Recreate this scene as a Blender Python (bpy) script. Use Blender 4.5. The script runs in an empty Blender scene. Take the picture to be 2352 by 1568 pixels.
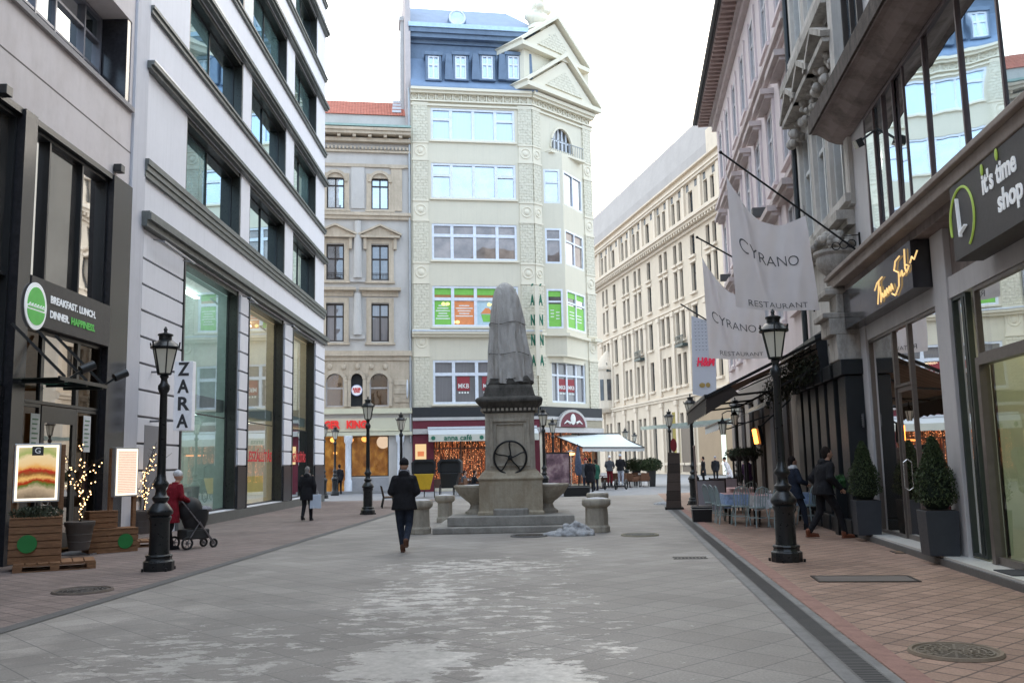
import bpy, math, random
from mathutils import Vector, Matrix, Euler
random.seed(7)
R = math.radians
sc = bpy.context.scene
COL = sc.collection
PI = math.pi

# ------------------------------------------------------------------ camera
CAM_H, FPX, PITCH, ROLL = 1.62, 2100.0, math.atan(280/2100.0), 0.0205
CM = Matrix.Rotation(PI/2 + PITCH, 3, 'X') @ Matrix.Rotation(-ROLL, 3, 'Z')
cd = bpy.data.cameras.new('camera'); cam = bpy.data.objects.new('camera', cd)
cd.sensor_width = 36; cd.sensor_fit = 'HORIZONTAL'; cd.lens = FPX/2352*36
cd.clip_end = 3000; cd.clip_start = 0.1
cam.matrix_world = Matrix.Translation((0, 0, CAM_H)) @ CM.to_4x4()
COL.objects.link(cam); sc.camera = cam
CP = Vector((0, 0, CAM_H))
def ray(px, py): return CM @ Vector(((px-1176)/FPX, (784-py)/FPX, -1))
def G(px, py, z=0.0):
    "point of the horizontal plane z measured in the survey photograph"
    d = ray(px, py); t = (z-CAM_H)/d.z
    return CP + d*t
def AT(px, D, z=0.0):
    "point at distance D (world Y) in the direction of column px"
    # solve for py so that z matches
    lo, hi = -3000, 4000
    for _ in range(50):
        m = (lo+hi)/2; d = ray(px, m); p = CP + d*(D/d.y)
        if p.z > z: lo = m
        else: hi = m
    return Vector((p.x, D, z))
class Frame:
    def __init__(s, ox, oy, rot):
        s.o = Vector((ox, oy, 0)); s.rot = rot
        s.x = Vector((math.cos(rot), math.sin(rot), 0)); s.y = Vector((-math.sin(rot), math.cos(rot), 0))
    def uv(s, px, py, d=0.0):
        dr = ray(px, py); n = s.y
        t = ((s.o + n*d) - CP).dot(n)/dr.dot(n)
        p = CP + dr*t
        return ((p-s.o).dot(s.x), p.z)
    def u(s, px, py=900, d=0.0): return s.uv(px, py, d)[0]
    def w(s, u, d=0.0, z=0.0):
        p = s.o + s.x*u + s.y*d; return Vector((p.x, p.y, z))

# ------------------------------------------------------------------ mesh builder
class MB:
    def __init__(s): s.v = []; s.f = []; s.T = None
    def add(s, vs, fs):
        n = len(s.v)
        if s.T is not None: vs = [tuple(s.T @ Vector(v)) for v in vs]
        s.v += [tuple(v) for v in vs]; s.f += [tuple(i+n for i in f) for f in fs]; return s
    def box(s, x0, x1, y0, y1, z0, z1):
        return s.add([(x0,y0,z0),(x1,y0,z0),(x1,y1,z0),(x0,y1,z0),(x0,y0,z1),(x1,y0,z1),(x1,y1,z1),(x0,y1,z1)],
              [(0,3,2,1),(4,5,6,7),(0,1,5,4),(1,2,6,5),(2,3,7,6),(3,0,4,7)])
    def cbox(s, c, sz, rot=None):
        h = Vector(sz)/2; m = (rot.to_matrix() if rot else Matrix.Identity(3))
        vs = [Vector(c) + m @ Vector((a*h.x, b*h.y, d*h.z)) for d in (-1,1) for (a,b) in ((-1,-1),(1,-1),(1,1),(-1,1))]
        return s.add(vs, [(0,3,2,1),(4,5,6,7),(0,1,5,4),(1,2,6,5),(2,3,7,6),(3,0,4,7)])
    def quad(s, *p): return s.add(p, [tuple(range(len(p)))])
    def bar(s, p0, p1, w, h=None):
        h = h or w; p0 = Vector(p0); p1 = Vector(p1); d = (p1-p0)
        if d.length < 1e-6: return s
        q = d.to_track_quat('Z', 'Y'); m = q.to_matrix()
        vs = [p + m @ Vector((a*w/2, b*h/2, 0)) for p in (p0, p1) for (a,b) in ((-1,-1),(1,-1),(1,1),(-1,1))]
        return s.add(vs, [(0,3,2,1),(4,5,6,7),(0,1,5,4),(1,2,6,5),(2,3,7,6),(3,0,4,7)])
    def prism(s, pts, y0, y1):
        "pts in x,z ; extruded along y"
        n = len(pts)
        vs = [(p[0], y0, p[1]) for p in pts] + [(p[0], y1, p[1]) for p in pts]
        fs = [tuple(range(n)), tuple(range(2*n-1, n-1, -1))] + [(i, (i+1)%n, (i+1)%n+n, i+n) for i in range(n)]
        return s.add(vs, fs)
    def prismz(s, pts, z0, z1):
        n = len(pts)
        vs = [(p[0], p[1], z0) for p in pts] + [(p[0], p[1], z1) for p in pts]
        fs = [tuple(range(n-1,-1,-1)), tuple(range(n, 2*n))] + [(i, (i+1)%n, (i+1)%n+n, i+n) for i in range(n)]
        return s.add(vs, fs)
    def lathe(s, prof, seg=20, c=(0,0,0), sx=1, sy=1, cap=True, a0=0):
        n = len(prof); vs = []; fs = []
        for (r, z) in prof:
            for k in range(seg):
                a = 2*PI*k/seg + a0; vs.append((c[0]+r*math.cos(a)*sx, c[1]+r*math.sin(a)*sy, c[2]+z))
        for i in range(n-1):
            for k in range(seg):
                k2 = (k+1)%seg; fs.append((i*seg+k, i*seg+k2, (i+1)*seg+k2, (i+1)*seg+k))
        if cap:
            fs.append(tuple(range(seg-1,-1,-1))); fs.append(tuple((n-1)*seg+k for k in range(seg)))
        return s.add(vs, fs)
    def tube(s, pts, rad, seg=8, cap=True, sq=None):
        pts = [Vector(p) for p in pts]; n = len(pts)
        if not isinstance(rad, (list, tuple)): rad = [rad]*n
        vs = []; fs = []; prev = None
        for i in range(n):
            t = (pts[min(i+1,n-1)]-pts[max(i-1,0)]).normalized()
            if prev is None:
                a = Vector((0,0,1)) if abs(t.z) < .9 else Vector((1,0,0))
                nx = t.cross(a).normalized()
            else:
                nx = (prev - t*prev.dot(t)).normalized()
            prev = nx; ny = t.cross(nx)
            for k in range(seg):
                a = 2*PI*k/seg
                vs.append(pts[i] + nx*(rad[i]*math.cos(a)) + ny*(rad[i]*math.sin(a)))
        for i in range(n-1):
            for k in range(seg):
                k2 = (k+1)%seg; fs.append((i*seg+k, i*seg+k2, (i+1)*seg+k2, (i+1)*seg+k))
        if cap: fs.append(tuple(range(seg-1,-1,-1))); fs.append(tuple((n-1)*seg+k for k in range(seg)))
        return s.add(vs, fs)
    def ell(s, c, r, seg=14, rings=9, rot=None):
        if not isinstance(r, (list, tuple)): r = (r,r,r)
        vs = []; fs = []; c = Vector(c); m = rot.to_matrix() if rot else Matrix.Identity(3)
        for i in range(1, rings):
            ph = PI*i/rings
            for k in range(seg):
                a = 2*PI*k/seg
                vs.append(c + m @ Vector((r[0]*math.sin(ph)*math.cos(a), r[1]*math.sin(ph)*math.sin(a), -r[2]*math.cos(ph))))
        b = len(vs); vs.append(c + m @ Vector((0,0,-r[2]))); vs.append(c + m @ Vector((0,0,r[2])))
        for i in range(rings-2):
            for k in range(seg):
                k2 = (k+1)%seg; fs.append((i*seg+k, i*seg+k2, (i+1)*seg+k2, (i+1)*seg+k))
        for k in range(seg):
            k2 = (k+1)%seg; fs.append((b, k2, k)); fs.append((b+1, (rings-2)*seg+k, (rings-2)*seg+k2))
        return s.add(vs, fs)
    def cone2(s, p0, r0, p1, r1, seg=12, ends=True):
        "tapered capsule"
        s.tube([p0, p1], [r0, r1], seg)
        if ends: s.ell(p0, r0, seg, 8); s.ell(p1, r1, seg, 8)
        return s
    def torus(s, c, R0, r, seg=28, ss=8, plane='xz', a0=0, a1=2*PI):
        full = abs(a1-a0-2*PI) < 1e-6; n = seg if full else seg+1
        vs = []; fs = []
        for i in range(n):
            a = a0+(a1-a0)*i/seg
            for k in range(ss):
                b = 2*PI*k/ss; rr = R0+r*math.cos(b); h = r*math.sin(b)
                p = (rr*math.cos(a), h, rr*math.sin(a)) if plane == 'xz' else ((rr*math.cos(a), rr*math.sin(a), h) if plane == 'xy' else (h, rr*math.cos(a), rr*math.sin(a)))
                vs.append((c[0]+p[0], c[1]+p[1], c[2]+p[2]))
        for i in range(n if full else n-1):
            for k in range(ss):
                i2 = (i+1)%n; k2 = (k+1)%ss; fs.append((i*ss+k, i2*ss+k, i2*ss+k2, i*ss+k2))
        return s.add(vs, fs)
    def mesh(s, name, smooth=False, angle=40):
        me = bpy.data.meshes.new(name); me.from_pydata(s.v, [], s.f); me.update()
        import bmesh
        bm = bmesh.new(); bm.from_mesh(me); bmesh.ops.recalc_face_normals(bm, faces=bm.faces); bm.to_mesh(me); bm.free()
        if smooth:
            me.polygons.foreach_set('use_smooth', [True]*len(me.polygons))
            if angle: me.set_sharp_from_angle(angle=R(angle))
        return me
    def build(s, name, mat, parent=None, smooth=False, bev=0, label=None, angle=40):
        me = s.mesh(name, smooth, angle)
        if mat: me.materials.append(mat)
        o = bpy.data.objects.new(name, me); COL.objects.link(o)
        if parent: o.parent = parent
        if bev:
            b = o.modifiers.new('bev', 'BEVEL'); b.width = bev; b.segments = 2; b.limit_method = 'ANGLE'
        if label: o['label'] = label
        return o
def empty(name, loc=(0,0,0), rz=0):
    o = bpy.data.objects.new(name, None); COL.objects.link(o); o.location = loc; o.rotation_euler = (0,0,rz)
    o.empty_display_size = .2
    return o
def tag(o, label, cat, group=None, kind=None):
    if label: o['label'] = label
    if cat: o['category'] = cat
    if group: o['group'] = group
    if kind: o['kind'] = kind
    return o
def thing(name, loc, rz, label, cat, group=None): return tag(empty(name, loc, rz), label, cat, group)
def kids(o): return [c for c in COL.objects if c.parent == o]
def copy_tree(o, parent=None):
    c = o.copy(); COL.objects.link(c)
    if parent is not None: c.parent = parent
    for ch in list(o.children): copy_tree(ch, c)
    return c
def text(body, size, mat, parent, name='lettering', loc=(0,0,0), w=None, depth=.01, align='CENTER', mtx=None, weight=0, shear=0, spacing=1.0, label=None):
    "lettering as mesh lying in local x,z facing -y ; w squeezes it to that width"
    cu = bpy.data.curves.new('t', 'FONT'); cu.body = body; cu.size = size; cu.extrude = depth/2
    cu.align_x = align; cu.align_y = 'CENTER'; cu.offset = weight; cu.shear = shear; cu.space_character = spacing; cu.resolution_u = 3
    t = bpy.data.objects.new('t', cu); me = bpy.data.meshes.new_from_object(t)
    bpy.data.objects.remove(t); bpy.data.curves.remove(cu)
    xs = [v.co.x for v in me.vertices]; k = 1
    if w and xs: k = w/(max(xs)-min(xs))
    for v in me.vertices: v.co = Vector((v.co.x*k, -v.co.z, v.co.y))
    if mtx is not None: me.transform(mtx)
    me.materials.clear(); me.materials.append(mat); me.name = name
    o = bpy.data.objects.new(name, me); COL.objects.link(o); o.location = loc
    if parent: o.parent = parent
    if label: o['label'] = label
    return o

# ------------------------------------------------------------------ materials
class NT:
    def __init__(s, name):
        s.m = bpy.data.materials.new(name); s.m.use_nodes = True; s.t = s.m.node_tree; s.t.nodes.clear()
        s.out = s.n('ShaderNodeOutputMaterial')
    def n(s, typ, **k):
        nd = s.t.nodes.new(typ)
        for a, b in k.items():
            if a.startswith('i_'):
                nd.inputs[a[2:].replace('_', ' ')].default_value = b
            else: setattr(nd, a, b)
        return nd
    def l(s, a, b): s.t.links.new(a, b)
    def coord(s, scale=(1,1,1), rot=(0,0,0), loc=(0,0,0), kind='Object'):
        c = s.n('ShaderNodeTexCoord'); m = s.n('ShaderNodeMapping')
        m.inputs['Scale'].default_value = scale; m.inputs['Rotation'].default_value = rot; m.inputs['Location'].default_value = loc
        s.l(c.outputs[kind], m.inputs['Vector']); return m.outputs[0]
    def noise(s, co, scale, detail=4, rough=.6):
        n = s.n('ShaderNodeTexNoise'); n.inputs['Scale'].default_value = scale; n.inputs['Detail'].default_value = detail; n.inputs['Roughness'].default_value = rough
        s.l(co, n.inputs['Vector']); return n.outputs['Fac']
    def ramp(s, fac, stops):
        r = s.n('ShaderNodeValToRGB'); e = r.color_ramp.elements
        while len(e) < len(stops): e.new(.5)
        for i, (p, c) in enumerate(stops):
            e[i].position = p; e[i].color = (c if isinstance(c, (tuple, list)) else (c,c,c))[:3] + (1,) if isinstance(c, tuple) else (c,c,c,1)
        s.l(fac, r.inputs[0]); return r.outputs[0]
    def mix(s, fac, a, b, mode='MIX'):
        x = s.n('ShaderNodeMix', data_type='RGBA', blend_type=mode)
        for inp, v in ((0, fac), (6, a), (7, b)):
            if isinstance(v, (int, float)): x.inputs[inp].default_value = v if inp == 0 else (v,v,v,1)
            elif isinstance(v, tuple): x.inputs[inp].default_value = v[:3]+(1,)
            else: s.l(v, x.inputs[inp])
        return x.outputs[2]
    def math(s, op, a, b=0, c=0, clamp=False):
        x = s.n('ShaderNodeMath', operation=op); x.use_clamp = clamp
        for i, v in enumerate((a, b, c)):
            if isinstance(v, (int, float)): x.inputs[i].default_value = v
            else: s.l(v, x.inputs[i])
        return x.outputs[0]
    def bump(s, h, strength=.3, dist=.02):
        b = s.n('ShaderNodeBump'); b.inputs['Strength'].default_value = strength; b.inputs['Distance'].default_value = dist
        s.l(h, b.inputs['Height']); return b.outputs[0]
    def bsdf(s, col, rough=.7, metal=0, normal=None, spec=.3, emit=None, es=0):
        p = s.n('ShaderNodeBsdfPrincipled')
        if isinstance(col, tuple): p.inputs['Base Color'].default_value = col[:3]+(1,)
        else: s.l(col, p.inputs['Base Color'])
        if isinstance(rough, (int, float)): p.inputs['Roughness'].default_value = rough
        else: s.l(rough, p.inputs['Roughness'])
        p.inputs['Metallic'].default_value = metal; p.inputs['Specular IOR Level'].default_value = spec
        if normal is not None: s.l(normal, p.inputs['Normal'])
        if emit is not None:
            if isinstance(emit, tuple): p.inputs['Emission Color'].default_value = emit[:3]+(1,)
            else: s.l(emit, p.inputs['Emission Color'])
            p.inputs['Emission Strength'].default_value = es
        return p
    def done(s, sh): s.l(sh.outputs[0], s.out.inputs['Surface']); return s.m
def sc3(c, k): return tuple(min(1, x*k) for x in c)
MC = {}
def stone(name, col, rough=.8, var=.18, scale=1.2, bump=.25, bs=25, grime=.0, dark=None, metal=0, spec=.25, streak=0.0):
    "mottled surface with optional dirt streaks"
    if name in MC: return MC[name]
    t = NT(name); co = t.coord()
    a = t.noise(co, scale, 5, .65); b = t.noise(co, scale*9, 4, .6)
    f = t.math('ADD', t.math('MULTIPLY', a, .65), t.math('MULTIPLY', b, .35))
    c = t.ramp(f, [(.3, sc3(col, 1-var)), (.7, sc3(col, 1+var*.6))])
    if grime:
        g = t.ramp(t.noise(t.coord(scale=(1,1,.35)), scale*1.7, 6, .7), [(.45, 0.0), (.68, 1.0)])
        c = t.mix(t.math('MULTIPLY', g, grime), c, dark or sc3(col, .25))
    if streak:
        g = t.ramp(t.noise(t.coord(scale=(6,6,.25)), 1.1, 5, .7), [(.48, 0.0), (.75, 1.0)])
        c = t.mix(t.math('MULTIPLY', g, streak), c, dark or sc3(col, .35))
    nrm = t.bump(t.noise(co, bs, 5, .65), bump, .02) if bump else None
    MC[name] = t.done(t.bsdf(c, rough, metal, nrm, spec)); return MC[name]
def plain(name, col, rough=.5, metal=0, spec=.4, emit=None, es=0, var=.08):
    if name in MC: return MC[name]
    t = NT(name); co = t.coord()
    c = t.ramp(t.noise(co, 5, 4, .6), [(.35, sc3(col, 1-var)), (.7, sc3(col, 1+var))])
    r = t.math('ADD', t.math('MULTIPLY', t.noise(co, 18, 3), .2), rough-.1, clamp=True)
    MC[name] = t.done(t.bsdf(c, r, metal, None, spec, emit, es)); return MC[name]
def glow(name, col, es):
    if name in MC: return MC[name]
    t = NT(name); e = t.n('ShaderNodeEmission'); e.inputs[0].default_value = col+(1,); e.inputs[1].default_value = es
    MC[name] = t.done(e); return MC[name]
def wglass(name, base, refl=.3, tint=(.9,.97,1), wave=.15, wscale=1.2, curtain=None, rough=.02, fres=1.0):
    "window pane seen as reflection over a dim room"
    if name in MC: return MC[name]
    t = NT(name); co = t.coord()
    if curtain:
        w = t.n('ShaderNodeTexWave', wave_type='BANDS', bands_direction='X'); w.inputs['Scale'].default_value = 3.5; w.inputs['Distortion'].default_value = 2.5; w.inputs['Detail'].default_value = 2
        t.l(t.coord(scale=(1,1,.15)), w.inputs['Vector'])
        base = t.ramp(w.outputs['Fac'], [(.1, sc3(curtain, .75)), (.9, curtain)])
    else:
        base = t.ramp(t.noise(co, .9, 4), [(.35, sc3(base, .5)), (.7, sc3(base, 1.5))])
    d = t.n('ShaderNodeBsdfDiffuse'); t.l(base, d.inputs[0])
    g = t.n('ShaderNodeBsdfGlossy'); g.inputs['Color'].default_value = tint+(1,); g.inputs['Roughness'].default_value = rough
    if wave: t.l(t.bump(t.noise(co, wscale, 2, .4), wave, .03), g.inputs['Normal'])
    lw = t.n('ShaderNodeLayerWeight'); lw.inputs['Blend'].default_value = .22
    f = t.math('ADD', t.math('MULTIPLY', lw.outputs['Fresnel'], fres), refl, clamp=True)
    m = t.n('ShaderNodeMixShader'); t.l(f, m.inputs[0]); t.l(d.outputs[0], m.inputs[1]); t.l(g.outputs[0], m.inputs[2])
    MC[name] = t.done(m); return MC[name]
def sglass(name, tint=(.85,.95,.93), refl=.06, gt=(1,1,1), wave=.04, fres=.9):
    "shop glass one can look through"
    if name in MC: return MC[name]
    t = NT(name)
    d = t.n('ShaderNodeBsdfTransparent'); d.inputs[0].default_value = tint+(1,)
    g = t.n('ShaderNodeBsdfGlossy'); g.inputs['Color'].default_value = gt+(1,); g.inputs['Roughness'].default_value = .01
    if wave: t.l(t.bump(t.noise(t.coord(), .8, 2, .4), wave, .03), g.inputs['Normal'])
    lw = t.n('ShaderNodeLayerWeight'); lw.inputs['Blend'].default_value = .2
    f = t.math('ADD', t.math('MULTIPLY', lw.outputs['Fresnel'], fres), refl, clamp=True)
    m = t.n('ShaderNodeMixShader'); t.l(f, m.inputs[0]); t.l(d.outputs[0], m.inputs[1]); t.l(g.outputs[0], m.inputs[2])
    MC[name] = t.done(m); return MC[name]
def planks(name, col, pitch=.09, axis='Z', gap=.12, var=.35):
    "boards stacked along an axis with dark gaps"
    if name in MC: return MC[name]
    t = NT(name); c0 = t.n('ShaderNodeTexCoord'); sp = t.n('ShaderNodeSeparateXYZ'); t.l(c0.outputs['Object'], sp.inputs[0])
    z = t.math('DIVIDE', sp.outputs[axis], pitch)
    fr = t.math('FRACT', z); fl = t.math('FLOOR', z)
    wn = t.n('ShaderNodeTexWhiteNoise', noise_dimensions='1D'); t.l(fl, wn.inputs['W'])
    gr = t.noise(t.coord(scale=(2,2,14) if axis == 'Z' else (14,14,2)), 2.5, 6, .7)
    c = t.ramp(t.math('ADD', t.math('MULTIPLY', wn.outputs[0], .5), t.math('MULTIPLY', gr, .5)), [(.2, sc3(col, 1-var)), (.8, sc3(col, 1+var))])
    g = t.math('LESS_THAN', fr, gap)
    c = t.mix(g, c, sc3(col, .08))
    MC[name] = t.done(t.bsdf(c, .7, 0, t.bump(t.math('SUBTRACT', gr, g), .5, .01), .3)); return MC[name]

# ------------------------------------------------------------------ facade helpers
def facade(mb, u0, u1, z0, z1, holes, rec=.25):
    us = sorted(set([u0, u1] + [h[0] for h in holes] + [h[1] for h in holes])); us = [u for u in us if u0-1e-6 <= u <= u1+1e-6]
    zs = sorted(set([z0, z1] + [h[2] for h in holes] + [h[3] for h in holes])); zs = [z for z in zs if z0-1e-6 <= z <= z1+1e-6]
    for i in range(len(us)-1):
        for j in range(len(zs)-1):
            cu = (us[i]+us[i+1])/2; cz = (zs[j]+zs[j+1])/2
            if any(h[0] < cu < h[1] and h[2] < cz < h[3] for h in holes): continue
            mb.quad((us[i],0,zs[j]), (us[i+1],0,zs[j]), (us[i+1],0,zs[j+1]), (us[i],0,zs[j+1]))
    for (a, b, c, d) in [h[:4] for h in holes]:
        mb.quad((a,0,c),(a,rec,c),(a,rec,d),(a,0,d)); mb.quad((b,0,c),(b,rec,c),(b,rec,d),(b,0,d))
        mb.quad((a,0,c),(b,0,c),(b,rec,c),(a,rec,c)); mb.quad((a,0,d),(b,0,d),(b,rec,d),(a,rec,d))
    return mb
def body(mb, u0, u1, z0, z1, dep, ends=True, d0=0):
    "back, ends and roof of a block whose front is a facade"
    mb.quad((u0,dep,z0),(u1,dep,z0),(u1,dep,z1),(u0,dep,z1)); mb.quad((u0,d0,z1),(u1,d0,z1),(u1,dep,z1),(u0,dep,z1))
    if ends: mb.quad((u0,d0,z0),(u0,dep,z0),(u0,dep,z1),(u0,d0,z1)); mb.quad((u1,d0,z0),(u1,dep,z0),(u1,dep,z1),(u1,d0,z1))
    return mb
def window(parent, u0, u1, z0, z1, y, fm, gm, cols=(.5,), rows=(), fw=.07, mw=.06, dep=.07, name='window', label=None, cell=None, tilt=.004):
    "frame bars with a pane mesh under it; cols/rows are fractions; y = glass depth"
    f = MB()
    f.box(u0, u0+fw, y-dep, y+.01, z0, z1); f.box(u1-fw, u1, y-dep, y+.01, z0, z1)
    f.box(u0+fw, u1-fw, y-dep, y+.01, z0, z0+fw); f.box(u0+fw, u1-fw, y-dep, y+.01, z1-fw, z1)
    W = u1-u0; H = z1-z0
    xs = [u0+fw] + [u0+c*W for c in cols] + [u1-fw]; zs = [z0+fw] + [z0+r*H for r in rows] + [z1-fw]
    for c in cols: f.box(u0+c*W-mw/2, u0+c*W+mw/2, y-dep*.9, y+.012, z0+fw, z1-fw)
    for r in rows:
        for i in range(len(xs)-1): f.box(xs[i]+(mw/2 if i else 0), xs[i+1]-(mw/2 if i < len(xs)-2 else 0), y-dep*.8, y+.008, z0+r*H-mw/2, z0+r*H+mw/2)
    w = f.build(name, fm, parent, label=label)
    p = MB()
    for i in range(len(xs)-1):
        for j in range(len(zs)-1):
            a, b, c, d = [random.uniform(-tilt, tilt) for _ in range(4)]
            p.quad((xs[i], y+a, zs[j]), (xs[i+1], y+b, zs[j]), (xs[i+1], y+b+c, zs[j+1]), (xs[i], y+a+c, zs[j+1]))
    p.build('pane', gm, w)
    return w
def cornice(mb, u0, u1, steps, ends=0):
    "steps: (out, z0, z1)"
    for (o, a, b) in steps: mb.box(u0-(o if ends else 0), u1+(o if ends else 0), -o, .05, a, b)
    return mb
# ------------------------------------------------------------------ sky and light
SUN_EL, SUN_ROT = R(14), R(18)      # low winter sun beyond the end of the street, veiled
w = bpy.data.worlds.new('World'); sc.world = w; w.use_nodes = True
nt = w.node_tree; nt.nodes.clear(); o_ = nt.nodes.new('ShaderNodeOutputWorld')
sky = nt.nodes.new('ShaderNodeTexSky'); sky.sky_type = 'NISHITA'; sky.sun_disc = False
sky.sun_elevation = SUN_EL; sky.sun_rotation = SUN_ROT; sky.air_density = 1.2; sky.dust_density = 2.5
b1 = nt.nodes.new('ShaderNodeBackground'); b1.inputs[1].default_value = .10; nt.links.new(sky.outputs[0], b1.inputs[0])
# thin bright cloud veil: nearly white low down towards the sun, bluer behind and overhead
tc = nt.nodes.new('ShaderNodeTexCoord'); sx = nt.nodes.new('ShaderNodeSeparateXYZ'); nt.links.new(tc.outputs['Generated'], sx.inputs[0])
mr = nt.nodes.new('ShaderNodeMapRange'); mr.inputs['From Min'].default_value = -.75; mr.inputs['From Max'].default_value = .55
nt.links.new(sx.outputs['Y'], mr.inputs['Value'])
cr = nt.nodes.new('ShaderNodeValToRGB'); e = cr.color_ramp.elements
e[0].position = 0; e[0].color = (.56, .71, .92, 1); e[1].position = 1; e[1].color = (1.0, .985, .955, 1)
e.new(.5).color = (.66, .77, .90, 1)
nt.links.new(mr.outputs[0], cr.inputs[0])
b2 = nt.nodes.new('ShaderNodeBackground'); b2.inputs[1].default_value = 2.75; nt.links.new(cr.outputs[0], b2.inputs[0])
ad = nt.nodes.new('ShaderNodeAddShader'); nt.links.new(b1.outputs[0], ad.inputs[0]); nt.links.new(b2.outputs[0], ad.inputs[1])
nt.links.new(ad.outputs[0], o_.inputs[0])
sl = bpy.data.lights.new('sun', 'SUN'); sl.energy = .9; sl.angle = R(25); sl.color = (1, .95, .88)
so = bpy.data.objects.new('sun', sl); COL.objects.link(so)
so.rotation_euler = (R(90)-SUN_EL, 0, PI - SUN_ROT)
sc.view_settings.view_transform = 'Standard'; sc.view_settings.look = 'None'; sc.view_settings.exposure = 0
sc.cycles.max_bounces = 8; sc.cycles.transparent_max_bounces = 12; sc.cycles.glossy_bounces = 4
sc.cycles.caustics_reflective = False; sc.cycles.caustics_refractive = False

# ------------------------------------------------------------------ frames of the four street fronts
pa, pb = G(470, 1205), G(740, 1150)
FL = Frame(pa.x, 0, math.atan2(pb.y-pa.y, pb.x-pa.x)); FL.o = Vector((pa.x-(pb.x-pa.x)*pa.y/(pb.y-pa.y), 0, 0))
qa, qb = G(1960, 1215), G(2352, 1335)
_d = (qb-qa).normalized(); FR = Frame(qa.x, qa.y, math.atan2(_d.y, _d.x))
bk = AT(850, 57.0); FC = Frame(bk.x, bk.y, R(9)); FC.o = Vector((bk.x, bk.y, 0))
UC = FC.u(947, 900)                       # party line between the two far houses
UD = FC.u(1236, 900)                      # corner where the front turns
_c = FC.w(UD); FD = Frame(_c.x, _c.y, R(45))
_p = AT(1670, 94.0); FP = Frame(_p.x, _p.y, math.atan2(-1, .2005)); 
print('FRAMES', FL.o, math.degrees(FL.rot), FR.o, math.degrees(FR.rot), FC.o, UC, UD, FP.o)

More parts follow.
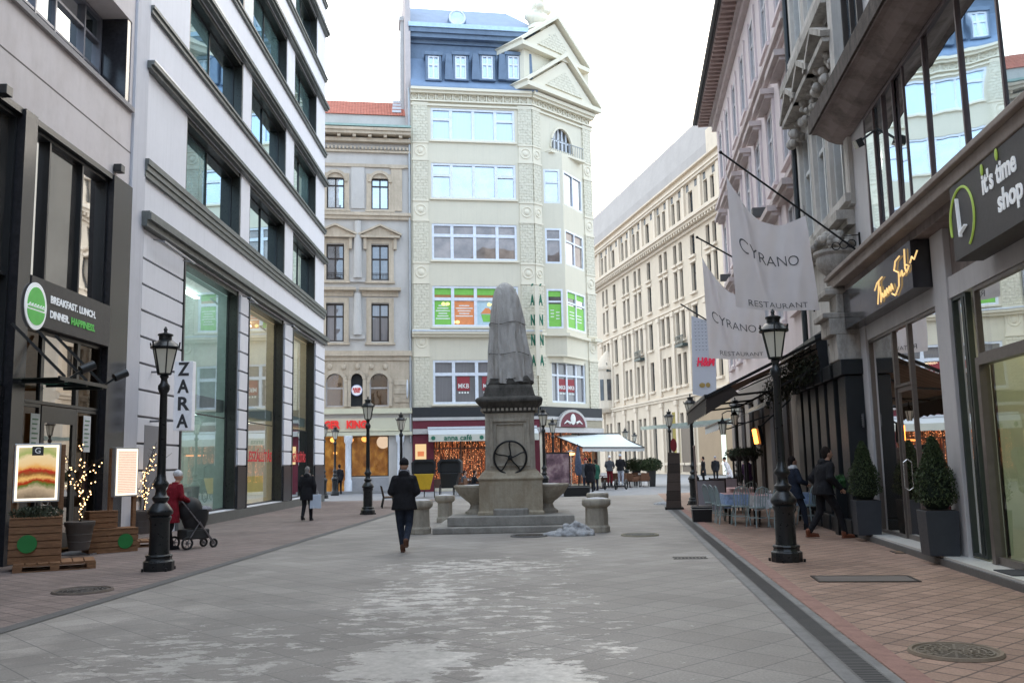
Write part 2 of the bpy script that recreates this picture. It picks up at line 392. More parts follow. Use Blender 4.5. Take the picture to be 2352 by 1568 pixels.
# ------------------------------------------------------------------ ground
def paver_mat(name, cols, rot, bw, bh, mortar, mcol, ice=False, offs=.5, wet=.0, warp=0):
    t = NT(name); co = t.coord(rot=(0,0,rot))
    b = t.n('ShaderNodeTexBrick'); b.offset = offs; b.inputs['Scale'].default_value = 1
    b.inputs['Brick Width'].default_value = bw; b.inputs['Row Height'].default_value = bh
    b.inputs['Mortar Size'].default_value = mortar; b.inputs['Mortar Smooth'].default_value = .3; b.inputs['Bias'].default_value = 0
    b.inputs['Color1'].default_value = cols[0]+(1,); b.inputs['Color2'].default_value = cols[1]+(1,); b.inputs['Mortar'].default_value = mcol+(1,)
    t.l(co, b.inputs['Vector'])
    c = b.outputs['Color']
    w0 = t.coord()
    n1 = t.noise(w0, .35, 6, .6); n2 = t.noise(w0, 2.2, 8, .75); n3 = t.noise(w0, 45, 3, .7)
    c = t.mix(1.0, c, t.ramp(n1, [(.3, .74), (.7, 1.16)]), 'MULTIPLY')
    c = t.mix(1.0, c, t.ramp(n2, [(.3, .78), (.7, 1.12)]), 'MULTIPLY')
    c = t.mix(1.0, c, t.ramp(n3, [(.25, .72), (.75, 1.22)]), 'MULTIPLY')
    # chewing gum, salt specks and dark stains
    v = t.n('ShaderNodeTexVoronoi'); v.inputs['Scale'].default_value = 3.2; v.inputs['Randomness'].default_value = 1; t.l(w0, v.inputs['Vector'])
    sp = t.math('LESS_THAN', v.outputs['Distance'], .045)
    c = t.mix(t.math('MULTIPLY', sp, .45), c, sc3(cols[0], .5))
    h = t.math('SUBTRACT', t.math('MULTIPLY', n3, .35), b.outputs['Fac'])
    rough = t.ramp(n2, [(.35, .55), (.7, .85)])
    if ice:
        sep = t.n('ShaderNodeSeparateXYZ'); t.l(w0, sep.inputs[0])
        def bump_at(cx, cy, rx, ry):
            dx = t.math('DIVIDE', t.math('SUBTRACT', sep.outputs['X'], cx), rx); dy = t.math('DIVIDE', t.math('SUBTRACT', sep.outputs['Y'], cy), ry)
            return t.math('SUBTRACT', 1.0, t.math('ADD', t.math('MULTIPLY', dx, dx), t.math('MULTIPLY', dy, dy)), clamp=True)
        m = t.math('MAXIMUM', bump_at(.12, 7.1, .72, 1.5), bump_at(-.95, 7.9, .9, 1.3))
        m = t.math('MAXIMUM', m, t.math('MULTIPLY', bump_at(-1.2, 11.3, 1.5, 4.6), .66))
        m = t.math('MAXIMUM', m, t.math('MULTIPLY', bump_at(.75, 8.3, .6, .8), .62))
        m = t.math('MAXIMUM', m, t.math('MULTIPLY', bump_at(-.7, 15.0, 2.7, 2.2), .66))
        m = t.math('MAXIMUM', m, t.math('MULTIPLY', bump_at(1.1, 17.0, .7, 1.8), .62))
        m = t.math('MAXIMUM', m, t.math('MULTIPLY', bump_at(-.2, 10.5, 2.8, 7.5), .50))
        m = t.math('MAXIMUM', m, t.math('MULTIPLY', bump_at(-2.9, 8.2, 2.4, 3.0), .58))
        pn = t.noise(t.coord(scale=(1.1, 2.0, 1)), 2.3, 10, .76)
        thr = t.math('SUBTRACT', t.math('ADD', t.math('MULTIPLY', m, .42), pn), .75)
        k = t.ramp(thr, [(.0, 0.0), (.018, 1.0)])
        kk = t.math('MULTIPLY', k, t.ramp(t.noise(w0, 9, 5, .7), [(.3, .6), (.55, 1.0)]))
        ic = t.ramp(t.noise(w0, 14, 6, .75), [(.3, (.40, .375, .345)), (.70, (.68, .645, .60))])
        c = t.mix(kk, c, ic)
        rough = t.mix(kk, rough, .42)
        h = t.math('ADD', h, t.math('MULTIPLY', kk, 1.1))
        # damp darker halo
        k2 = t.math('MULTIPLY', t.ramp(t.math('SUBTRACT', t.math('ADD', t.math('MULTIPLY', bump_at(-2.6, 8.0, 3.4, 5.5), .4), t.noise(w0, 1.3, 7, .7)), .68), [(0.0, 0.0), (.12, 1.0)]), .38)
        c = t.mix(k2, c, (.13, .123, .117))
    return t.done(t.bsdf(c, rough, 0, t.bump(h, .35, .006), .3))
M_PAVE = paver_mat('street paving', ((.288,.265,.242), (.348,.322,.294)), R(47), .46, .46, .007, (.17,.163,.157), ice=True, offs=0.0)
M_BRICKL = paver_mat('left footway brick', ((.215,.170,.155), (.275,.215,.195)), R(38), .25, .25, .010, (.105,.088,.080), offs=0.0)
M_BRICKR = paver_mat('right footway brick', ((.300,.198,.150), (.400,.265,.200)), R(50), .25, .25, .012, (.14,.10,.082), offs=0.0)
M_ASPH = stone('cross street asphalt', (.26,.262,.27), .8, .15, .6, .2, 60, grime=.25)
M_KERB = stone('granite strip', (.235,.23,.225), .75, .25, 2, .3, 40, grime=.3)
M_KERBD = stone('dark granite strip', (.13,.127,.124), .7, .25, 2, .3, 40)

def sheet(name, pts, z, mat, kind='structure'):
    mb = MB(); mb.quad(*[(p[0], p[1], z) for p in pts]); o = mb.build(name, mat); o['kind'] = kind; return o
sheet('ground', [(-600,-300), (600,-300), (600,900), (-600,900)], -.012, M_ASPH)
# left footway edge, measured
la, lb = G(0, 1450), G(900, 1180)
ldir = (lb-la).normalized(); L0 = la - ldir*25; L1 = la + ldir*((44.5-la.y)/ldir.y)
# right footway edge
ra, rb, rc_, rd = G(2030, 1568), G(1575, 1190), G(1530, 1152), G(1510, 1133)
rdir = (rb-ra).normalized(); R0 = ra - rdir*25
right_line = [R0, ra, rb, rc_, rd]
FLx = FL.o.x - .02
sheet('street_paving', [(L0.x, L0.y), (R0.x, R0.y), (ra.x, ra.y), (rb.x, rb.y), (rc_.x, rc_.y), (rd.x, rd.y), (rd.x+.2, 44.5), (L1.x, 44.5)], 0.0, M_PAVE)
sheet('left_pavement', [(FLx-6, L0.y), (L0.x, L0.y), (L1.x, 44.5), (FLx-1.5, 44.5)], .004, M_BRICKL)
fe = FR.w(-26.5)
sheet('right_pavement', [(R0.x, R0.y), (14, R0.y), (9+6, 20), (fe.x+2, fe.y), (rd.x, rd.y), (rc_.x, rc_.y), (rb.x, rb.y), (ra.x, ra.y)], .004, M_BRICKR)
def strip(name, line, wd, z, mat, off=0):
    mb = MB(); L = [Vector((p.x, p.y, 0)) for p in line]
    for i in range(len(L)-1):
        d = (L[i+1]-L[i]).normalized(); n = Vector((d.y, -d.x, 0))
        mb.quad(*( (p.x, p.y, z) for p in (L[i]+n*off, L[i+1]+n*off, L[i+1]+n*(off+wd), L[i]+n*(off+wd))))
    o = mb.build(name, mat); o['kind'] = 'structure'; return o
strip('left_kerb', [L0, L1], .20, .008, M_KERBD, -.10)
strip('right_kerb', [R0, ra, rb, rc_], .42, .008, M_KERB, -.27)
strip('right_gutter', [R0, ra, rb, rc_], .22, .010, stone('grating iron grey', (.16,.155,.15), .6, .2, 4, .2, 40), -.15)
strip('brick_border', [R0, ra, rb, rc_], .20, .010, stone('red border course', (.34,.20,.165), .8, .2, 3, .4, 30, grime=.3), .16)
# drain grating: slots cut along the right edge
mb = MB(); dk = MB(); d = rdir; n = Vector((d.y, -d.x, 0)); s = 24.0
while s < 24+26:
    p = R0 + d*s
    a = p + n*-.13; b = p + n*.05
    q = [a, b, b+d*.022, a+d*.022]; mb.quad(*[(v.x, v.y, .0125) for v in q]); s += .055
g = mb.build('drain_slots', plain('drain dark', (.05,.05,.05), .9)); g['kind'] = 'structure'
cross = sheet('cross_street_crossing', [(-14, 44.52), (30, 44.52), (30, 47.3), (-14, 47.3)], .0, stone('pale flagstone', (.27,.275,.285), .75, .15, 1, .2, 30, grime=.3))
M_IRON = stone('cast iron lid', (.085,.075,.065), .55, .3, 6, .5, 30, metal=.4)
def manhole(px, py, r, name, label, rim=(.24,.19,.14), mat=None):
    p = G(px, py); t = thing(name, (p.x, p.y, .0), 0, label, 'manhole cover')
    m = MB(); m.lathe([(r*.86, .010), (r*.86, .016)], 40)
    for k in range(5): m.torus((0,0,.016), r*(.18+.15*k), .012, 40, 5, 'xy')
    for k in range(16):
        a = k*PI/8; m.bar((r*.15*math.cos(a), r*.15*math.sin(a), .018), (r*.8*math.cos(a), r*.8*math.sin(a), .018), .02, .012)
    m.build('lid', mat or M_IRON, t)
    m = MB(); m.torus((0,0,.008), r*.93, r*.07, 40, 6, 'xy'); m.build('rim', stone(name+str(px)+' rim', rim, .7, .2, 5, .3, 30), t)
    return t
manhole(2195, 1500, .37, 'manhole_cover', 'large round patterned manhole cover in the red brick paving at lower right', mat=stone('worn lid', (.20,.165,.125), .6, .3, 9, .6, 40))
manhole(1215, 1231, .42, 'manhole_cover', 'round dark manhole cover in front of the fountain steps', rim=(.16,.155,.15))
manhole(1470, 1229, .42, 'manhole_cover', 'round pale manhole cover right of the stone bollards', rim=(.3,.27,.2), mat=stone('pale lid', (.2,.19,.17), .7, .2, 6, .4, 30))
manhole(190, 1358, .4, 'manhole_cover', 'round manhole cover in the left brick pavement below the wooden planter', rim=(.15,.12,.1), mat=stone('left lid', (.11,.095,.085), .7, .3, 6, .4, 30))
# rectangular access plates
def plate(px, py, w_, d_, label, mat, rz=R(-8)):
    p = G(px, py); t = thing('access_cover', (p.x, p.y, 0), rz, label, 'access cover')
    m = MB(); m.box(-w_/2, w_/2, -d_/2, d_/2, .006, .014); m.build('plate', mat, t)
    f = MB()
    for (a, b, c, e2) in ((-w_/2-.04, w_/2+.04, -d_/2-.04, -d_/2-.002), (-w_/2-.04, w_/2+.04, d_/2+.002, d_/2+.04), (-w_/2-.04, -w_/2-.002, -d_/2, d_/2), (w_/2+.002, w_/2+.04, -d_/2, d_/2)): f.box(a, b, c, e2, .005, .017)
    f.build('frame', plain('plate frame', (.07,.06,.055), .5, .5), t)
plate(1985, 1330, 1.2, .55, 'rectangular grey access cover set in the red brick paving', stone('concrete plate', (.17,.145,.13), .8, .2, 3, .3, 30))
plate(2120, 1228+40, .9, .3, 'small rust coloured access cover near the tall man\'s feet', stone('rust plate', (.26,.17,.11), .8, .2, 3, .3, 30))
# small iron gully
p = G(1585, 1281); t = thing('drain_grate', (p.x, p.y, 0), R(-6), 'small iron gully grate in the grey paving right of centre', 'drain grate')
m = MB()
for k in range(9): m.box(-.25+k*.06, -.25+k*.06+.03, -.12, .12, .004, .012)
m.build('bars', plain('gully iron', (.05,.048,.045), .6, .5), t)
f = MB(); f.box(-.28, .28, .122, .15, .003, .011); f.box(-.28, .28, -.15, -.122, .003, .011); f.build('frame', stone('gully frame', (.15,.145,.14), .8), t)
# ================================================================== LEFT: fashion store (pale stone, ribbon windows)
M_ZST = stone('pale blue-white cladding', (.76,.76,.80), .6, .05, .7, .06, 30, streak=.12)
M_ZST2 = stone('pier stone', (.60,.60,.64), .65, .06, .7, .08, 30, streak=.2)
M_ZDK = stone('grey green stone moulding', (.165,.175,.165), .45, .3, 3, .15, 30, grime=.2)
M_BLK = plain('black window metal', (.018,.02,.022), .35, .0, .5)
M_BRZ = plain('dark bronze jamb', (.035,.037,.033), .3, .3, .5)
M_ZGL = wglass('store glass upper', (.10,.17,.17), .22, (.80,.95,.97), .05, .5, fres=1.1)
M_ZSG = sglass('store glass lower', (.90,.98,.97), .26, (.95,1,1), .03, fres=1.3)
zst = thing('clothing_store_building', FL.w(0), FL.rot, 'pale stone department store with long bands of windows and white rusticated piers', 'building')
UZ0, UZ1 = FL.u(277, 1000), FL.u(741, 1100)
rec = .36
cuts = [(FL.u(413), FL.u(545)), (FL.u(566), FL.u(650)), (FL.u(669), FL.u(722))]
holes = []; GZ = (.32, 7.6)
for (a, b) in cuts: holes.append((a, b, GZ[0], GZ[1]))
ST = [(9.5+4.03*k, 11.75+4.03*k) for k in range(5)]
for (s0, s1) in ST:
    for (a, b) in cuts: holes.append((a, b, s0, s1))
UZP = FL.u(322, 600)
m = MB(); facade(m, UZP, UZ1, 0, 30, holes, rec); body(m, UZ0-.02, UZ1, 0, 30, 14); m.build('wall', M_ZST, zst)
m = MB(); m.box(UZ0, UZP, -.06, .1, 0, 30); m.build('pier', M_ZST2, zst)
# cornices and mouldings
mo = MB()
cornice(mo, UZP-.15, UZ1, [(.20, 7.64, 7.80), (.30, 7.80, 7.97), (.26, 7.97, 8.02)])
mo.build('cornice', M_ZDK, zst)
mo = MB(); cornice(mo, UZP-.05, UZ1, [(.08, 8.95, 9.10), (.12, 9.10, 9.25), (.16, 9.25, 9.40)]); mo.build('moulding', M_ZDK, zst)
for k in range(5):
    z = ST[k][1]
    mo = MB(); cornice(mo, UZP-.12, UZ1+.0, [(.16, z+.01, z+.10), (.24, z+.10, z+.20)]); mo.build('cornice', M_ZDK, zst)
    mo = MB(); mo.box(UZP-.1, UZ1+.05, -.25, .02, z+.20, z+.225); mo.build('metal_flashing', plain('flashing', (.45,.47,.5), .3, .7), zst)
    if k: 
        mo = MB(); cornice(mo, UZP, UZ1, [(.10, ST[k][0]-.22, ST[k][0]-.1), (.15, ST[k][0]-.1, ST[k][0]-.02)]); mo.build('moulding', M_ZDK, zst)
# jamb linings + windows
for (a, b) in cuts:
    for (s0, s1) in [GZ]+ST:
        j = MB(); j.box(b-.14, b-.005, .003, rec-.01, s0+.01, s1-.01); j.box(a+.005, a+.06, .003, rec-.01, s0+.01, s1-.01)
        j.box(a+.06, b-.14, .03, rec-.01, s1-.16, s1-.01)
        j.build('window_jamb', M_BRZ, zst)
        if s0 > 5: window(zst, a+.06, b-.14, s0+.02, s1-.17, rec-.02, M_BLK, M_ZGL, cols=(.5,), fw=.045, mw=.035, dep=.05)
# rusticated grooves as dark shadow gaps cut by raised courses on the ground floor
def courses(u0, u1, z0, z1, pitch, out=.06, gap=.055):
    c = MB(); z = z1
    while z-pitch > z0-.2:
        c.box(u0, u1, -out, .02, max(z0, z-pitch+gap), z); z -= pitch
    return c
courses(UZP+.02, cuts[0][0]-.12, .9, 7.5, .655).build('rusticated_course', M_ZST, zst, bev=.008)
edges = [(cuts[0][1]+.02, cuts[1][0]-.07), (cuts[1][1]+.02, cuts[2][0]-.07), (cuts[2][1]+.02, UZ1)]
for (a, b) in edges:
    courses(a, b, 1.75, 7.5, .655).build('rusticated_course', M_ZST, zst, bev=.008)
    g = MB(); g.box(a-.02, b+.02, -.075, .02, .32, 1.7); g.build('plinth_panel', stone('dark granite plinth', (.045,.045,.048), .3, .3, 6, .05), zst)
for (a, b) in [(UZP, cuts[0][0]-.1)]+edges:
    g = MB(); g.box(a, b, -.012, -.003, .9, 7.5); g.build('shadow_joint', plain('joint dark', (.16,.16,.17), .9), zst)
g = MB(); g.box(cuts[0][0]-.1, UZ1, -.10, .30, .0, .30); g.build('plinth', stone('plinth grey', (.13,.135,.13), .6, .2, 3), zst)
for (a, b) in cuts:
    g = MB(); g.box(a-.10, a-.005, -.09, .02, .3, 7.6); g.build('edge_trim', M_BLK, zst)
# side niche with metal door next to the pier
n0, n1 = FL.u(322, 1050), FL.u(352, 1050)
g = MB(); g.box(n0+.05, n1+.45, -.07, -.03, .1, 2.75); g.build('service_door', stone('service door', (.23,.23,.25), .5, .1), zst)
# spot rail lights under the cornice
for (a, b) in [(UZP+.5, cuts[0][0]-.1)]+edges[:2]:
    g = MB(); g.bar((a+.1, -.35, 7.42), (b, -.35, 7.36), .05); g.bar((a+.15, -.35, 7.42), (a+.15, -.0, 7.5), .03); g.bar((b-.1, -.35, 7.36), (b-.1, 0, 7.45), .03)
    g.build('light_rail', plain('grey rail', (.3,.3,.32), .4, .4), zst)
# ---- shop windows: glass + lit interiors
M_ZIN = plain('white interior', (.62,.68,.66), .7); M_PALEW = glow('shop light warm', (1,.86,.62), 5)
for i, (a, b) in enumerate(cuts):
    x0, x1 = a+.06, b-.14
    f = MB(); f.box(x0, x0+.04, rec-.06, rec, .32, 7.42); f.box(x1-.04, x1, rec-.06, rec, .32, 7.42); f.box(x0+.04, x1-.04, rec-.06, rec, .32, .38); f.box(x0+.04, x1-.04, rec-.05, rec-.005, 3.28, 3.32)
    fo = f.build('window', M_BLK, zst)
    p = MB(); p.quad((x0,rec-.03,.34),(x1,rec-.028,.34),(x1,rec-.03,3.3),(x0,rec-.03,3.3)); p.quad((x0,rec-.03,3.3),(x1,rec-.03,3.3),(x1,rec-.026,7.4),(x0,rec-.03,7.4)); p.build('pane', M_ZSG, fo)
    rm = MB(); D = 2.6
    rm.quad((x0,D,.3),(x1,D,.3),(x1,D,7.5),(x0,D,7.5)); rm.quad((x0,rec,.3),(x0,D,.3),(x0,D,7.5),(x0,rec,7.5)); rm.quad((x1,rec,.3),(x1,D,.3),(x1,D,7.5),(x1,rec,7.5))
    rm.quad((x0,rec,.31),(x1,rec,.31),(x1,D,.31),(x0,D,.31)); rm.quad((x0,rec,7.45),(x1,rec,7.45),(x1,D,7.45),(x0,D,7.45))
    rm.build('shop_interior', plain('interior teal white', (.78,.88,.86), .7, emit=(.7,.95,.9), es=.06) if i == 0 else plain('interior cream', (.80,.74,.62), .7, emit=(1,.85,.62), es=.10), zst)  # walls given a faint glow of their own to brighten the interior
    l = MB(); l.box(x0+.3, x1-.3, 1.2, 1.35, 7.3, 7.36); l.box(x0+.3, x1-.3, 1.2, 1.35, 3.42, 3.47); l.build('ceiling_lamp', glow('shop strip %d' % (i>0), (.85,1,.95) if i == 0 else (1,.86,.62), 7 if i else 6), zst)
    fl = MB(); fl.box(x0, x1, rec+.05, D, 3.5, 3.9); fl.build('mezzanine', plain('mezzanine', (.35,.42,.42), .6), zst)
    if i:   # paper lining with the red clearance lettering
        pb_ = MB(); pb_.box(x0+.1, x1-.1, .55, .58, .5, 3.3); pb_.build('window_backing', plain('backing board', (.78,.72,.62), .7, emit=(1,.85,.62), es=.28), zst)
        text('ÁRLESZÁLLÍTÁS', .52, plain('sale red', (.65,.04,.05), .6), zst, 'sale_lettering', (x0+(x1-x0)/2, rec-.065, 2.05), w=(x1-x0)*.86, weight=.01)
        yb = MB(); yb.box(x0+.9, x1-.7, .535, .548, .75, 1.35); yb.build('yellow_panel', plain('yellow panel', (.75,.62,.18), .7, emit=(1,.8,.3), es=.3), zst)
    else:
        tb = MB(); tb.box(x0+.5, x1-.4, 1.0, 1.6, .32, 1.1); tb.box(x0+.4, x0+1.4, 1.9, 2.4, .32, 2.0); tb.build('display_plinth', plain('display plinth', (.7,.74,.73), .5), zst)
        text('ZARA', .5, glow('lit letters', (1,.96,.9), 2.2), zst, 'lettering', (x0+.9, 1.4, 2.35), w=1.1)
        yb = MB(); yb.box(x1-1.3, x1-.7, 2.3, 2.36, 1.7, 2.4); yb.build('lit_picture', glow('lit picture', (1,.82,.45), 1.3), zst)
# mannequins
def mannequin(u, y, h, col):
    t = thing('mannequin', FL.w(u, y, .33), FL.rot, 'white shop mannequin standing in the first store window' if u < 28 else 'dark dressed mannequin in the store window', 'mannequin')
    m = MB(); m.ell((0,0,h*.93), (.085,.1,.125)); m.tube([(0,0,h*.8),(0,0,h*.88)], .05); m.tube([(0,0,h*.5),(0,0,h*.62),(0,0,h*.74),(0,0,h*.81)], [.15,.12,.19,.08], 12)
    for s in (-1,1):
        m.tube([(s*.09,0,h*.5),(s*.1,.02,h*.27),(s*.1,0,.03)], [.085,.055,.035]); m.tube([(s*.2,0,h*.79),(s*.25,.02,h*.62),(s*.24,-.06,h*.48)], [.045,.035,.025])
    m.build('figure', col, t, smooth=True)
mannequin(26.6, 1.9, 1.75, plain('mannequin white', (.75,.76,.76), .4))
# projecting vertical sign
zp = FL.uv(424, 830, -.85)
sg = thing('vertical_shop_sign', FL.w(zp[0]-.1, -.02, 0), FL.rot, 'white vertical sign with four black letters hung beside the street lamp', 'sign')
zt, zb = FL.uv(424, 833, -.8)[1], FL.uv(424, 990, -.8)[1]
m = MB(); m.box(-.12, .12, -1.12, -.66, zb, zt); m.build('box', plain('sign white', (.78,.79,.82), .5, emit=(.85,.88,1), es=.12), sg, bev=.01)
for i, ch in enumerate('ZARA'):  # upright letters
    mt = Matrix.Rotation(0, 4, 'Z')
    for side in (-1,):
        t_ = text(ch, .46, plain('letter charcoal', (.05,.05,.055), .5), sg, 'letter', (-.125, -.89, zt-(i+.5)*(zt-zb)/4), w=.29, mtx=Matrix.Rotation(-PI/2, 4, 'Z'), weight=.014)
m = MB(); m.bar((0,-.7,zt-.25),(0,.0,zt-.25), .05); m.bar((0,-.7,zb+.25),(0,0,zb+.25), .05); m.build('bracket', plain('bracket grey', (.2,.2,.21), .4, .5), sg)

# ================================================================== LEFT: burger restaurant house (dark granite front, beige render above)
M_BST = stone('beige stone cladding', (.70,.645,.635), .75, .10, .5, .1, 20, grime=.25, dark=(.33,.27,.22))
M_GRN = stone('black granite', (.030,.030,.035), .18, .5, 12, .02, 30, spec=.5)
M_DGL = wglass('dark reflecting glass', (.06,.055,.05), .24, (.95,.92,.9), .10, .8, fres=.9)
bur = thing('burger_restaurant_building', FL.w(0), FL.rot, 'beige rendered house with tall dark framed glazing and a burger bar below', 'building')
UB1 = UZ0 - .02; UB0 = 3.0
hz0, hz1 = FL.uv(297, 245)[1], FL.uv(300, 48)[1]
a1 = FL.u(299, 200)
zt1 = FL.uv(286, 425)[1]       # top of the dark framed glazing
us = FL.u(245, 600)            # right end of glazing
m = MB(); facade(m, UB0, UB1, zt1, 24, [(7.0, a1, hz0, hz1), (7.0, a1, hz0+4.4, hz1+4.4), (7.0, a1, hz0+8.8, hz1+8.6)], .8)
body(m, UB0, UB1-.005, 0, 24, 14, d0=.0); m.build('wall', M_BST, bur)
gz = FL.uv(288, 342)[1]; m = MB(); m.box(UB0, UB1, -.004, .01, gz-.02, gz+.01); m.build('joint_line', plain('joint brown', (.16,.14,.13), .9), bur)
m = MB(); m.box(6.9, a1+.1, -.09, .05, hz0-.12, hz0-.005); m.build('window_sill', stone('sill stone', (.33,.31,.31), .7), bur)
for dz in (0, 4.4, 8.7):
    m = MB(); m.box(a1-.22, a1-.01, .02, .78, hz0+dz+.01, hz1+dz-.01); m.build('window_jamb', M_GRN, bur)
    window(bur, 7.05, a1-.25, hz0+dz+.02, hz1+dz-.02, .72, plain('window grey metal', (.22,.22,.25), .4, .3), wglass('sky window glass', (.05,.08,.09), .45, (.9,.97,1), .05, .5, fres=.6), cols=[(FL.u(x, 150, .7)-7.05)/(a1-.25-7.05) for x in (68, 116, 185, 240)], rows=(.36, .7), fw=.08, mw=.06, dep=.1)
# granite frame piers
up0, up1 = FL.u(252, 700), UB1
m = MB(); m.box(us+.02, up1-.03, -.10, .3, 0, zt1); m.build('granite_pier', M_GRN, bur)
ul0, ul1 = FL.u(28, 600), FL.u(57, 600)
m = MB(); m.box(ul0, ul1, -.12, .3, 0, zt1); m.build('granite_pier', M_GRN, bur)
m = MB(); m.box(UB0, UB1-.03, -.07, .3, zt1-.12, zt1); m.build('head_beam', M_BLK, bur)
zs1 = FL.uv(235, 702)[1]; zs0 = FL.uv(232, 795)[1]
cs = [(FL.u(x, 500)-ul1)/(us-ul1) for x in (115, 192)]
window(bur, ul1+.01, us, zs1+.02, zt1-.13, .16, M_BLK, M_DGL, cols=cs, fw=.06, mw=.06, dep=.12, tilt=.012)
window(bur, UB0, ul0-.01, 3.2, zt1-.13, .16, M_BLK, M_DGL, cols=(.5, .8), rows=(.4,), fw=.06, mw=.06, dep=.12, tilt=.012)
m = MB(); m.box(UB0, ul0-.02, .0, .2, 0, 3.18); m.build('black_door', plain('black door paint', (.012,.012,.014), .25, 0, .5), bur)
m = MB(); m.bar((ul0-.9, -.06, 1.25), (ul0-.5, -.06, 1.25), .03); m.build('door_handle', plain('steel', (.6,.6,.6), .25, .9), bur)
# fascia sign
fas = thing('fascia_sign', FL.w(ul1+.02, -.0, 0), FL.rot, 'dark fascia board with round green burger logo and white slogan', 'sign')
W = us-ul1-.05
m = MB(); m.box(0, W, -.14, .14, zs0, zs1); m.build('board', plain('charcoal board', (.045,.043,.045), .5), fas)
zc = (zs0+zs1)/2; rc = FL.uv(80, 705, -.15); 
m = MB(); m.lathe([(.40,0),(.40,.02)], 40); me = m.mesh('disc'); me.transform(Matrix.Rotation(PI/2, 4, 'X') ); me.transform(Matrix.Diagonal((1,1,1.12,1)))
me.materials.append(plain('logo white', (.85,.86,.86), .5, emit=(.9,.95,1), es=.25)); d = bpy.data.objects.new('logo_disc', me); COL.objects.link(d); d.parent = fas; d.location = (rc[0]-ul1, -.145, rc[1]+.02)
MG = plain('logo green', (.10,.42,.09), .5, emit=(.1,.5,.08), es=.25)
m = MB(); n = 28; up = [(.32*math.cos(PI*k/n), .36*math.sin(PI*k/n)) for k in range(n+1)]; m.prism(up, -.03, -.02)
lo = [(.32*math.cos(PI+PI*k/n), -.09+.27*math.sin(PI*k/n)*-1) for k in range(n+1)]; m.prism(lo, -.03, -.02); m.build('burger_emblem', MG, d)
m = MB(); m.box(-.30, .30, -.03, -.02, -.055, -.03); 
pts = [(-.3+.6*k/12, -.045+.03*((k%2)*2-1)) for k in range(13)]
m.build('filling_line', MG, d)
m = MB()
for k in range(12): m.bar((pts[k][0], -.032, pts[k][1]+.05), (pts[k+1][0], -.032, pts[k+1][1]+.05), .025, .006)
m.build('lettuce_line', plain('logo white', (.85,.86,.86)), d)
MW = plain('sign white text', (.8,.82,.84), .5, emit=(.9,.95,1), es=.2)
tx0 = FL.u(114, 720, -.15)-ul1; tx1 = FL.u(218, 740, -.15)-ul1
text('BREAKFAST. LUNCH.', .20, MW, fas, 'lettering', ((tx0+tx1)/2, -.15, zc+.12), w=tx1-tx0, weight=.006)
text('DINNER.', .20, MW, fas, 'lettering', (tx0+(tx1-tx0)*.2, -.15, zc-.17), w=(tx1-tx0)*.40, weight=.006)
text('HAPPINESS.', .20, MG, fas, 'lettering', (tx0+(tx1-tx0)*.72, -.15, zc-.17), w=(tx1-tx0)*.55, weight=.006)
# shopfront glazing below the sign with door
zd = 2.95
M_BSG = sglass('restaurant glass', (.55,.52,.47), .07, (.9,.82,.75), .05, fres=.55)
def glazing(parent, bays, z0, z1, y, fm, gm, fw=.06):
    for (a, b) in bays:
        f = MB(); f.box(a, a+fw, y-.08, y, z0, z1); f.box(b-fw, b, y-.08, y, z0, z1); f.box(a+fw, b-fw, y-.08, y, z0, z0+fw); f.box(a+fw, b-fw, y-.08, y, z1-fw, z1)
        fo = f.build('window', fm, parent); p = MB(); e_ = random.uniform(-.008, .008); p.quad((a+fw,y-.04,z0+fw),(b-fw,y-.04+e_,z0+fw),(b-fw,y-.04+e_,z1-fw),(a+fw,y-.04,z1-fw)); p.build('pane', gm, fo)
b1_, b2_ = FL.u(100, 900), FL.u(182, 900)
glazing(bur, [(ul1+.01, b1_), (b1_, b2_), (b2_, us)], zd, zs0-.01, .12, M_BLK, M_BSG)
glazing(bur, [(ul1+.01, b1_), (b2_, us)], .15, zd-.01, .12, M_BLK, M_BSG)
dr = MB(); x0, x1 = b1_+.03, b2_-.03
dr.box(x0, x0+.13, .03, .1, .12, zd-.02); dr.box(x1-.13, x1, .03, .1, .12, zd-.02); dr.box(x0+.13, x1-.13, .03, .1, .12, .42); dr.box(x0+.13, x1-.13, .03, .1, zd-.35, zd-.02)
do = dr.build('door', M_BLK, bur); p = MB(); p.quad((x0+.13,.06,.42),(x1-.13,.06,.42),(x1-.13,.06,zd-.35),(x0+.13,.06,zd-.35)); p.build('pane', M_BSG, do)
h = MB(); h.tube([(x0+.22,.03,1.0),(x0+.22,-.06,1.0),(x0+.22,-.06,1.55),(x0+.22,.03,1.55)], .018); h.build('handle', plain('steel', (.6,.6,.6), .25, .9), do)
# interior
rm = MB(); rm.quad((ul1,4,0),(us+.6,4,0),(us+.6,4,5),(ul1,4,5)); rm.quad((ul1,.3,0),(ul1,4,0),(ul1,4,5),(ul1,.3,5)); rm.quad((us+.6,.3,0),(us+.6,4,0),(us+.6,4,5),(us+.6,.3,5)); rm.quad((ul1,.3,zs0),(us+.6,.3,zs0),(us+.6,4,zs0),(ul1,4,zs0)); rm.quad((ul1,.2,.05),(us+.6,.2,.05),(us+.6,4,.05),(ul1,4,.05))
rm.build('restaurant_interior', stone('warm dark interior', (.34,.22,.13), .7, .4, 1.2, 0), bur)
for (ux, uy, uz, s_, cl) in ((ul1+.7, 2.2, 3.3, .35, (1,.75,.2)), (ul1+2.6, 2.5, 2.9, .2, (1,.55,.2)), (ul1+3.3, 1.8, 3.5, .14, (1,.7,.35))):
    m = MB(); m.box(ux-s_, ux+s_, uy, uy+.05, uz-s_*.5, uz+s_*.5); m.build('ceiling_lamp', glow('warm lamp %.2f' % s_, cl, 2.5), bur)
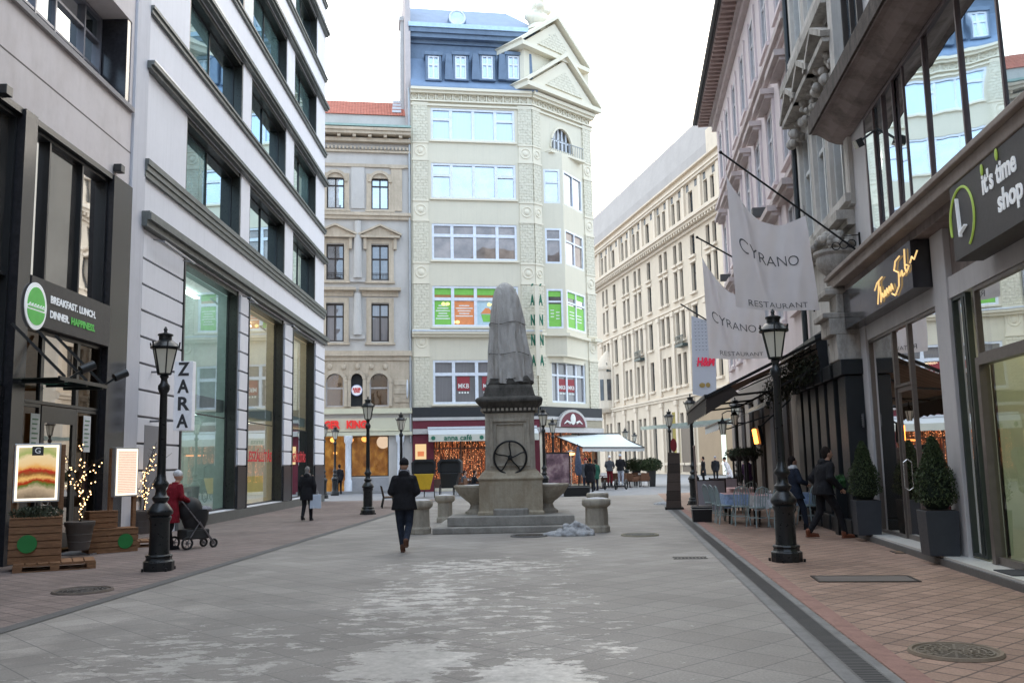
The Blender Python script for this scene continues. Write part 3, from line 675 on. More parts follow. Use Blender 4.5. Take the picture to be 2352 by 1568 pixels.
# white posters in the windows
for px in (76, 196):
    pu, pz = FL.uv(px, 1000, .05)
    m = MB(); m.box(pu-.17, pu+.17, .02, .028, pz-.35, pz+.42); po = m.build('window_poster', plain('poster white', (.68,.70,.71), .7), bur)
    m = MB()
    for k in range(7): m.box(pu-.12, pu+.1-.03*(k%3), .012, .018, pz+.3-.09*k, pz+.325-.09*k)
    m.build('poster_print', plain('poster print', (.12,.25,.15), .7), po)
# glass canopy on struts
cz = FL.uv(260, 920, -.1)[1]
cnp = thing('glass_canopy', FL.w(ul1-.45, -.14, 0), FL.rot, 'small glass canopy hung on dark tie rods over the restaurant door', 'canopy')
Wc = FL.u(243, 930, -.95)-ul1+.45
m = MB(); m.box(0, Wc, -.80, .0, 3.30, 3.325); m.build('glass_sheet', sglass('canopy glass', (.55,.66,.63), .16, (.8,.9,.85), 0), cnp)
m = MB(); m.box(0, Wc, -.84, -.80, 3.28, 3.35)
for x in (.3, Wc*.6, Wc-.1): m.bar((x,-.78,3.36),(x-.45,.0,4.30), .05); m.bar((x,-.78,3.28),(x,0,3.28), .05)
m.build('frame', M_BLK, cnp)
for (x, px) in ((FL.u(197,875,-1.15)-ul1+.45, 195), (FL.u(268,887,-1.1)-ul1+.45, 270)):
    m = MB(); m.tube([(x-.1,-.95,3.50),(x+.08,-1.12,3.62)], .085, 14); me_ = m.build('spotlight', M_BLK, cnp, smooth=True)
    m = MB(); m.bar((min(x-.25,Wc),-.80,3.33),(x-.08,-.97,3.50), .04); m.build('arm', M_BLK, me_)
# two square wall lamps
for (px, py) in ((10, 209), (273, 388)):
    u_, z_ = FL.uv(px, py, -.1); t = thing('wall_lamp', FL.w(u_, 0, z_), FL.rot, 'black box wall lamp near the left picture edge' if px < 100 else 'black box wall lamp beside the pale stone pier', 'wall lamp')
    m = MB(); m.box(-.11, .11, -.2, -.02, -.09, .09); m.build('housing', M_BLK, t, bev=.01); m = MB(); m.box(-.05, .05, -.03, .0, -.05, .05); m.build('mount', M_BLK, t)
# ================================================================== CENTRE: cream corner house
M_CRM = stone('cream render', (.67,.625,.50), .8, .05, .8, .05, 25, streak=.10)
M_CRT = stone('cream trim', (.73,.675,.54), .75, .05, 1, .08, 30)
def relief_mat():
    t = NT('cream relief tiles'); co = t.coord(); 
    sp = t.n('ShaderNodeSeparateXYZ'); t.l(co, sp.inputs[0]); cb = t.n('ShaderNodeCombineXYZ'); t.l(sp.outputs['X'], cb.inputs['X']); t.l(sp.outputs['Z'], cb.inputs['Y'])
    b = t.n('ShaderNodeTexBrick'); b.inputs['Scale'].default_value = 1; b.inputs['Brick Width'].default_value = .34; b.inputs['Row Height'].default_value = .19; b.inputs['Mortar Size'].default_value = .02; b.inputs['Mortar Smooth'].default_value = .6
    t.l(cb.outputs[0], b.inputs['Vector'])
    v = t.n('ShaderNodeTexVoronoi', feature='SMOOTH_F1'); v.inputs['Scale'].default_value = 6.5; t.l(co, v.inputs['Vector'])
    h = t.math('ADD', t.math('MULTIPLY', v.outputs['Distance'], 1.1), t.math('MULTIPLY', b.outputs['Fac'], -.5))
    c = t.ramp(h, [(.0, (.50,.455,.345)), (.30, (.64,.60,.475)), (.8, (.70,.66,.535))])
    return t.done(t.bsdf(c, .75, 0, t.bump(h, .7, .04), .25))
M_REL = relief_mat()
M_SLT = stone('blue slate roof', (.20,.275,.39), .55, .18, 1.5, .3, 18, streak=.15, dark=(.2,.28,.38))
M_SLD = stone('dark slate metal', (.15,.205,.285), .5, .25, 2, .2, 12)
M_WWH = plain('white window frame', (.72,.76,.82), .4, 0, .4)
GSKY = wglass('glass painted sky blue', (0,0,0), .30, (.82,.93,1), .08, .7, curtain=(.42,.55,.70), fres=.5)  # blue sky reflection painted into the pane through the curtain colour
GSK2 = wglass('glass sky hills', (.26,.30,.36), .42, (.85,.94,1), .25, .9, fres=.5)
GBRN = wglass('glass beige reflection', (.20,.165,.145), .12, (.9,.85,.85), .2, .7, fres=.4)
GDRK = wglass('glass dark room', (.09,.085,.08), .10, (.9,.95,1), .1, .8, fres=.4)
GCUR = wglass('glass grey curtain', (0,0,0), .08, (.9,.95,1), .05, .8, curtain=(.22,.21,.21), fres=.4)
cr_ = thing('corner_building', FC.w(0), FC.rot, 'tall cream corner house with blue slate mansard roof and white band windows', 'building')
def cu(px, py=900): return FC.u(px, py)
def cz(px, py): return FC.uv(px, py)[1]
wx = (cu(995), cu(1195))
RW = [(5.55, 8.2), (10.35, 13.0), (14.6, 17.0), (18.45, 20.85), (22.1, 24.35)]
RW = [(cz(1000, b), cz(1000, t)) for (b, t) in ((928, 827), (750, 656), (597, 513), (455, 374), (322, 248))]
ZF = cz(1000, 958); ZC0 = cz(1000, 236); ZC1 = cz(1000, 206)
DEP = 14
m = MB(); facade(m, UC, UD, 0, ZC1, [(wx[0], wx[1], a, b) for a, b in RW]+[(UC+1.1, UD-.4, .2, 3.65)], .28)
m.quad((UC,0,0),(UC,DEP,0),(UC,DEP,ZC1),(UC,0,ZC1)); m.build('wall', M_CRM, cr_)
# relief pilasters left and right of the windows, medallions between the storeys
pl = [(UC+.12, wx[0]-.22), (wx[1]+.22, UD-.02)]
def ring(mb, u, z, r, y=-.09): mb.torus((u, y, z), r, .05, 22, 6, 'xz'); mb.ell((u, y, z), (r*.55, .07, r*.6), 12, 7)
def pilaster(parent, a, b, y=0):
    segs = [(ZF+.1, RW[0][1]+.2), (RW[1][0]-.15, RW[1][1]+.1), (RW[2][0]-.15, RW[2][1]+.1), (RW[3][0]-.15, RW[3][1]+.1), (RW[4][0]-.15, ZC0-.15)]
    for i, (z0, z1) in enumerate(segs):
        p = MB(); p.box(a, b, y-.09, y+.02, z0, z1); p.build('relief_pilaster', M_REL, parent)
        t = MB(); t.box(a-.04, b+.04, y-.13, y+.02, z1, z1+.12); t.build('moulding', M_CRT, parent)
        if i < 4:
            z2 = segs[i+1][0]; p = MB(); p.box(a, b, y-.06, y+.02, z1+.12, z2-.1); p.build('relief_panel', M_CRT, parent)
            p = MB(); ring(p, (a+b)/2, (z1+z2)/2+.05, min((b-a)*.36, (z2-z1)*.34), y-.06); p.build('medallion', M_CRT, parent, smooth=True)
            t = MB(); t.box(a-.04, b+.04, y-.11, y+.02, z2-.1, z2); t.build('moulding', M_CRT, parent)
for a, b in pl: pilaster(cr_, a, b)
WC = (.235, .5, .765)
for i, (a, b) in enumerate(RW):
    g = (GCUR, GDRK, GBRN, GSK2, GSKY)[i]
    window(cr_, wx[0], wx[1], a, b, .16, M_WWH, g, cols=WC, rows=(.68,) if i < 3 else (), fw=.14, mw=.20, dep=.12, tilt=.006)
    if i >= 3:
        for (x0, x1) in ((wx[0]+.1, wx[0]+.235*(wx[1]-wx[0])-.1), (wx[0]+.765*(wx[1]-wx[0])+.1, wx[1]-.1)):
            t = MB(); t.box(x0, x1, .05, .15, b-(b-a)*.38, b-(b-a)*.30); t.build('transom', M_WWH, cr_)
    s = MB(); s.box(wx[0]-.1, wx[1]+.1, -.13, .02, a-.12, a-.005); s.build('window_sill', M_CRT, cr_)
# leasing posters on the second storey
a, b = RW[1]; H = b-a; Wd = wx[1]-wx[0]; f = [wx[0]+.14, wx[0]+.235*Wd-.1, wx[0]+.235*Wd+.1, wx[0]+.5*Wd-.1, wx[0]+.5*Wd+.1, wx[0]+.765*Wd-.1, wx[0]+.765*Wd+.1, wx[1]-.14]
PG = plain('poster lime', (.20,.50,.09), .6, emit=(.2,.6,.08), es=.08); PO = plain('poster orange', (.72,.26,.10), .6, emit=(.8,.3,.1), es=.08); PB = plain('poster pale', (.50,.66,.72), .6)
PW = plain('poster white ink', (.8,.82,.78), .6)
zt_ = a+H*.645
def poster(u0, u1, mat, parent, y=.14, lines=6, logo=False, z0=None, z1=None):
    z0 = z0 or a+.16; z1 = z1 or zt_-.02
    m = MB(); m.box(u0, u1, y-.006, y, z0, z1); po = m.build('window_poster', mat, parent)
    cx = (u0+u1)/2; h = z1-z0; w_ = (u1-u0)
    if lines:
        m = MB()
        for k in range(lines):
            ww = w_*(.34+.1*math.sin(k*2.1+u0)); m.box(cx-ww, cx+ww, y-.014, y-.008, z1-h*(.2+.11*k)-.03, z1-h*(.2+.11*k)+.035)
        m.build('poster_print', PW, po)
    return po
poster(f[0], f[1], PG, cr_); poster(f[2], f[3], PO, cr_, lines=5); pp = poster(f[4], f[5], PB, cr_, lines=0); poster(f[6], f[7], PG, cr_)
cx = (f[4]+f[5])/2; zz = a+.62
m = MB(); m.prism([(cx-.42,zz+.25),(cx-.1,zz+.62),(cx+.12,zz+.62),(cx+.45,zz+.25)], .120, .128); m.build('poster_print', PO, pp)
m = MB(); m.prism([(cx-.38,zz+.2),(cx+.4,zz+.2),(cx+.28,zz-.28),(cx-.26,zz-.28)], .120, .128); m.build('poster_print', PG, pp)
for k in range(4):
    m = MB(); m.box(f[2*k], f[2*k+1], .146, .152, b-.14-.42, b-.14); m.build('green_band', PG, cr_)
    m = MB(); m.box(f[2*k], f[2*k+1], .147, .153, zt_+.12, b-.57); m.build('amber_ceiling', plain('amber ceiling', (.30,.14,.05), .6, emit=(.8,.35,.1), es=.12), cr_)
for (u_, z_) in ((f[1]-.35, zt_-.22), (f[5]-.35, zt_-.25), (f[2]+.08, a+.32)):
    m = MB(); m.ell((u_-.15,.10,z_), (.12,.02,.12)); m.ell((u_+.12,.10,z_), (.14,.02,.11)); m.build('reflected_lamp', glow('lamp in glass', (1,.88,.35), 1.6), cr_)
# bank posters on the first storey
PM = plain('poster wine', (.30,.04,.05), .6)
def bank(u0, u1, parent, z0, z1, y=.13):
    m = MB(); m.box(u0, u1, y-.008, y, z0, z1); po = m.build('window_poster', PM, parent)
    text('MKB', (u1-u0)*.52, PW, po, 'lettering', ((u0+u1)/2, y-.02, z0+(z1-z0)*.32), w=(u1-u0)*.85, weight=.005)
    m = MB()
    for k in range(4): m.box(u0+(u1-u0)*(.12+.22*k), u0+(u1-u0)*(.12+.22*k+.14), y-.012, y-.002, z0-.18, z0-.06)
    m.build('bank_emblem_bars', PW, po)
a0_, b0_ = RW[0]
bank(f[2]+.12, f[3]-.35, cr_, a0_+.85, a0_+1.75); bank(f[4]+.25, f[5]-.3, cr_, a0_+.85, a0_+1.75)
# ledge over first storey, main cornice
lz = cz(1000, 770)
m = MB(); cornice(m, UC, UD+.3, [(.25, lz-.12, lz+.05), (.42, lz+.05, lz+.20)]); m.build('cornice', M_CRT, cr_)
m = MB(); m.box(UC, UD+.3, -.46, 0, lz+.20, lz+.30); m.build('metal_flashing', plain('pale flashing', (.62,.66,.70), .4, .3), cr_)
m = MB(); cornice(m, UC, UD, [(.12, ZC0-.25, ZC0-.12), (.20, ZC0+.02, ZC0+.12), (.30, ZC1-.35, ZC1-.18), (.45, ZC1-.18, ZC1)]); m.build('cornice', M_CRT, cr_)
m = MB(); k = UC+.25
while k < UD-.1: m.torus((k, -.05, (ZC0+ZC1)/2-.08), .17, .045, 14, 6, 'xz'); m.box(k+.24, k+.32, -.16, 0, ZC0+.12, ZC1-.36); k += .56
m.build('frieze_ornament', M_CRT, cr_, smooth=True)
# ------------- turned corner part
Ld = 6.0
crn = FD   # frame of the turned front, expressed through an empty child
cant = empty('corner_bay', (UD, 0, 0), FD.rot-FC.rot); cant.parent = cr_
ax, bx, cxx = (.80, 0), None, None
zo0, zo1 = cz(1260, 815)+.1, cz(1260, 345)
hs = [(1.35, 4.75, RW[0][0]+.1, RW[0][1]+.05)]
arch_c = 2.95
zl0, zl1 = cz(1290, 338)+.35, cz(1290, 288)+.45
m = MB(); facade(m, 0, Ld, 0, ZC1, hs+[(arch_c-1.15, arch_c+1.15, zl0, zl1), (.3, Ld-.3, .2, 3.6)], .3); m.quad((Ld,0,0),(Ld,9,0),(Ld,9,ZC1),(Ld,0,ZC1)); m.build('wall', M_CRM, cant)
window(cant, 1.35, 4.75, RW[0][0]+.1, RW[0][1]+.05, .2, M_WWH, GCUR, cols=(.2,.46,.74), rows=(.66,), fw=.12, mw=.13, dep=.12)
bank(2.15, 2.85, cant, a0_+.85, a0_+1.7, .17); bank(3.05, 3.75, cant, a0_+.85, a0_+1.7, .17)
# arched window of the top storey
n = 14
m = MB(); arc = [(arch_c+1.15*math.cos(PI*k/n), zl0+(zl1-zl0)*math.sin(PI*k/n)) for k in range(n+1)]
m.prism([(arch_c+1.15, zl1+.01)]+arc[:n//2+1], -.004, .1); m.prism([(arch_c-1.15, zl1+.01)]+arc[:n//2-1:-1], -.004, .1)
m.build('arch_surround', M_CRM, cant)
m = MB(); 
for k in range(n): m.bar((arc[k][0], -.02, arc[k][1]), (arc[k+1][0], -.02, arc[k+1][1]), .14, .14)
m.build('arch_moulding', M_CRT, cant)
f2 = MB()
for x in (-1.05,-.62,-.2,.2,.62,1.05):
    h_ = (zl1-zl0)*math.sqrt(max(0.02, 1-(x/1.16)**2)); f2.box(arch_c+x-.04, arch_c+x+.04, .12, .2, zl0, zl0+h_)
f2.box(arch_c-1.1, arch_c+1.1, .13, .19, zl0+.62, zl0+.70); fo = f2.build('window', M_WWH, cant)
m = MB(); m.prism(arc, .2, .21); m.build('pane', GDRK, fo)
m = MB(); m.box(arch_c-1.75, arch_c+1.75, -.62, 0, zo1-.02, zo1+.14); m.build('balcony_slab', M_CRT, cant)
m = MB(); 
for k in range(18): m.bar((arch_c-1.6+3.2*k/17, -.55, zo1+.14), (arch_c-1.6+3.2*k/17, -.55, zo1+.95), .025)
m.bar((arch_c-1.65,-.55,zo1+.95),(arch_c+1.65,-.55,zo1+.95), .045); m.build('balcony_railing', plain('railing grey', (.28,.30,.32), .5, .4), cant)
pilaster_segs = [(-.0, .72), (5.1, Ld)]
for a_, b_ in pilaster_segs: pilaster(cant, a_, b_)
# oriel: two facets
A = Vector((.80, 0)); th = FC.rot-FD.rot
B = A + Vector((math.cos(th), math.sin(th)))*1.45
C_ = Vector((5.05, 0))
# facet frames as child empties
def facet(p, q, rows, ncol, gl, posters):
    L = (q-p).length; e_ = empty('oriel_face', (p.x, p.y, 0), math.atan2(q.y-p.y, q.x-p.x)); e_.parent = cant
    hh = [(.16, L-.16, rows[i][0], rows[i][1]) for i in range(len(rows))]
    return L, e_, hh
OR = [(RW[1][0]-.02, RW[1][1]-.05), (RW[2][0]-.02, RW[2][1]-.05), (RW[3][0]-.02, RW[3][1]-.05)]
for (p, q, nc) in ((A, B, 1), (B, C_, 2)):
    L = (q-p).length; ang = math.atan2(q.y-p.y, q.x-p.x)
    T = Matrix.Translation((p.x, p.y, 0)) @ Matrix.Rotation(ang, 4, 'Z')
    hh = [(.16, L-.20, a_, b_) for a_, b_ in OR]
    m = MB(); m.T = T; facade(m, 0, L, zo0, zo1, hh, .14); m.build('oriel_wall', M_CRM, cant)
    for i, (a_, b_) in enumerate(OR):
        gl = (GDRK, GBRN, GSK2)[i] if nc == 1 else (GDRK, GBRN, GDRK)[i]
        w_ = window(cant, .16, L-.2, a_, b_, .1, M_WWH, gl, cols=(.5,) if nc == 2 else (), rows=(.68,) if i < 2 else ((.62,) if nc == 1 else ()), fw=.12, mw=.12, dep=.1)
        w_.data.transform(T); 
        for ch in w_.children: ch.data.transform(T)
    m = MB(); m.T = T; a_, b_ = OR[0]; H_ = b_-a_
    m.box(.29, L-.33, .085, .092, a_+.14, a_+H_*.62); po = m.build('window_poster', PG, cant)
    m = MB(); m.T = T; m.box(.29, L-.33, .085, .092, b_-.5, b_-.14); m.build('green_band', PG, cant)
    m = MB(); m.T = T
    for k in range(3): m.box(.29+(L-.6)*.15, .29+(L-.6)*.42, .075, .083, a_+H_*(.45-.08*k), a_+H_*(.45-.08*k)+.06); m.box(.29+(L-.6)*.58, .29+(L-.6)*.85, .075, .083, a_+H_*(.40-.08*k), a_+H_*(.40-.08*k)+.06)
    m.build('poster_print', PW, po)
m = MB(); m.prismz([(A.x-.1,0),(A.x,A.y),(B.x,B.y),(C_.x,C_.y),(C_.x+.05,.05),(A.x-.1,.05)], zo0-.12, zo0); m.prismz([(A.x+.3,.0),(B.x,B.y+.35),(C_.x-.4,.0)], zo0-.5, zo0-.12)
m.build('oriel_base', M_CRT, cant)
m = MB(); m.prismz([(A.x-.25,.02),(A.x-.1,-.15),(B.x,B.y-.3),(C_.x+.25,-.12),(C_.x+.3,.02)], lz+.02, lz+.22); m.build('cornice', M_CRT, cant)
m = MB(); m.box(-.1, A.x-.3, -.42, 0, lz, lz+.2); m.box(C_.x+.35, Ld+.15, -.42, 0, lz, lz+.2); m.build('cornice', M_CRT, cant)
m = MB(); cornice(m, -.1, Ld+.2, [(.12, ZC0-.25, ZC0-.12), (.20, ZC0+.02, ZC0+.12), (.30, ZC1-.35, ZC1-.18), (.45, ZC1-.18, ZC1+.05)]); m.build('cornice', M_CRT, cant)
m = MB(); k = .3
while k < Ld: m.torus((k, -.05, (ZC0+ZC1)/2-.08), .17, .045, 14, 6, 'xz'); k += .5
m.build('frieze_ornament', M_CRT, cant, smooth=True)
# gables
def pediment(u0, u1, zb, za, y0, y1, ua=None):
    ua = ua or (u0+u1)/2; t_ = .30
    m = MB(); m.prism([(u0+.3,zb),(u1-.3,zb),(ua,za-.25)], y0+.35, y1); m.build('gable_wall', M_CRT, cant)
    m = MB(); m.box(u0, u1, y0, y1-.02, zb-.3, zb)
    for (p, q) in (((u0,zb),(ua,za)), ((u1,zb),(ua,za))):
        m.prism([p, q, (q[0], q[1]+t_*1.0), (p[0]+(-.15 if p[0] < ua else .15), p[1]+t_*.3)], y0, y1-.03)
    m.build('gable_cornice', M_CRT, cant)
    m = MB(); s_ = .5; m.prism([(ua+(u0-ua)*s_, zb+.35), (ua+(u1-ua)*s_, zb+.35), (ua, zb+.35+(za-zb)*s_)], y0+.27, y0+.36); m.build('gable_relief', M_REL, cant)
pediment(-1.0, Ld+.55, ZC1+.45, cz(1305, 144)+1.0, -.75, 2.6, 3.0)
m = MB(); m.box(-.6, Ld+.1, .0, 2.8, ZC1+.2, ZC1+3.6); m.build('gable_block', M_CRM, cant)
pediment(-1.2, Ld-.3, ZC1+3.3, cz(1293, 62)+1.1, -.5, 3.0, 2.4)
zt0 = cz(1280, 62)+.6
m = MB(); m.box(1.3, 3.3, .2, 2.6, zt0-1.0, zt0); m.lathe([(1.15,0),(.9,.25),(.8,.5)], 20, (2.3, 1.2, zt0)); m.build('statue_pedestal', M_CRT, cant, bev=.04)
st = thing('roof_statue', FD.w(2.3, 1.2, zt0+.40), FD.rot, 'carved stone figure group crowning the corner gable roof', 'statue')
m = MB(); rnd = random.Random(3)
m.ell((0,0,.45), (.75,.6,.55)); m.ell((.05,0,1.1), (.52,.45,.6)); m.ell((0,0,1.85), (.3,.3,.4)); m.ell((0,0,2.35), (.16,.18,.22)); m.cone2((.3,0,1.5), .14, (.75,0,.6), .1); m.cone2((-.3,0,1.5), .14, (-.7,.1,.5), .1)
for k in range(26): m.ell((rnd.uniform(-.8,.8), rnd.uniform(-.5,.2), rnd.uniform(.1,1.3)), rnd.uniform(.1,.26), 8, 6)
o = m.build('figure', M_CRT, st, smooth=True, angle=None); o.scale = (1.35,1.2,1.15); r_ = o.modifiers.new('r', 'REMESH'); r_.mode = 'VOXEL'; r_.voxel_size = .06
# ------------- roofs
x0, x1 = UC-.0, UD+.4
zr0 = ZC1; zr1 = cz(1000, 180)+.0; zr2 = cz(1000, 112)+.7; zr3 = cz(1000, 85)+1.0; zr4 = cz(1000, 12)+2.4
m = MB(); m.prismz([(x0,-.35),(x1,-.35),(x1,.4),(x0,.4)], zr0, zr0+.12)
m.quad((x0,-.3,zr0+.12),(x1,-.3,zr0+.12),(x1,.25,zr1),(x0,.25,zr1)); 
m.quad((x0,.25,zr1),(x1,.25,zr1),(x1,1.3,zr2),(x0,1.3,zr2)); m.build('mansard_slope', M_SLT, cr_)
m = MB(); m.box(x0, x1-.6, .75, 2.2, zr2-.0, zr2+.25); m.box(x0-.1, x1-.5, .35, 2.2, zr2+.25, zr2+.55); m.box(x0-.1, x1-.5, .2, 2.2, zr2+.55, zr3-.1); m.build('roof_ledge', M_SLD, cr_)
m = MB(); m.box(x0-.1, x1-.45, .1, .3, zr3-.25, zr3+.05); m.build('gutter', plain('pale blue gutter', (.42,.55,.66), .4, .3), cr_)
m = MB(); xh = cu(1150, 100)+1.2
m.quad((x0,.9,zr3),(x1+1.2,.9,zr3),(xh,5.2,zr4),(x0,5.2,zr4)); m.quad((x1+1.2,.9,zr3),(x1+3.5,9,zr3),(xh,9,zr4),(xh,5.2,zr4)); m.quad((x0,5.2,zr4),(xh,5.2,zr4),(xh,9,zr4),(x0,9,zr4))
m.build('roof', M_SLT, cr_)
m = MB(); m.box(x0, x1+.6, .9, 9, zr1, zr3-.01); m.build('attic_block', M_SLD, cr_)
for k, px in enumerate((995, 1057, 1118, 1178)):
    uc = FC.u(px, 155, .3); z0, z1 = FC.uv(px, 180, .1)[1], FC.uv(px, 134, .1)[1]; wd = .40
    m = MB(); m.box(uc-wd-.12, uc-wd+.02, -.02, 1.2, z0-.1, z1+.15); m.box(uc+wd-.02, uc+wd+.12, -.02, 1.2, z0-.1, z1+.15); m.box(uc-wd-.2, uc+wd+.2, -.1, 1.3, z1+.15, z1+.38); m.box(uc-wd-.15, uc+wd+.15, -.05, .6, z0-.22, z0-.1)
    dm = m.build('dormer', M_SLD, cr_, bev=.02)
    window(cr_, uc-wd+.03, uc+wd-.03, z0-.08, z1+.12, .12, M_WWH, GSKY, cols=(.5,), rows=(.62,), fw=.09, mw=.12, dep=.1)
    p = MB(); u2 = uc+.95; p.prism([(u2-.22,z0-.1),(u2+.36,z0-.1),(u2+.28,z1+.3),(u2-.14,z1+.3)], -.05, .8); p.build('dormer_pier', M_SLD, cr_, bev=.03)
# round dormer
ud, zd_ = FC.uv(1049, 47, 2.2)
m = MB(); n = 16; ar = [(ud+.62*math.cos(PI*k/n), zd_+.62*math.sin(PI*k/n)) for k in range(n+1)]; m.prism(ar+[(ud-.62,zd_-.62),(ud+.62,zd_-.62)], 1.9, 4.2); dm = m.build('round_dormer', M_SLD, cr_)
m = MB(); m.torus((ud,1.88,zd_), .52, .08, 24, 8); m.box(ud-.5,ud+.5,1.86,1.9,zd_-.6,zd_-.48); m.build('frame', M_WWH, dm)
m = MB(); m.lathe([(.46,0),(.46,.02)], 24); me = m.mesh('pane'); me.transform(Matrix.Rotation(PI/2,4,'X')); me.materials.append(wglass('porthole glass', (.35,.5,.48), .3, (.9,1,.98), 0)); o = bpy.data.objects.new('pane', me); COL.objects.link(o); o.parent = dm; o.location = (ud, 1.89, zd_)
# party wall + chimneys
m = MB(); up = FC.u(931, 200, .2); m.box(up, UC+.02, .2, 12, 0, zr4-.0); m.build('party_wall', stone('party wall pink grey', (.52,.46,.44), .85, .12, .8, .2, 20, grime=.3, dark=(.35,.3,.28)), cr_)
m = MB(); uq = FC.u(919, 100, 3); m.box(uq, up-.02, 2, 3.4, 20, cz(925, 55)+1.2); m.box(uq-.1, up-.02, 1.9, 3.5, cz(925, 55)+1.2, cz(925, 55)+1.5); m.build('chimney', stone('chimney render', (.5,.5,.49), .85, .15, 1), cr_)
m = MB(); m.tube([(UC-.12,-.12,3),(UC-.12,-.12,ZC1)], .07); m.build('downpipe', plain('zinc pipe', (.35,.37,.38), .45, .5), cr_)
# ------------- ground floor of the corner house: dark fascia, wine front, lit cafe windows
M_DKF = plain('dark fascia', (.025,.027,.030), .6); M_WINE = plain('wine red paint', (.13,.018,.032), .5); M_GRY = stone('pale grey moulding', (.5,.48,.46), .7)
z935, z958, z967, z985, z992 = cz(1040, 935), cz(1040, 958), cz(1040, 965), cz(1040, 984), cz(1040, 992)
for (par, a_, b_) in ((cr_, UC, UD), (cant, 0.02, Ld+.1)):
    m = MB(); m.box(a_, b_, -.22, .02, z958, z935); m.build('dark_fascia', M_DKF, par)
    m = MB(); m.box(a_, b_, -.26, .02, z967, z958); m.build('fascia_moulding', M_GRY, par)
    m = MB(); m.box(a_, b_, -.20, .02, z985, z967); m.build('wine_fascia', M_WINE if par is cr_ else stone('sand panel', (.34,.30,.22), .7), par)
    m = MB(); m.box(a_, b_, -.30, .02, z992-.1, z985); m.build('fascia_moulding', M_GRY, par)
m = MB(); m.box(UC, UC+1.3, -.15, .02, 0, z992-.1); m.build('shopfront_pier', M_WINE, cr_)
m = MB(); m.box(UD-.4, UD, -.15, .02, 0, z992-.1); m.build('shopfront_pier', M_WINE, cr_)
lm = MB(); lu, lz_ = FC.uv(966, 1040); lm.box(lu-.34, lu+.34, -.24, -.16, lz_-.55, lz_+.55); lb_ = lm.build('lit_menu_case', glow('menu case', (1,.72,.38), .95), cr_)
lm = MB(); lm.box(lu-.2,lu+.2,-.25,-.242,lz_-.2,lz_+.1); lm.build('menu_picture', plain('menu pic', (.5,.12,.05), .6, emit=(.9,.3,.1), es=.5), lb_)
def spark_mat():
    t = NT('curtain of amber light strings'); co = t.coord()
    v = t.n('ShaderNodeTexVoronoi'); v.inputs['Scale'].default_value = 9.0; t.l(t.coord(scale=(1.5,0,.8)), v.inputs['Vector'])
    s1 = t.ramp(v.outputs['Distance'], [(.0, 1.0), (.30, .0)])
    n_ = t.noise(t.coord(scale=(3.2,0,.8)), 1.6, 5, .7); nn = t.ramp(n_, [(.30, .25), (.58, 1.0)])
    wv = t.noise(t.coord(scale=(11,0,.6)), 1.4, 3, .6)
    f_ = t.math('MULTIPLY', s1, nn)
    c = t.ramp(n_, [(.3, (1.0,.16,.04)), (.5, (1.0,.32,.12)), (.7, (1.0,.55,.28))])
    e_ = t.math('MULTIPLY', t.math('ADD', f_, t.math('MULTIPLY', t.ramp(wv, [(.45, 0.0), (.6, .12)]), nn)), 3.6)
    p = t.bsdf((.045,.02,.015), .5, 0, None, .3, c, 1); t.l(e_, p.inputs['Emission Strength']); return t.done(p)
M_SPK = spark_mat()
m = MB(); m.quad((UC+1.3,.6,.2),(UD-.4,.6,.2),(UD-.4,.6,3.7),(UC+1.3,.6,3.7)); o = m.build('cafe_window_lights', M_SPK, cr_); o['kind'] = 'stuff'
m = MB(); m.quad((.3,.5,.2),(Ld-.3,.5,.2),(Ld-.3,.5,3.6),(.3,.5,3.6)); o = m.build('cafe_window_lights', M_SPK, cant); o['kind'] = 'stuff'
m = MB(); k = UC+1.3
while k < UD-.4: m.box(k-.05, k+.05, .0, .12, .2, 3.65); k += 1.72
m.box(UC+1.3, UD-.4, .02, .1, 2.6, 2.68); m.box(UC+1.3, UD-.4, .02, .14, .2, .75); m.build('shopfront_frame', plain('brown shopfront', (.09,.045,.03), .5), cr_)
m = MB(); 
for k in range(4): m.box(.3+k*1.8-.05, .3+k*1.8+.05, 0, .12, .2, 3.6)
m.build('shopfront_frame', plain('brown shopfront', (.09,.045,.03), .5), cant)
for u_ in (FC.u(1192,1030), FC.u(1217,1030)):
    m = MB(); m.box(u_-.28, u_+.28, .30, .36, FC.uv(1200,1030)[1]-.06, FC.uv(1200,1030)[1]+.05); m.build('heat_lamp', glow('heater glow', (1,.33,.08), 2.2), cr_)
# arched crest over the terrace entrance with white cameo
cu_, cz_ = FD.uv(1313, 968, -.3)
crs = empty('crest', (cu_, 0, 0), 0); 
m = MB(); n = 16; m.prism([(cu_+1.25*math.cos(PI*k/n), z985+ .05 + .98*math.sin(PI*k/n)) for k in range(n+1)], -.42, -.1); cb = m.build('arched_crest', M_WINE, cant)
bpy.data.objects.remove(crs)
m = MB()
for k in range(n): m.bar((cu_+1.33*math.cos(PI*k/n), -.28, z985+.05+1.06*math.sin(PI*k/n)), (cu_+1.33*math.cos(PI*(k+1)/n), -.28, z985+.05+1.06*math.sin(PI*(k+1)/n)), .32, .16)
m.build('crest_moulding', M_GRY, cb)
m = MB(); m.ell((cu_,-.44,z985+.55), (.26,.05,.36))
for s in (-1,1): m.tube([(cu_+s*.3,-.45,z985+.3),(cu_+s*.6,-.45,z985+.42),(cu_+s*.9,-.45,z985+.25)], [.09,.07,.03]); 
m.build('cameo', plain('cameo white', (.7,.7,.66), .5), cb)
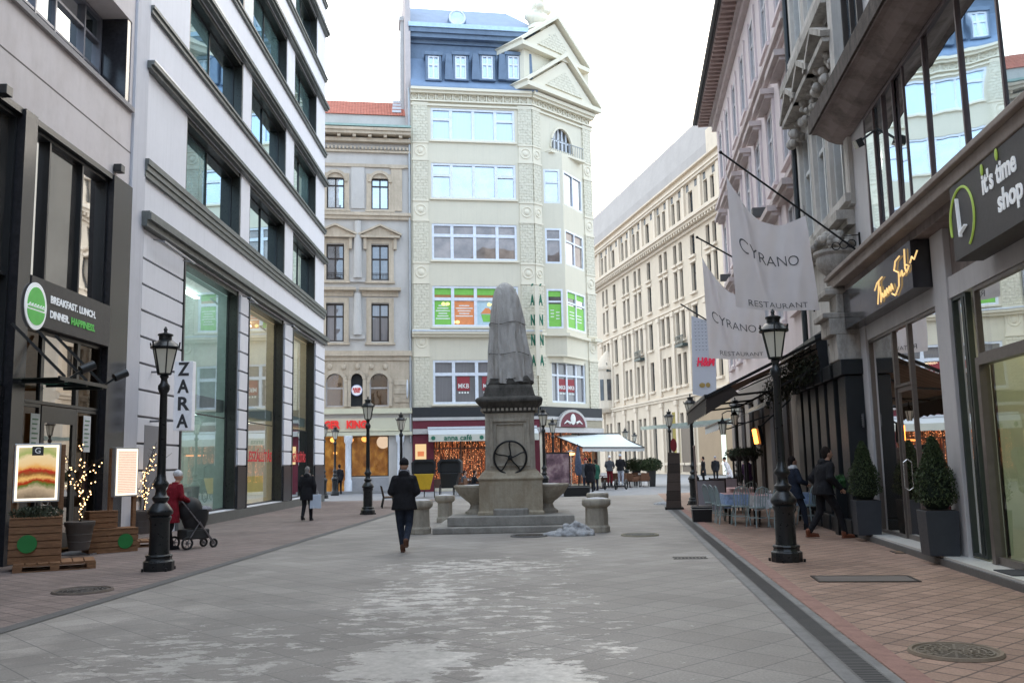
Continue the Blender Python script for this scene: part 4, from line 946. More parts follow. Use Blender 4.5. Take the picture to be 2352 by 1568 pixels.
# green vertical lettering sign on the corner
vu, vz0 = FC.uv(1236, 858, -1.0); vz1 = FC.uv(1236, 655, -1.0)[1]
vs = thing('vertical_letter_sign', FC.w(UD-.1, -.05, 0), FC.rot, 'tall sign of green upright letters standing out from the cream corner', 'sign')
m = MB(); m.box(-.13, .13, -.85, -.5, vz0-.1, vz1); m.build('post', M_CRT, vs)
MGR = plain('dark green letters', (.0,.13,.075), .45)
H = (vz1-vz0)
for s in (-1, 1):
    for i, ch in enumerate(('´', 'A', 'N', 'N', 'A')):
        zc_ = vz1-.12 if i == 0 else vz1-.30-(i-.5)*(H-.3)/4.15
        text(ch, .95 if i else .7, MGR, vs, 'letter', (s*.27, -.68, zc_), w=.28 if i else .18, weight=.025, depth=.06, mtx=Matrix.Rotation(R(18), 4, 'Z'))

# ================================================================== burger house with ochre stone, pediments
M_OCH = stone('ochre sandstone', (.54,.46,.355), .85, .16, .9, .3, 18, grime=.35, dark=(.22,.17,.12), streak=.25)
M_GWL = stone('pale grey wall', (.53,.51,.48), .85, .08, .7, .1, 15, grime=.3, dark=(.33,.31,.28))
M_DBR = plain('dark brown frame', (.035,.025,.02), .5)
GOLD = wglass('old glass', (.11,.105,.11), .14, (.9,.95,1), .25, .9, fres=.5)
GCU2 = wglass('old glass curtain', (0,0,0), .10, (.9,.95,1), .1, .8, curtain=(.24,.22,.22), fres=.5)
bk_ = thing('sandstone_burger_building', FC.w(0), FC.rot, 'narrow ochre sandstone house with pedimented windows and red tiled roof', 'building')
UL = FC.u(690, 900); U1 = UC-.03
def bz(y, x=850): return FC.uv(x, y)[1]
zA = bz(858); ZCB = bz(330); ZCT = bz(300)
c1, c2, c3 = FC.u(770, 600), FC.u(873, 600), FC.u(690, 600)
hw = .56
hl = []
for c in (c1, c2):
    hl += [(c-hw, c+hw, bz(480), bz(400)), (c-hw, c+hw, bz(643), bz(562)), (c-hw, c+hw, bz(784), bz(697))]
ar3 = [(FC.u(748,900), FC.u(790,900)), (FC.u(806,900), FC.u(833,900)), (FC.u(849,900), FC.u(893,900))]
for a_, b_ in ar3: hl.append((a_, b_, bz(933), bz(857)))
zsh = bz(1000)
hl += [(FC.u(740,1060), FC.u(794,1060), .15, zsh), (FC.u(806,1060), FC.u(893,1060), 1.0, zsh)]
m = MB(); facade(m, UL, U1, 0, ZCT, hl, .3); body(m, UL, U1, 0, ZCT, 12); m.build('wall', M_GWL, bk_)
# stone dressings
m = MB()
m.box(UL, U1-1.1, -.10, -.02, bz(495), bz(488)); cornice(m, UL, U1, [(.28, bz(497), bz(490)), (.18, bz(505), bz(497))]); m.build('string_course', M_OCH, bk_)
m = MB(); cornice(m, UL, U1, [(.12, bz(385), bz(378)), (.18, bz(352), bz(347)), (.40, bz(330), bz(322)), (.75, bz(316), bz(309)), (.85, bz(309), bz(303))]); m.build('cornice', M_OCH, bk_)
m = MB(); k = UL+.2
while k < U1-.1: m.box(k, k+.22, -.66, 0, bz(322), bz(316)); k += .98
m.build('modillions', M_OCH, bk_)
m = MB(); k = UL+.1
while k < U1-.1: m.box(k, k+.12, -.27, 0, bz(346), bz(339)); k += .24
m.build('dentils', M_OCH, bk_)
m = MB(); m.box(UL, U1, -.03, .02, bz(378), bz(347)); m.box(UL, U1, -.045, .02, bz(930), bz(825)); m.build('stone_band', M_OCH, bk_) if False else None
def surround(c, z0, z1, w_, y=-.08, t_=.30):
    s = MB(); s.box(c-w_-t_, c-w_+.01, y, .02, z0-.1, z1+.05); s.box(c+w_-.01, c+w_+t_, y, .02, z0-.1, z1+.05); s.box(c-w_-t_, c+w_+t_, y, .02, z1+.05, z1+.35); s.box(c-w_-t_-.08, c+w_+t_+.08, y-.08, .02, z0-.22, z0-.08); return s
for c in (c1, c2):
    z0, z1 = bz(480), bz(400)
    s = surround(c, z0, z1-.35, hw)
    s.build('window_surround', M_OCH, bk_)
    n = 12; s = MB(); arc = [(c+hw*math.cos(PI*k/n), z1-hw+hw*math.sin(PI*k/n)) for k in range(n+1)]
    s.prism([(c+hw, z1+.01)]+arc[:n//2+1], -.05, .12); s.prism([(c-hw, z1+.01)]+arc[:n//2-1:-1], -.05, .12); s.build('arch_spandrel', M_OCH, bk_)
    s = MB()
    for k in range(n): s.bar((c+(hw+.1)*math.cos(PI*k/n), -.1, z1-hw+(hw+.1)*math.sin(PI*k/n)), (c+(hw+.1)*math.cos(PI*(k+1)/n), -.1, z1-hw+(hw+.1)*math.sin(PI*(k+1)/n)), .2, .2)
    s.build('arch_moulding', M_OCH, bk_)
    window(bk_, c-hw, c+hw, z0, z1, .2, M_DBR, GSK2, cols=(.5,), rows=(.66,), fw=.09, mw=.09)
    z0, z1 = bz(643), bz(562)
    surround(c, z0, z1, hw).build('window_surround', M_OCH, bk_)
    s = MB(); zb = bz(547); s.box(c-1.25, c+1.25, -.35, .02, zb-.02, zb+.12); s.prism([(c-1.3,zb+.12),(c+1.3,zb+.12),(c,zb+.72)], -.22, .0)
    s.bar((c-1.35,-.2,zb+.18),(c,-.2,zb+.80), .38, .12); s.bar((c+1.35,-.2,zb+.18),(c,-.2,zb+.80), .38, .12)
    s.box(c-1.05, c-.85, -.22, 0, zb-.75, zb-.03); s.box(c+.85, c+1.05, -.22, 0, zb-.75, zb-.03); s.build('pediment', M_OCH, bk_)
    window(bk_, c-hw, c+hw, z0, z1, .2, M_DBR, GOLD, cols=(.5,), rows=(.6,), fw=.09, mw=.09)
    r_ = MB(); 
    for k in range(12): r_.bar((c-hw+.05+k*.093, -.05, z0), (c-hw+.05+k*.093, -.05, z0+.42), .02)
    r_.bar((c-hw,-.05,z0+.42),(c+hw,-.05,z0+.42), .035); r_.build('window_rail', M_DBR, bk_)
    z0, z1 = bz(784), bz(697)
    surround(c, z0, z1, hw).build('window_surround', M_OCH, bk_)
    s = MB(); zb = bz(672); s.box(c-1.15, c+1.15, -.10, .02, zb-.25, zb+.1); s.box(c-1.3, c+1.3, -.4, .02, zb+.1, zb+.28); s.build('window_hood', M_OCH, bk_)
    window(bk_, c-hw, c+hw, z0, z1, .2, M_DBR, GCU2, cols=(.5,), rows=(.66,), fw=.09, mw=.09)
# pilaster panels between windows
cm = (c1+c2)/2
for (a_, b_) in ((490, 640), (655, 770)):
    m = MB(); m.tube([(cm,-.12,bz(b_)),(cm,-.12,bz(a_+20))], [.30,.22], 12); m.box(cm-.45, cm+.45, -.2, 0, bz(b_)-.25, bz(b_)); m.build('colonnette', M_GWL, bk_, smooth=True)
m = MB(); m.box(cm-.42, cm+.42, -.08, .02, bz(480), bz(385)); m.build('stone_panel', M_GWL, bk_)
m = MB(); m.box(U1-1.25, U1-.55, -.1, .02, bz(484), bz(385)); m.box(U1-1.35, U1-.45, -.16, .02, bz(387), bz(380)); m.build('corner_pilaster', M_OCH, bk_)
# first floor with arcade
m = MB(); cornice(m, UL, U1, [(.16, bz(828), bz(818)), (.30, bz(818), bz(812)), (.22, bz(812), bz(806))]); m.build('cornice', M_OCH, bk_)
m = MB(); facade(m, UL, U1-.05, bz(945), bz(828), [(a_, b_, bz(933), bz(857)) for a_, b_ in ar3], .04); m.T = None
for v_i in range(len(m.v)): m.v[v_i] = (m.v[v_i][0], m.v[v_i][1]-.06, m.v[v_i][2])
m.build('arcade_stone', M_OCH, bk_)
for i, (a_, b_) in enumerate(ar3):
    z1 = bz(857); r_ = (b_-a_)/2; c = (a_+b_)/2; n = 12
    arc = [(c+r_*math.cos(PI*k/n), z1-r_+r_*math.sin(PI*k/n)) for k in range(n+1)]
    s = MB(); s.prism([(b_, z1+.01)]+arc[:n//2+1], -.065, .12); s.prism([(a_, z1+.01)]+arc[:n//2-1:-1], -.065, .12); s.build('arch_spandrel', M_OCH, bk_)
    s = MB()
    for k in range(n): s.bar((c+(r_+.09)*math.cos(PI*k/n), -.12, z1-r_+(r_+.09)*math.sin(PI*k/n)), (c+(r_+.09)*math.cos(PI*(k+1)/n), -.12, z1-r_+(r_+.09)*math.sin(PI*(k+1)/n)), .2, .22)
    s.bar((a_-.1,-.1,bz(933)),(a_-.1,-.1,z1-r_), .2, .18); s.bar((b_+.1,-.1,bz(933)),(b_+.1,-.1,z1-r_), .2, .18); s.build('arch_moulding', M_OCH, bk_)
    if i != 1: window(bk_, a_, b_, bz(933), z1, .2, plain('pale arch frame', (.55,.52,.5), .5), wglass('amber glass', (.14,.075,.035), .22, (1,.95,.9), .3, .7), rows=(.56,), cols=(), fw=.08, mw=.1)
    else:
        s = MB(); s.box(a_, b_, .18, .22, bz(933), z1); s.build('dark_opening', M_DKF, bk_)
        lc = thing('round_logo_sign', FC.w(c, -.05, bz(896)), FC.rot, 'small round red and white burger logo disc in the dark arch', 'sign')
        s = MB(); s.lathe([(.33,0),(.33,.06)], 28); me = s.mesh('disc'); me.transform(Matrix.Rotation(PI/2,4,'X')); me.materials.append(plain('disc white', (.75,.74,.76), .5, emit=(1,.95,.95), es=.2)); o = bpy.data.objects.new('disc', me); COL.objects.link(o); o.parent = lc
        text('BURGER', .2, plain('bk red', (.6,.03,.03), .5), lc, 'lettering', (0,-.07,.07), w=.5, weight=.012); text('KING', .2, plain('bk red', (.6,.03,.03), .5), lc, 'lettering', (0,-.07,-.09), w=.36, weight=.012)
        s = MB(); s.torus((0,-.05,0), .33, .025, 28, 6); s.build('rim', plain('rim blue', (.35,.4,.6), .4), lc)
m = MB(); 
for k in range(6): m.ell((UL+.9+k*.86, -.1, bz(842)), (.16,.08,.2), 10, 7)
m.build('mascaron_row', M_OCH, bk_, smooth=True)
m = MB()
for z in (bz(925), bz(905), bz(885)): m.box(FC.u(905,900), U1-.15, -.11, -.06, z, z+.32)
m.build('rusticated_blocks', M_OCH, bk_, bev=.03)
# shop front
m = MB(); cornice(m, UL, U1, [(.18, bz(945), bz(938)), (.26, bz(950), bz(945))]); m.box(UL, U1, -.12, .02, bz(990), bz(960)); m.box(UL, U1, -.3, .02, bz(1000), bz(992)); m.build('shop_fascia', stone('cream fascia', (.60,.58,.44), .7, .06), bk_)
bs = thing('shop_letter_sign', FC.w(0), FC.rot, 'red raised letters of the burger chain on the cream fascia', 'sign')
uk0, uk1 = FC.u(784, 975), FC.u(838, 975); uk = FC.u(748, 975)
RL = plain('bright red letters', (.62,.03,.03), .45, emit=(1,.05,.03), es=.3)
text('KING', .62, RL, bs, 'lettering', (FC.u(797,975)+ (FC.u(838,975)-FC.u(816,975)), -.16, bz(975)), w=(FC.u(838,975)-FC.u(790,975))*.96, depth=.12, weight=.03)
text('BURGER', .62, RL, bs, 'lettering', ((FC.u(783,975)+FC.u(711,975))/2-.05, -.16, bz(975)), w=(FC.u(778,975)-FC.u(708,975)), depth=.12, weight=.03)
for px in (800, 919):
    c = FC.u(px, 1060); m = MB(); m.lathe([(.24,.15),(.24,.75),(.19,.85),(.18,zsh-.5),(.26,zsh-.35),(.28,zsh)], 16, (c, -.14, 0)); m.build('column', M_WWH, bk_, smooth=True)
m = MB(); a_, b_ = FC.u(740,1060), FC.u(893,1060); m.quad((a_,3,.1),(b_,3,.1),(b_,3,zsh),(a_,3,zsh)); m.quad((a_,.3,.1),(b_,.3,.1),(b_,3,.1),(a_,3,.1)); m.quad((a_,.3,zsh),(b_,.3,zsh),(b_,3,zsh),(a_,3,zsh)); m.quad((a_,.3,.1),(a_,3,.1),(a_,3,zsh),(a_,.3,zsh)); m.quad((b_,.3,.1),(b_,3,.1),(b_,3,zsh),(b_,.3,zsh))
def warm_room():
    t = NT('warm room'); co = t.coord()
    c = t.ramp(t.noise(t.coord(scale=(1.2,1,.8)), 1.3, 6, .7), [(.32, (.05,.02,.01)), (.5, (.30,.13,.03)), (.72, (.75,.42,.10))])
    p = t.bsdf((.2,.12,.06), .6, 0, None, .3, c, .6); return t.done(p)  # room lighting painted into the walls as mottled amber emission
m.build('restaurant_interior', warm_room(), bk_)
for (px, py, r_) in ((765,1010,.16), (805,1010,.16), (838,1008,.18), (770,1040,.1)):
    u_, z_ = FC.uv(px, py, 1.2); m = MB(); m.ell((u_,1.2,z_), (r_*1.2,r_*1.2,r_)); m.build('hanging_lamp', glow('orange globe', (1,.42,.1), 2.2), bk_, smooth=True)
u_, z_ = FC.uv(880, 1015, .6); m = MB(); m.lathe([(.4,0),(.4,.04)], 24); me = m.mesh('disc'); me.transform(Matrix.Rotation(PI/2,4,'X')); me.materials.append(glow('disc glow', (1,.75,.55), .9)); o = bpy.data.objects.new('lit_disc', me); COL.objects.link(o); o.parent = bk_; o.location = (u_, .6, z_)
m = MB(); m.box(FC.u(806,1060), FC.u(893,1060), -.05, .25, .05, .95); m.build('stall_riser', stone('grey marble riser', (.34,.34,.35), .5), bk_)
m = MB(); m.box(UL, U1, -.5, -.06, 0.0, .14); m.build('step', stone('step grey', (.27,.27,.27), .7), bk_)
glazing(bk_, [(FC.u(806,1060), FC.u(893,1060))], 1.0, zsh-.02, .2, M_BLK, sglass('clear front', (.92,.9,.85), .04))
# shield sign at right
u_, z_ = FC.uv(937, 893, -.4); sh = thing('oval_wall_sign', FC.w(u_-.05, -.05, z_), FC.rot, 'pale oval sign projecting from the sandstone beside the cream house', 'sign')
m = MB(); m.ell((0,-.45,0), (.07,.38,.6), 14, 10); m.build('shield', plain('pale shield', (.6,.64,.7), .4), sh, smooth=True); m = MB(); m.bar((0,-.4,-.5),(0,.05,-.55), .06); m.build('bracket', M_BLK, sh)
# attic and red roof
m = MB(); m.box(UL, U1, .5, .8, ZCT, bz(268)+.3); m.build('attic_wall', M_GWL, bk_)
m = MB(); m.box(UL, U1, -.85, .5, ZCT-.02, ZCT+.12); m.build('gutter', plain('verdigris', (.30,.42,.38), .6, .2), bk_)
def tile_mat():
    t = NT('red roof tiles'); w1 = t.n('ShaderNodeTexWave', wave_type='BANDS', bands_direction='X'); w1.inputs['Scale'].default_value = 1.6; t.l(t.coord(), w1.inputs['Vector'])
    w2 = t.n('ShaderNodeTexWave', wave_type='BANDS', bands_direction='Z'); w2.inputs['Scale'].default_value = 1.3; t.l(t.coord(), w2.inputs['Vector'])
    n_ = t.noise(t.coord(), 3, 5); c = t.ramp(n_, [(.3, (.30,.085,.055)), (.7, (.46,.15,.10))]); h = t.math('ADD', w1.outputs['Fac'], w2.outputs['Fac'])
    c = t.mix(1.0, c, t.ramp(h, [(.1, .6), (.6, 1.1)]), 'MULTIPLY'); return t.done(t.bsdf(c, .8, 0, t.bump(h, .6, .04)))
m = MB(); z0 = bz(268)+.3; z1 = bz(234)+1.4; m.quad((UL,.4,z0),(U1,.4,z0),(U1,3.5,z1),(UL,3.5,z1)); m.quad((UL,3.5,z1),(U1,3.5,z1),(U1,7,z0),(UL,7,z0)); m.build('roof', tile_mat(), bk_)
m = MB()
for k in range(4): m.box(U1-1.15+.03*k, U1-.55+.03*k, 1.0+.5*k, 1.05+.5*k, z0+.45+.42*k, z0+.62+.42*k)
m.build('roof_step', plain('pale metal', (.5,.5,.5), .4, .5), bk_)
# ================================================================== FAR PALACE at the right of the cream house
M_PAL = stone('palace limestone', (.63,.53,.41), .85, .10, .4, .12, 12, grime=.18, dark=(.36,.30,.24), streak=.2)
M_PAT = stone('palace limestone trim', (.67,.57,.45), .8, .12, .6, .2, 12, grime=.2, dark=(.36,.3,.24))
PGL = wglass('palace dark panes', (.045,.05,.055), .05, (.9,.95,1), .1, .6, fres=.35)
pal = thing('limestone_palace', FP.w(0), FP.rot, 'long pale limestone palace with many narrow windows receding down the far street', 'building')
def pz(px, py): return FP.uv(px, py)[1]
UP0 = FP.u(1375)-14; UP1 = FP.u(1722)
rows = [(1.2, 6.2), (9.3, 12.6), (14.0, 17.2), (18.6, 21.6), (23.0, 26.2), (29.2, 31.8)]
rows = [(1.4, 7.0), (10.2, 13.8), (15.4, 18.6), (20.2, 23.4), (24.3, 26.6), (29.0, 31.6)]
npair = 10; pitch = (UP1-FP.u(1385))/npair
hl = []; wins = []
for k in range(npair):
    uc = UP1-1.6-pitch*k
    n_in = 2 if k % 3 != 2 else 1
    for j in range(n_in):
        u0 = uc-1.55+j*1.75 if n_in == 2 else uc-1.0
        wd = 1.0 if n_in == 2 else 1.3
        for ri, (a_, b_) in enumerate(rows):
            hl.append((u0-wd/2, u0+wd/2, a_, b_))
            if len(wins) < 96 and not (ri == 0 and False): wins.append((u0-wd/2, u0+wd/2, a_, b_))
            elif True: wins.append((u0-wd/2, u0+wd/2, a_, b_))
m = MB(); facade(m, UP0, UP1, 0, 34.0, hl, .5); body(m, UP0, UP1, 0, 34, 16); m.build('wall', M_PAL, pal)
wins.sort(key=lambda t_: -(t_[0]))
for i, (a_, b_, c_, d_) in enumerate(wins[:98]):
    f = MB(); f.box(a_, a_+.07, .3, .36, c_, d_); f.box(b_-.07, b_, .3, .36, c_, d_); f.box((a_+b_)/2-.04, (a_+b_)/2+.04, .3, .36, c_, d_); f.box(a_, b_, .29, .37, c_+(d_-c_)*.64, c_+(d_-c_)*.64+.1)
    fo = f.build('window', M_DBR, pal)
    p = MB(); p.quad((a_,.34,c_),(b_,.34,c_),(b_,.345,d_),(a_,.345,d_)); p.build('pane', PGL, fo)
    s = MB(); s.box(a_-.2, b_+.2, -.28, .02, c_-.35, c_-.08); s.build('sill', M_PAT, fo)
    if 14 < c_ < 24: s = MB(); s.box(a_-.22, b_+.22, -.12, .02, d_+.05, d_+.3); s.build('hood', M_PAT, fo)
if len(wins) > 98:
    p = MB()
    for (a_, b_, c_, d_) in wins[98:]: p.quad((a_,.34,c_),(b_,.34,c_),(b_,.345,d_),(a_,.345,d_))
    o = p.build('distant_windows', PGL, pal); o['kind'] = 'stuff'
sl_ = None
m = MB(); cornice(m, UP0, UP1+.3, [(.3, 27.0, 27.3), (.9, 27.6, 27.9), (1.15, 27.9, 28.3)]); m.build('cornice', M_PAT, pal)
m = MB(); k = UP0
while k < UP1: m.box(k, k+.3, -.85, 0, 27.3, 27.6); k += .75
m.build('modillions', M_PAT, pal)
for st_ in ([(.35, 32.6, 32.9), (.5, 32.9, 33.1)], [(.2, 8.6, 8.9), (.35, 8.9, 9.15)], [(.15, 19.1, 19.35)], [(.4, 33.9, 34.1)]):
    m = MB(); cornice(m, UP0, UP1+.2, st_); m.build('string_course', M_PAT, pal)
for k in range(npair+1):
    m = MB(); uc = UP1-1.6-pitch*k+.5*pitch-.35
    for (z0, z1) in ((.3, 8.5), (9.3, 18.9), (28.4, 32.5)):
        m = MB(); m.box(uc-.3, uc+.3, -.22, .02, z0, z1)
        if z1 < 20: m.box(uc-.42, uc+.42, -.34, .02, z1-.55, z1)
        m.build('pilaster', M_PAT, pal)
# attic pairs
for k in range(npair*2):
    uc = UP1-.9-pitch*k/2; m = MB(); m.box(uc-.35, uc+.35, -.008, .004, 31.7, 32.5); m.build('attic_opening', PGL, pal)
for k in (3, 6, 9):
    uc = UP1-1.6-pitch*k+.4; m = MB(); m.box(uc-1.2, uc+1.2, -.8, 0, 14.4, 14.7)
    for q in range(9): m.bar((uc-1.1+q*.275,-.72,14.7),(uc-1.1+q*.275,-.72,15.6), .05)
    m.bar((uc-1.15,-.72,15.6),(uc+1.15,-.72,15.6), .09); m.build('balcony', plain('balcony iron', (.05,.07,.07), .5, .4), pal)
# mansard
m = MB(); m.quad((UP0,.3,35.3),(UP1,.3,35.3),(UP1,1.0,39.7),(UP0,1.0,39.7)); m.quad((UP0,1.0,39.7),(UP1,1.0,39.7),(UP1,14,40.4),(UP0,14,40.4)); m.quad((UP1,.3,35.3),(UP1,1.0,39.7),(UP1,14,39.7),(UP1,14,35.3)); m.box(UP0, UP1, -.25, .3, 34.101, 35.3); m.build('roof', stone('pale zinc roof', (.36,.335,.32), .6, .15, .5, .1, 8), pal)
m = MB(); m.box(UP1-6.5, UP1, -.35, 4, 34.105, 36.6); m.build('attic_block', M_PAT, pal)
for (uu, zz) in ((UP1-5.6, 36.6), (UP1-2.4, 36.6)):
    t = thing('roof_statue', FP.w(uu, .4, zz), FP.rot, 'weathered pale stone figure on the palace parapet, ' + ('nearer the cream house' if uu < UP1-4 else 'nearer the pink house'), 'statue')
    m = MB(); m.ell((0,0,.5), (.7,.6,.7)); m.cone2((0,0,1), .4, (.1,0,2.2), .25); m.ell((.1,0,2.65), .26); m.cone2((.2,0,2.1), .14, (-.7,0,2.5), .1); m.cone2((.2,0,2.1), .14, (.8,0,1.4), .1); m.build('figure', M_PAT, t, smooth=True)
# rounded bay at the far left of the palace
uc = FP.u(1398); m = MB(); m.lathe([(1.6,8.6),(1.9,9.0),(2.0,9.2),(2.0,14.5),(2.2,14.8),(2.2,15.1),(.6,17.2),(.2,17.6)], 20, (uc, 0, 0)); m.build('corner_bay', M_PAT, pal)
m = MB(); 
for q in range(6):
    a_ = PI+PI*(q+.5)/6; m.cbox((uc+2.01*math.cos(a_), 2.01*math.sin(a_), 11.8), (.55,.06,3.0), Euler((0,0,a_+PI/2)))
m.build('bay_panes', PGL, pal)
# lit shop entrance area near the right end + thin glass canopy
us0, us1 = FP.u(1610, 1030), FP.u(1700, 1030)
m = MB(); m.box(us0, us1, -.25, -.05, .1, 7.6); m.build('shop_portal', stone('portal brown', (.30,.22,.14), .6, .15, .5), pal)
m = MB(); uu, zz = FP.uv(1662, 1030, -.4); m.box(uu-.5, uu+.5, -.38, -.32, zz-2.6, zz+2.6); m.build('lit_panel', glow('lit panel', (.85,1,.92), 1.5), pal)
m = MB(); uu, zz = FP.uv(1556, 1035); m.box(FP.u(1548,1035), FP.u(1563,1035), -.06, -.02, 1.2, 7.2); m.build('lit_shop_window', glow('yellow window', (.55,.50,.20), .65), pal)
m = MB(); m.box(FP.u(1568,1050), FP.u(1590,1050), -.05, -.01, .3, 5.5); m.build('shop_door', plain('palace door', (.10,.075,.055), .5), pal)
# thin glass canopy standing over the far street
ca, cb_ = AT(1528, 62.0, 0), AT(1742, 52.0, 0)
zc1 = FP.uv(1540, 985)[1]
can = thing('street_canopy', (ca.x, ca.y, 0), math.atan2(cb_.y-ca.y, cb_.x-ca.x), 'long thin greenish glass canopy on slim posts across the far street', 'canopy')
Lc = (cb_-ca).length; zcan = (1058-986)*62/2100+1.62
m = MB(); m.box(0, Lc, -1.6, 1.6, zcan, zcan+.09); m.build('glass_sheet', plain('canopy green glass', (.22,.33,.28), .25, .0, .6), can)
m = MB(); m.box(0, Lc, -1.68, -1.6, zcan-.08, zcan+.14); m.build('edge_beam', plain('canopy rim', (.36,.42,.38), .4, .4), can)
for k in (.35, .8):
    m = MB(); m.bar((Lc*k,0,0),(Lc*k,0,zcan), .16); m.build('post', plain('canopy post', (.25,.28,.27), .5, .4), can)

# ================================================================== RIGHT ROW
def ru(px, py=1000, d=0): return FR.u(px, py, d)
def rz(px, py, d=0): return FR.uv(px, py, d)[1]
U_A = ru(1990, 1000)       # shop building starts here (towards camera)
U_B = FR.u(1838, 400)      # cyrano / pink boundary
U_C = FR.u(1661, 600)      # far end of pink house
print('RIGHT', U_A, U_B, U_C)
# ---- pink house
M_PNK = stone('dusty pink render', (.72,.625,.62), .85, .07, .6, .08, 20, grime=.15, dark=(.40,.30,.29))
M_PKT = stone('pink grey trim', (.56,.48,.46), .8, .12, 1, .2, 20, grime=.3, dark=(.25,.2,.18))
pk = thing('pink_building', FR.w(0), FR.rot, 'dusty pink four storey house with deep eaves and small hoods over its windows', 'building')
nb = 7; pt = (U_B-U_C-.6)/nb
rws = [(5.9, 8.9), (10.3, 12.7), (14.9, 17.3)]
PKG = wglass('pink house glass', (.10,.12,.14), .18, (.9,.97,1), .15, .8, fres=.8)
M_PWF = plain('pale window paint', (.62,.60,.62), .5)
hl = []
for k in range(nb):
    for (a_, b_) in rws: hl.append((U_C+.6+pt*k+pt*.5-.62, U_C+.6+pt*k+pt*.5+.62, a_, b_))
zE = 18.6
m = MB(); facade(m, U_C, U_B-.02, 4.6, zE, hl, .22); body(m, U_C, U_B-.02, 0, zE, 13); m.build('wall', M_PNK, pk)
for (a_, b_, c_, d_) in hl:
    window(pk, a_, b_, c_, d_, .12, M_PWF, PKG, cols=(.5,), rows=(.66,), fw=.09, mw=.09, dep=.14)
    s = MB(); s.box(a_-.22, a_-.002, -.07, .01, c_-.1, d_+.2); s.box(b_+.002, b_+.22, -.07, .01, c_-.1, d_+.2); s.box(a_-.2, b_+.2, -.14, .01, c_-.22, c_-.1); s.build('window_surround', M_PNK, pk)
    if c_ < 14:
        s = MB(); s.box(a_-.30, b_+.30, -.42, .01, d_+.32, d_+.50); s.box(a_-.24, b_+.24, -.28, .01, d_+.2, d_+.32); s.build('window_hood', M_PKT, pk)
for st_ in ([(.14, 13.7, 13.9), (.26, 13.9, 14.1)], [(.14, 9.3, 9.5), (.22, 9.5, 9.65)]):
    m = MB(); cornice(m, U_C, U_B-.02, st_); m.build('string_course', M_PKT, pk)
m = MB(); cornice(m, U_C-.3, U_B+.1, [(.2, zE-.5, zE-.2), (.35, zE-.2, zE)]); m.build('cornice', M_PKT, pk)
m = MB(); m.box(U_C-.6, U_B+.1, -.92, .6, zE, zE+.16); m.build('eaves', stone('reddish eaves', (.44,.35,.33), .8, .15, 3, .2), pk)
m = MB(); k = U_C-.5
while k < U_B: m.box(k, k+.16, -.86, -.02, zE-.14, zE-.004); k += .42
m.build('rafter_ends', stone('brick rafters', (.42,.31,.28), .8, .2, 4), pk)
m = MB(); m.tube([(U_C-.7,-1.02,zE+.14),(U_B+.1,-1.02,zE+.14)], .11); m.box(U_C-.62, U_B+.1, -.96, -.90, zE+.0, zE+.28); m.build('gutter', plain('dark gutter', (.06,.055,.055), .5, .4), pk)
m = MB(); m.quad((U_C-.6,-.9,zE+.16),(U_B,-.9,zE+.16),(U_B,6,zE+4.2),(U_C-.6,6,zE+4.2)); m.quad((U_C-.6,-.9,zE+.16),(U_C-.6,6,zE+4.2),(U_C-.6,13,zE+.16),(U_C-.6,13,zE+.1)); m.build('roof', stone('grey brown tiles', (.16,.12,.11), .8, .2, 3), pk)
# pink ground floor: shop openings and small things on the wall
m = MB(); facade(m, U_C, U_B-.02, 0, 4.6, [(U_C+1.0+pt*k, U_C+pt*k+pt-.2, .1, 3.9) for k in range(nb)], .3); m.build('ground_floor_wall', stone('grey ground floor', (.26,.23,.21), .8, .1, 1), pk)
for k in range(nb): glazing(pk, [(U_C+1.0+pt*k, U_C+pt*k+pt-.2)], .1, 3.9, .2, M_DBR, wglass('dark shop glass', (.07,.055,.045), .12, (1,.97,.93), .1, .8))
for k in (1, 3, 5):
    s = MB(); s.box(U_C+pt*k+.1, U_C+pt*k+.35, -.5, -.02, 9.75, 10.05); s.build('air_conditioner', plain('dark unit', (.08,.08,.08), .6), pk)
m = MB(); m.tube([(U_B+.05,-.14,3.5),(U_B+.05,-.14,22)], .075); m.build('downpipe', plain('black pipe', (.03,.035,.04), .4, .4), pk)

# ---- grey stone restaurant house
M_GST = stone('weathered grey stone', (.60,.57,.53), .85, .12, .7, .2, 15, grime=.4, dark=(.22,.20,.18), streak=.35)
M_GSO = stone('sooty carved stone', (.46,.43,.39), .9, .25, 2.5, .5, 18, grime=.6, dark=(.09,.08,.075))
gr = thing('grey_stone_building', FR.w(0), FR.rot, 'weathered grey stone house with carved pediments above the restaurant terrace', 'building')
u0g, u1g = U_B+.02, U_A+.35
nb2 = 3; pt2 = (u1g-u0g-.3)/nb2
rws2 = [(7.25, 10.1), (12.5, 15.6), (17.0, 19.8)]
hl = []
for k in range(nb2):
    for (a_, b_) in rws2: hl.append((u0g+.3+pt2*k+pt2*.5-.68, u0g+.3+pt2*k+pt2*.5+.68, a_, b_))
m = MB(); facade(m, u0g, u1g, 4.4, 24, hl, .28); body(m, u0g, u1g, 0, 24, 13); m.build('wall', M_GST, gr)
M_GWF = plain('grey white paint', (.60,.60,.58), .5)
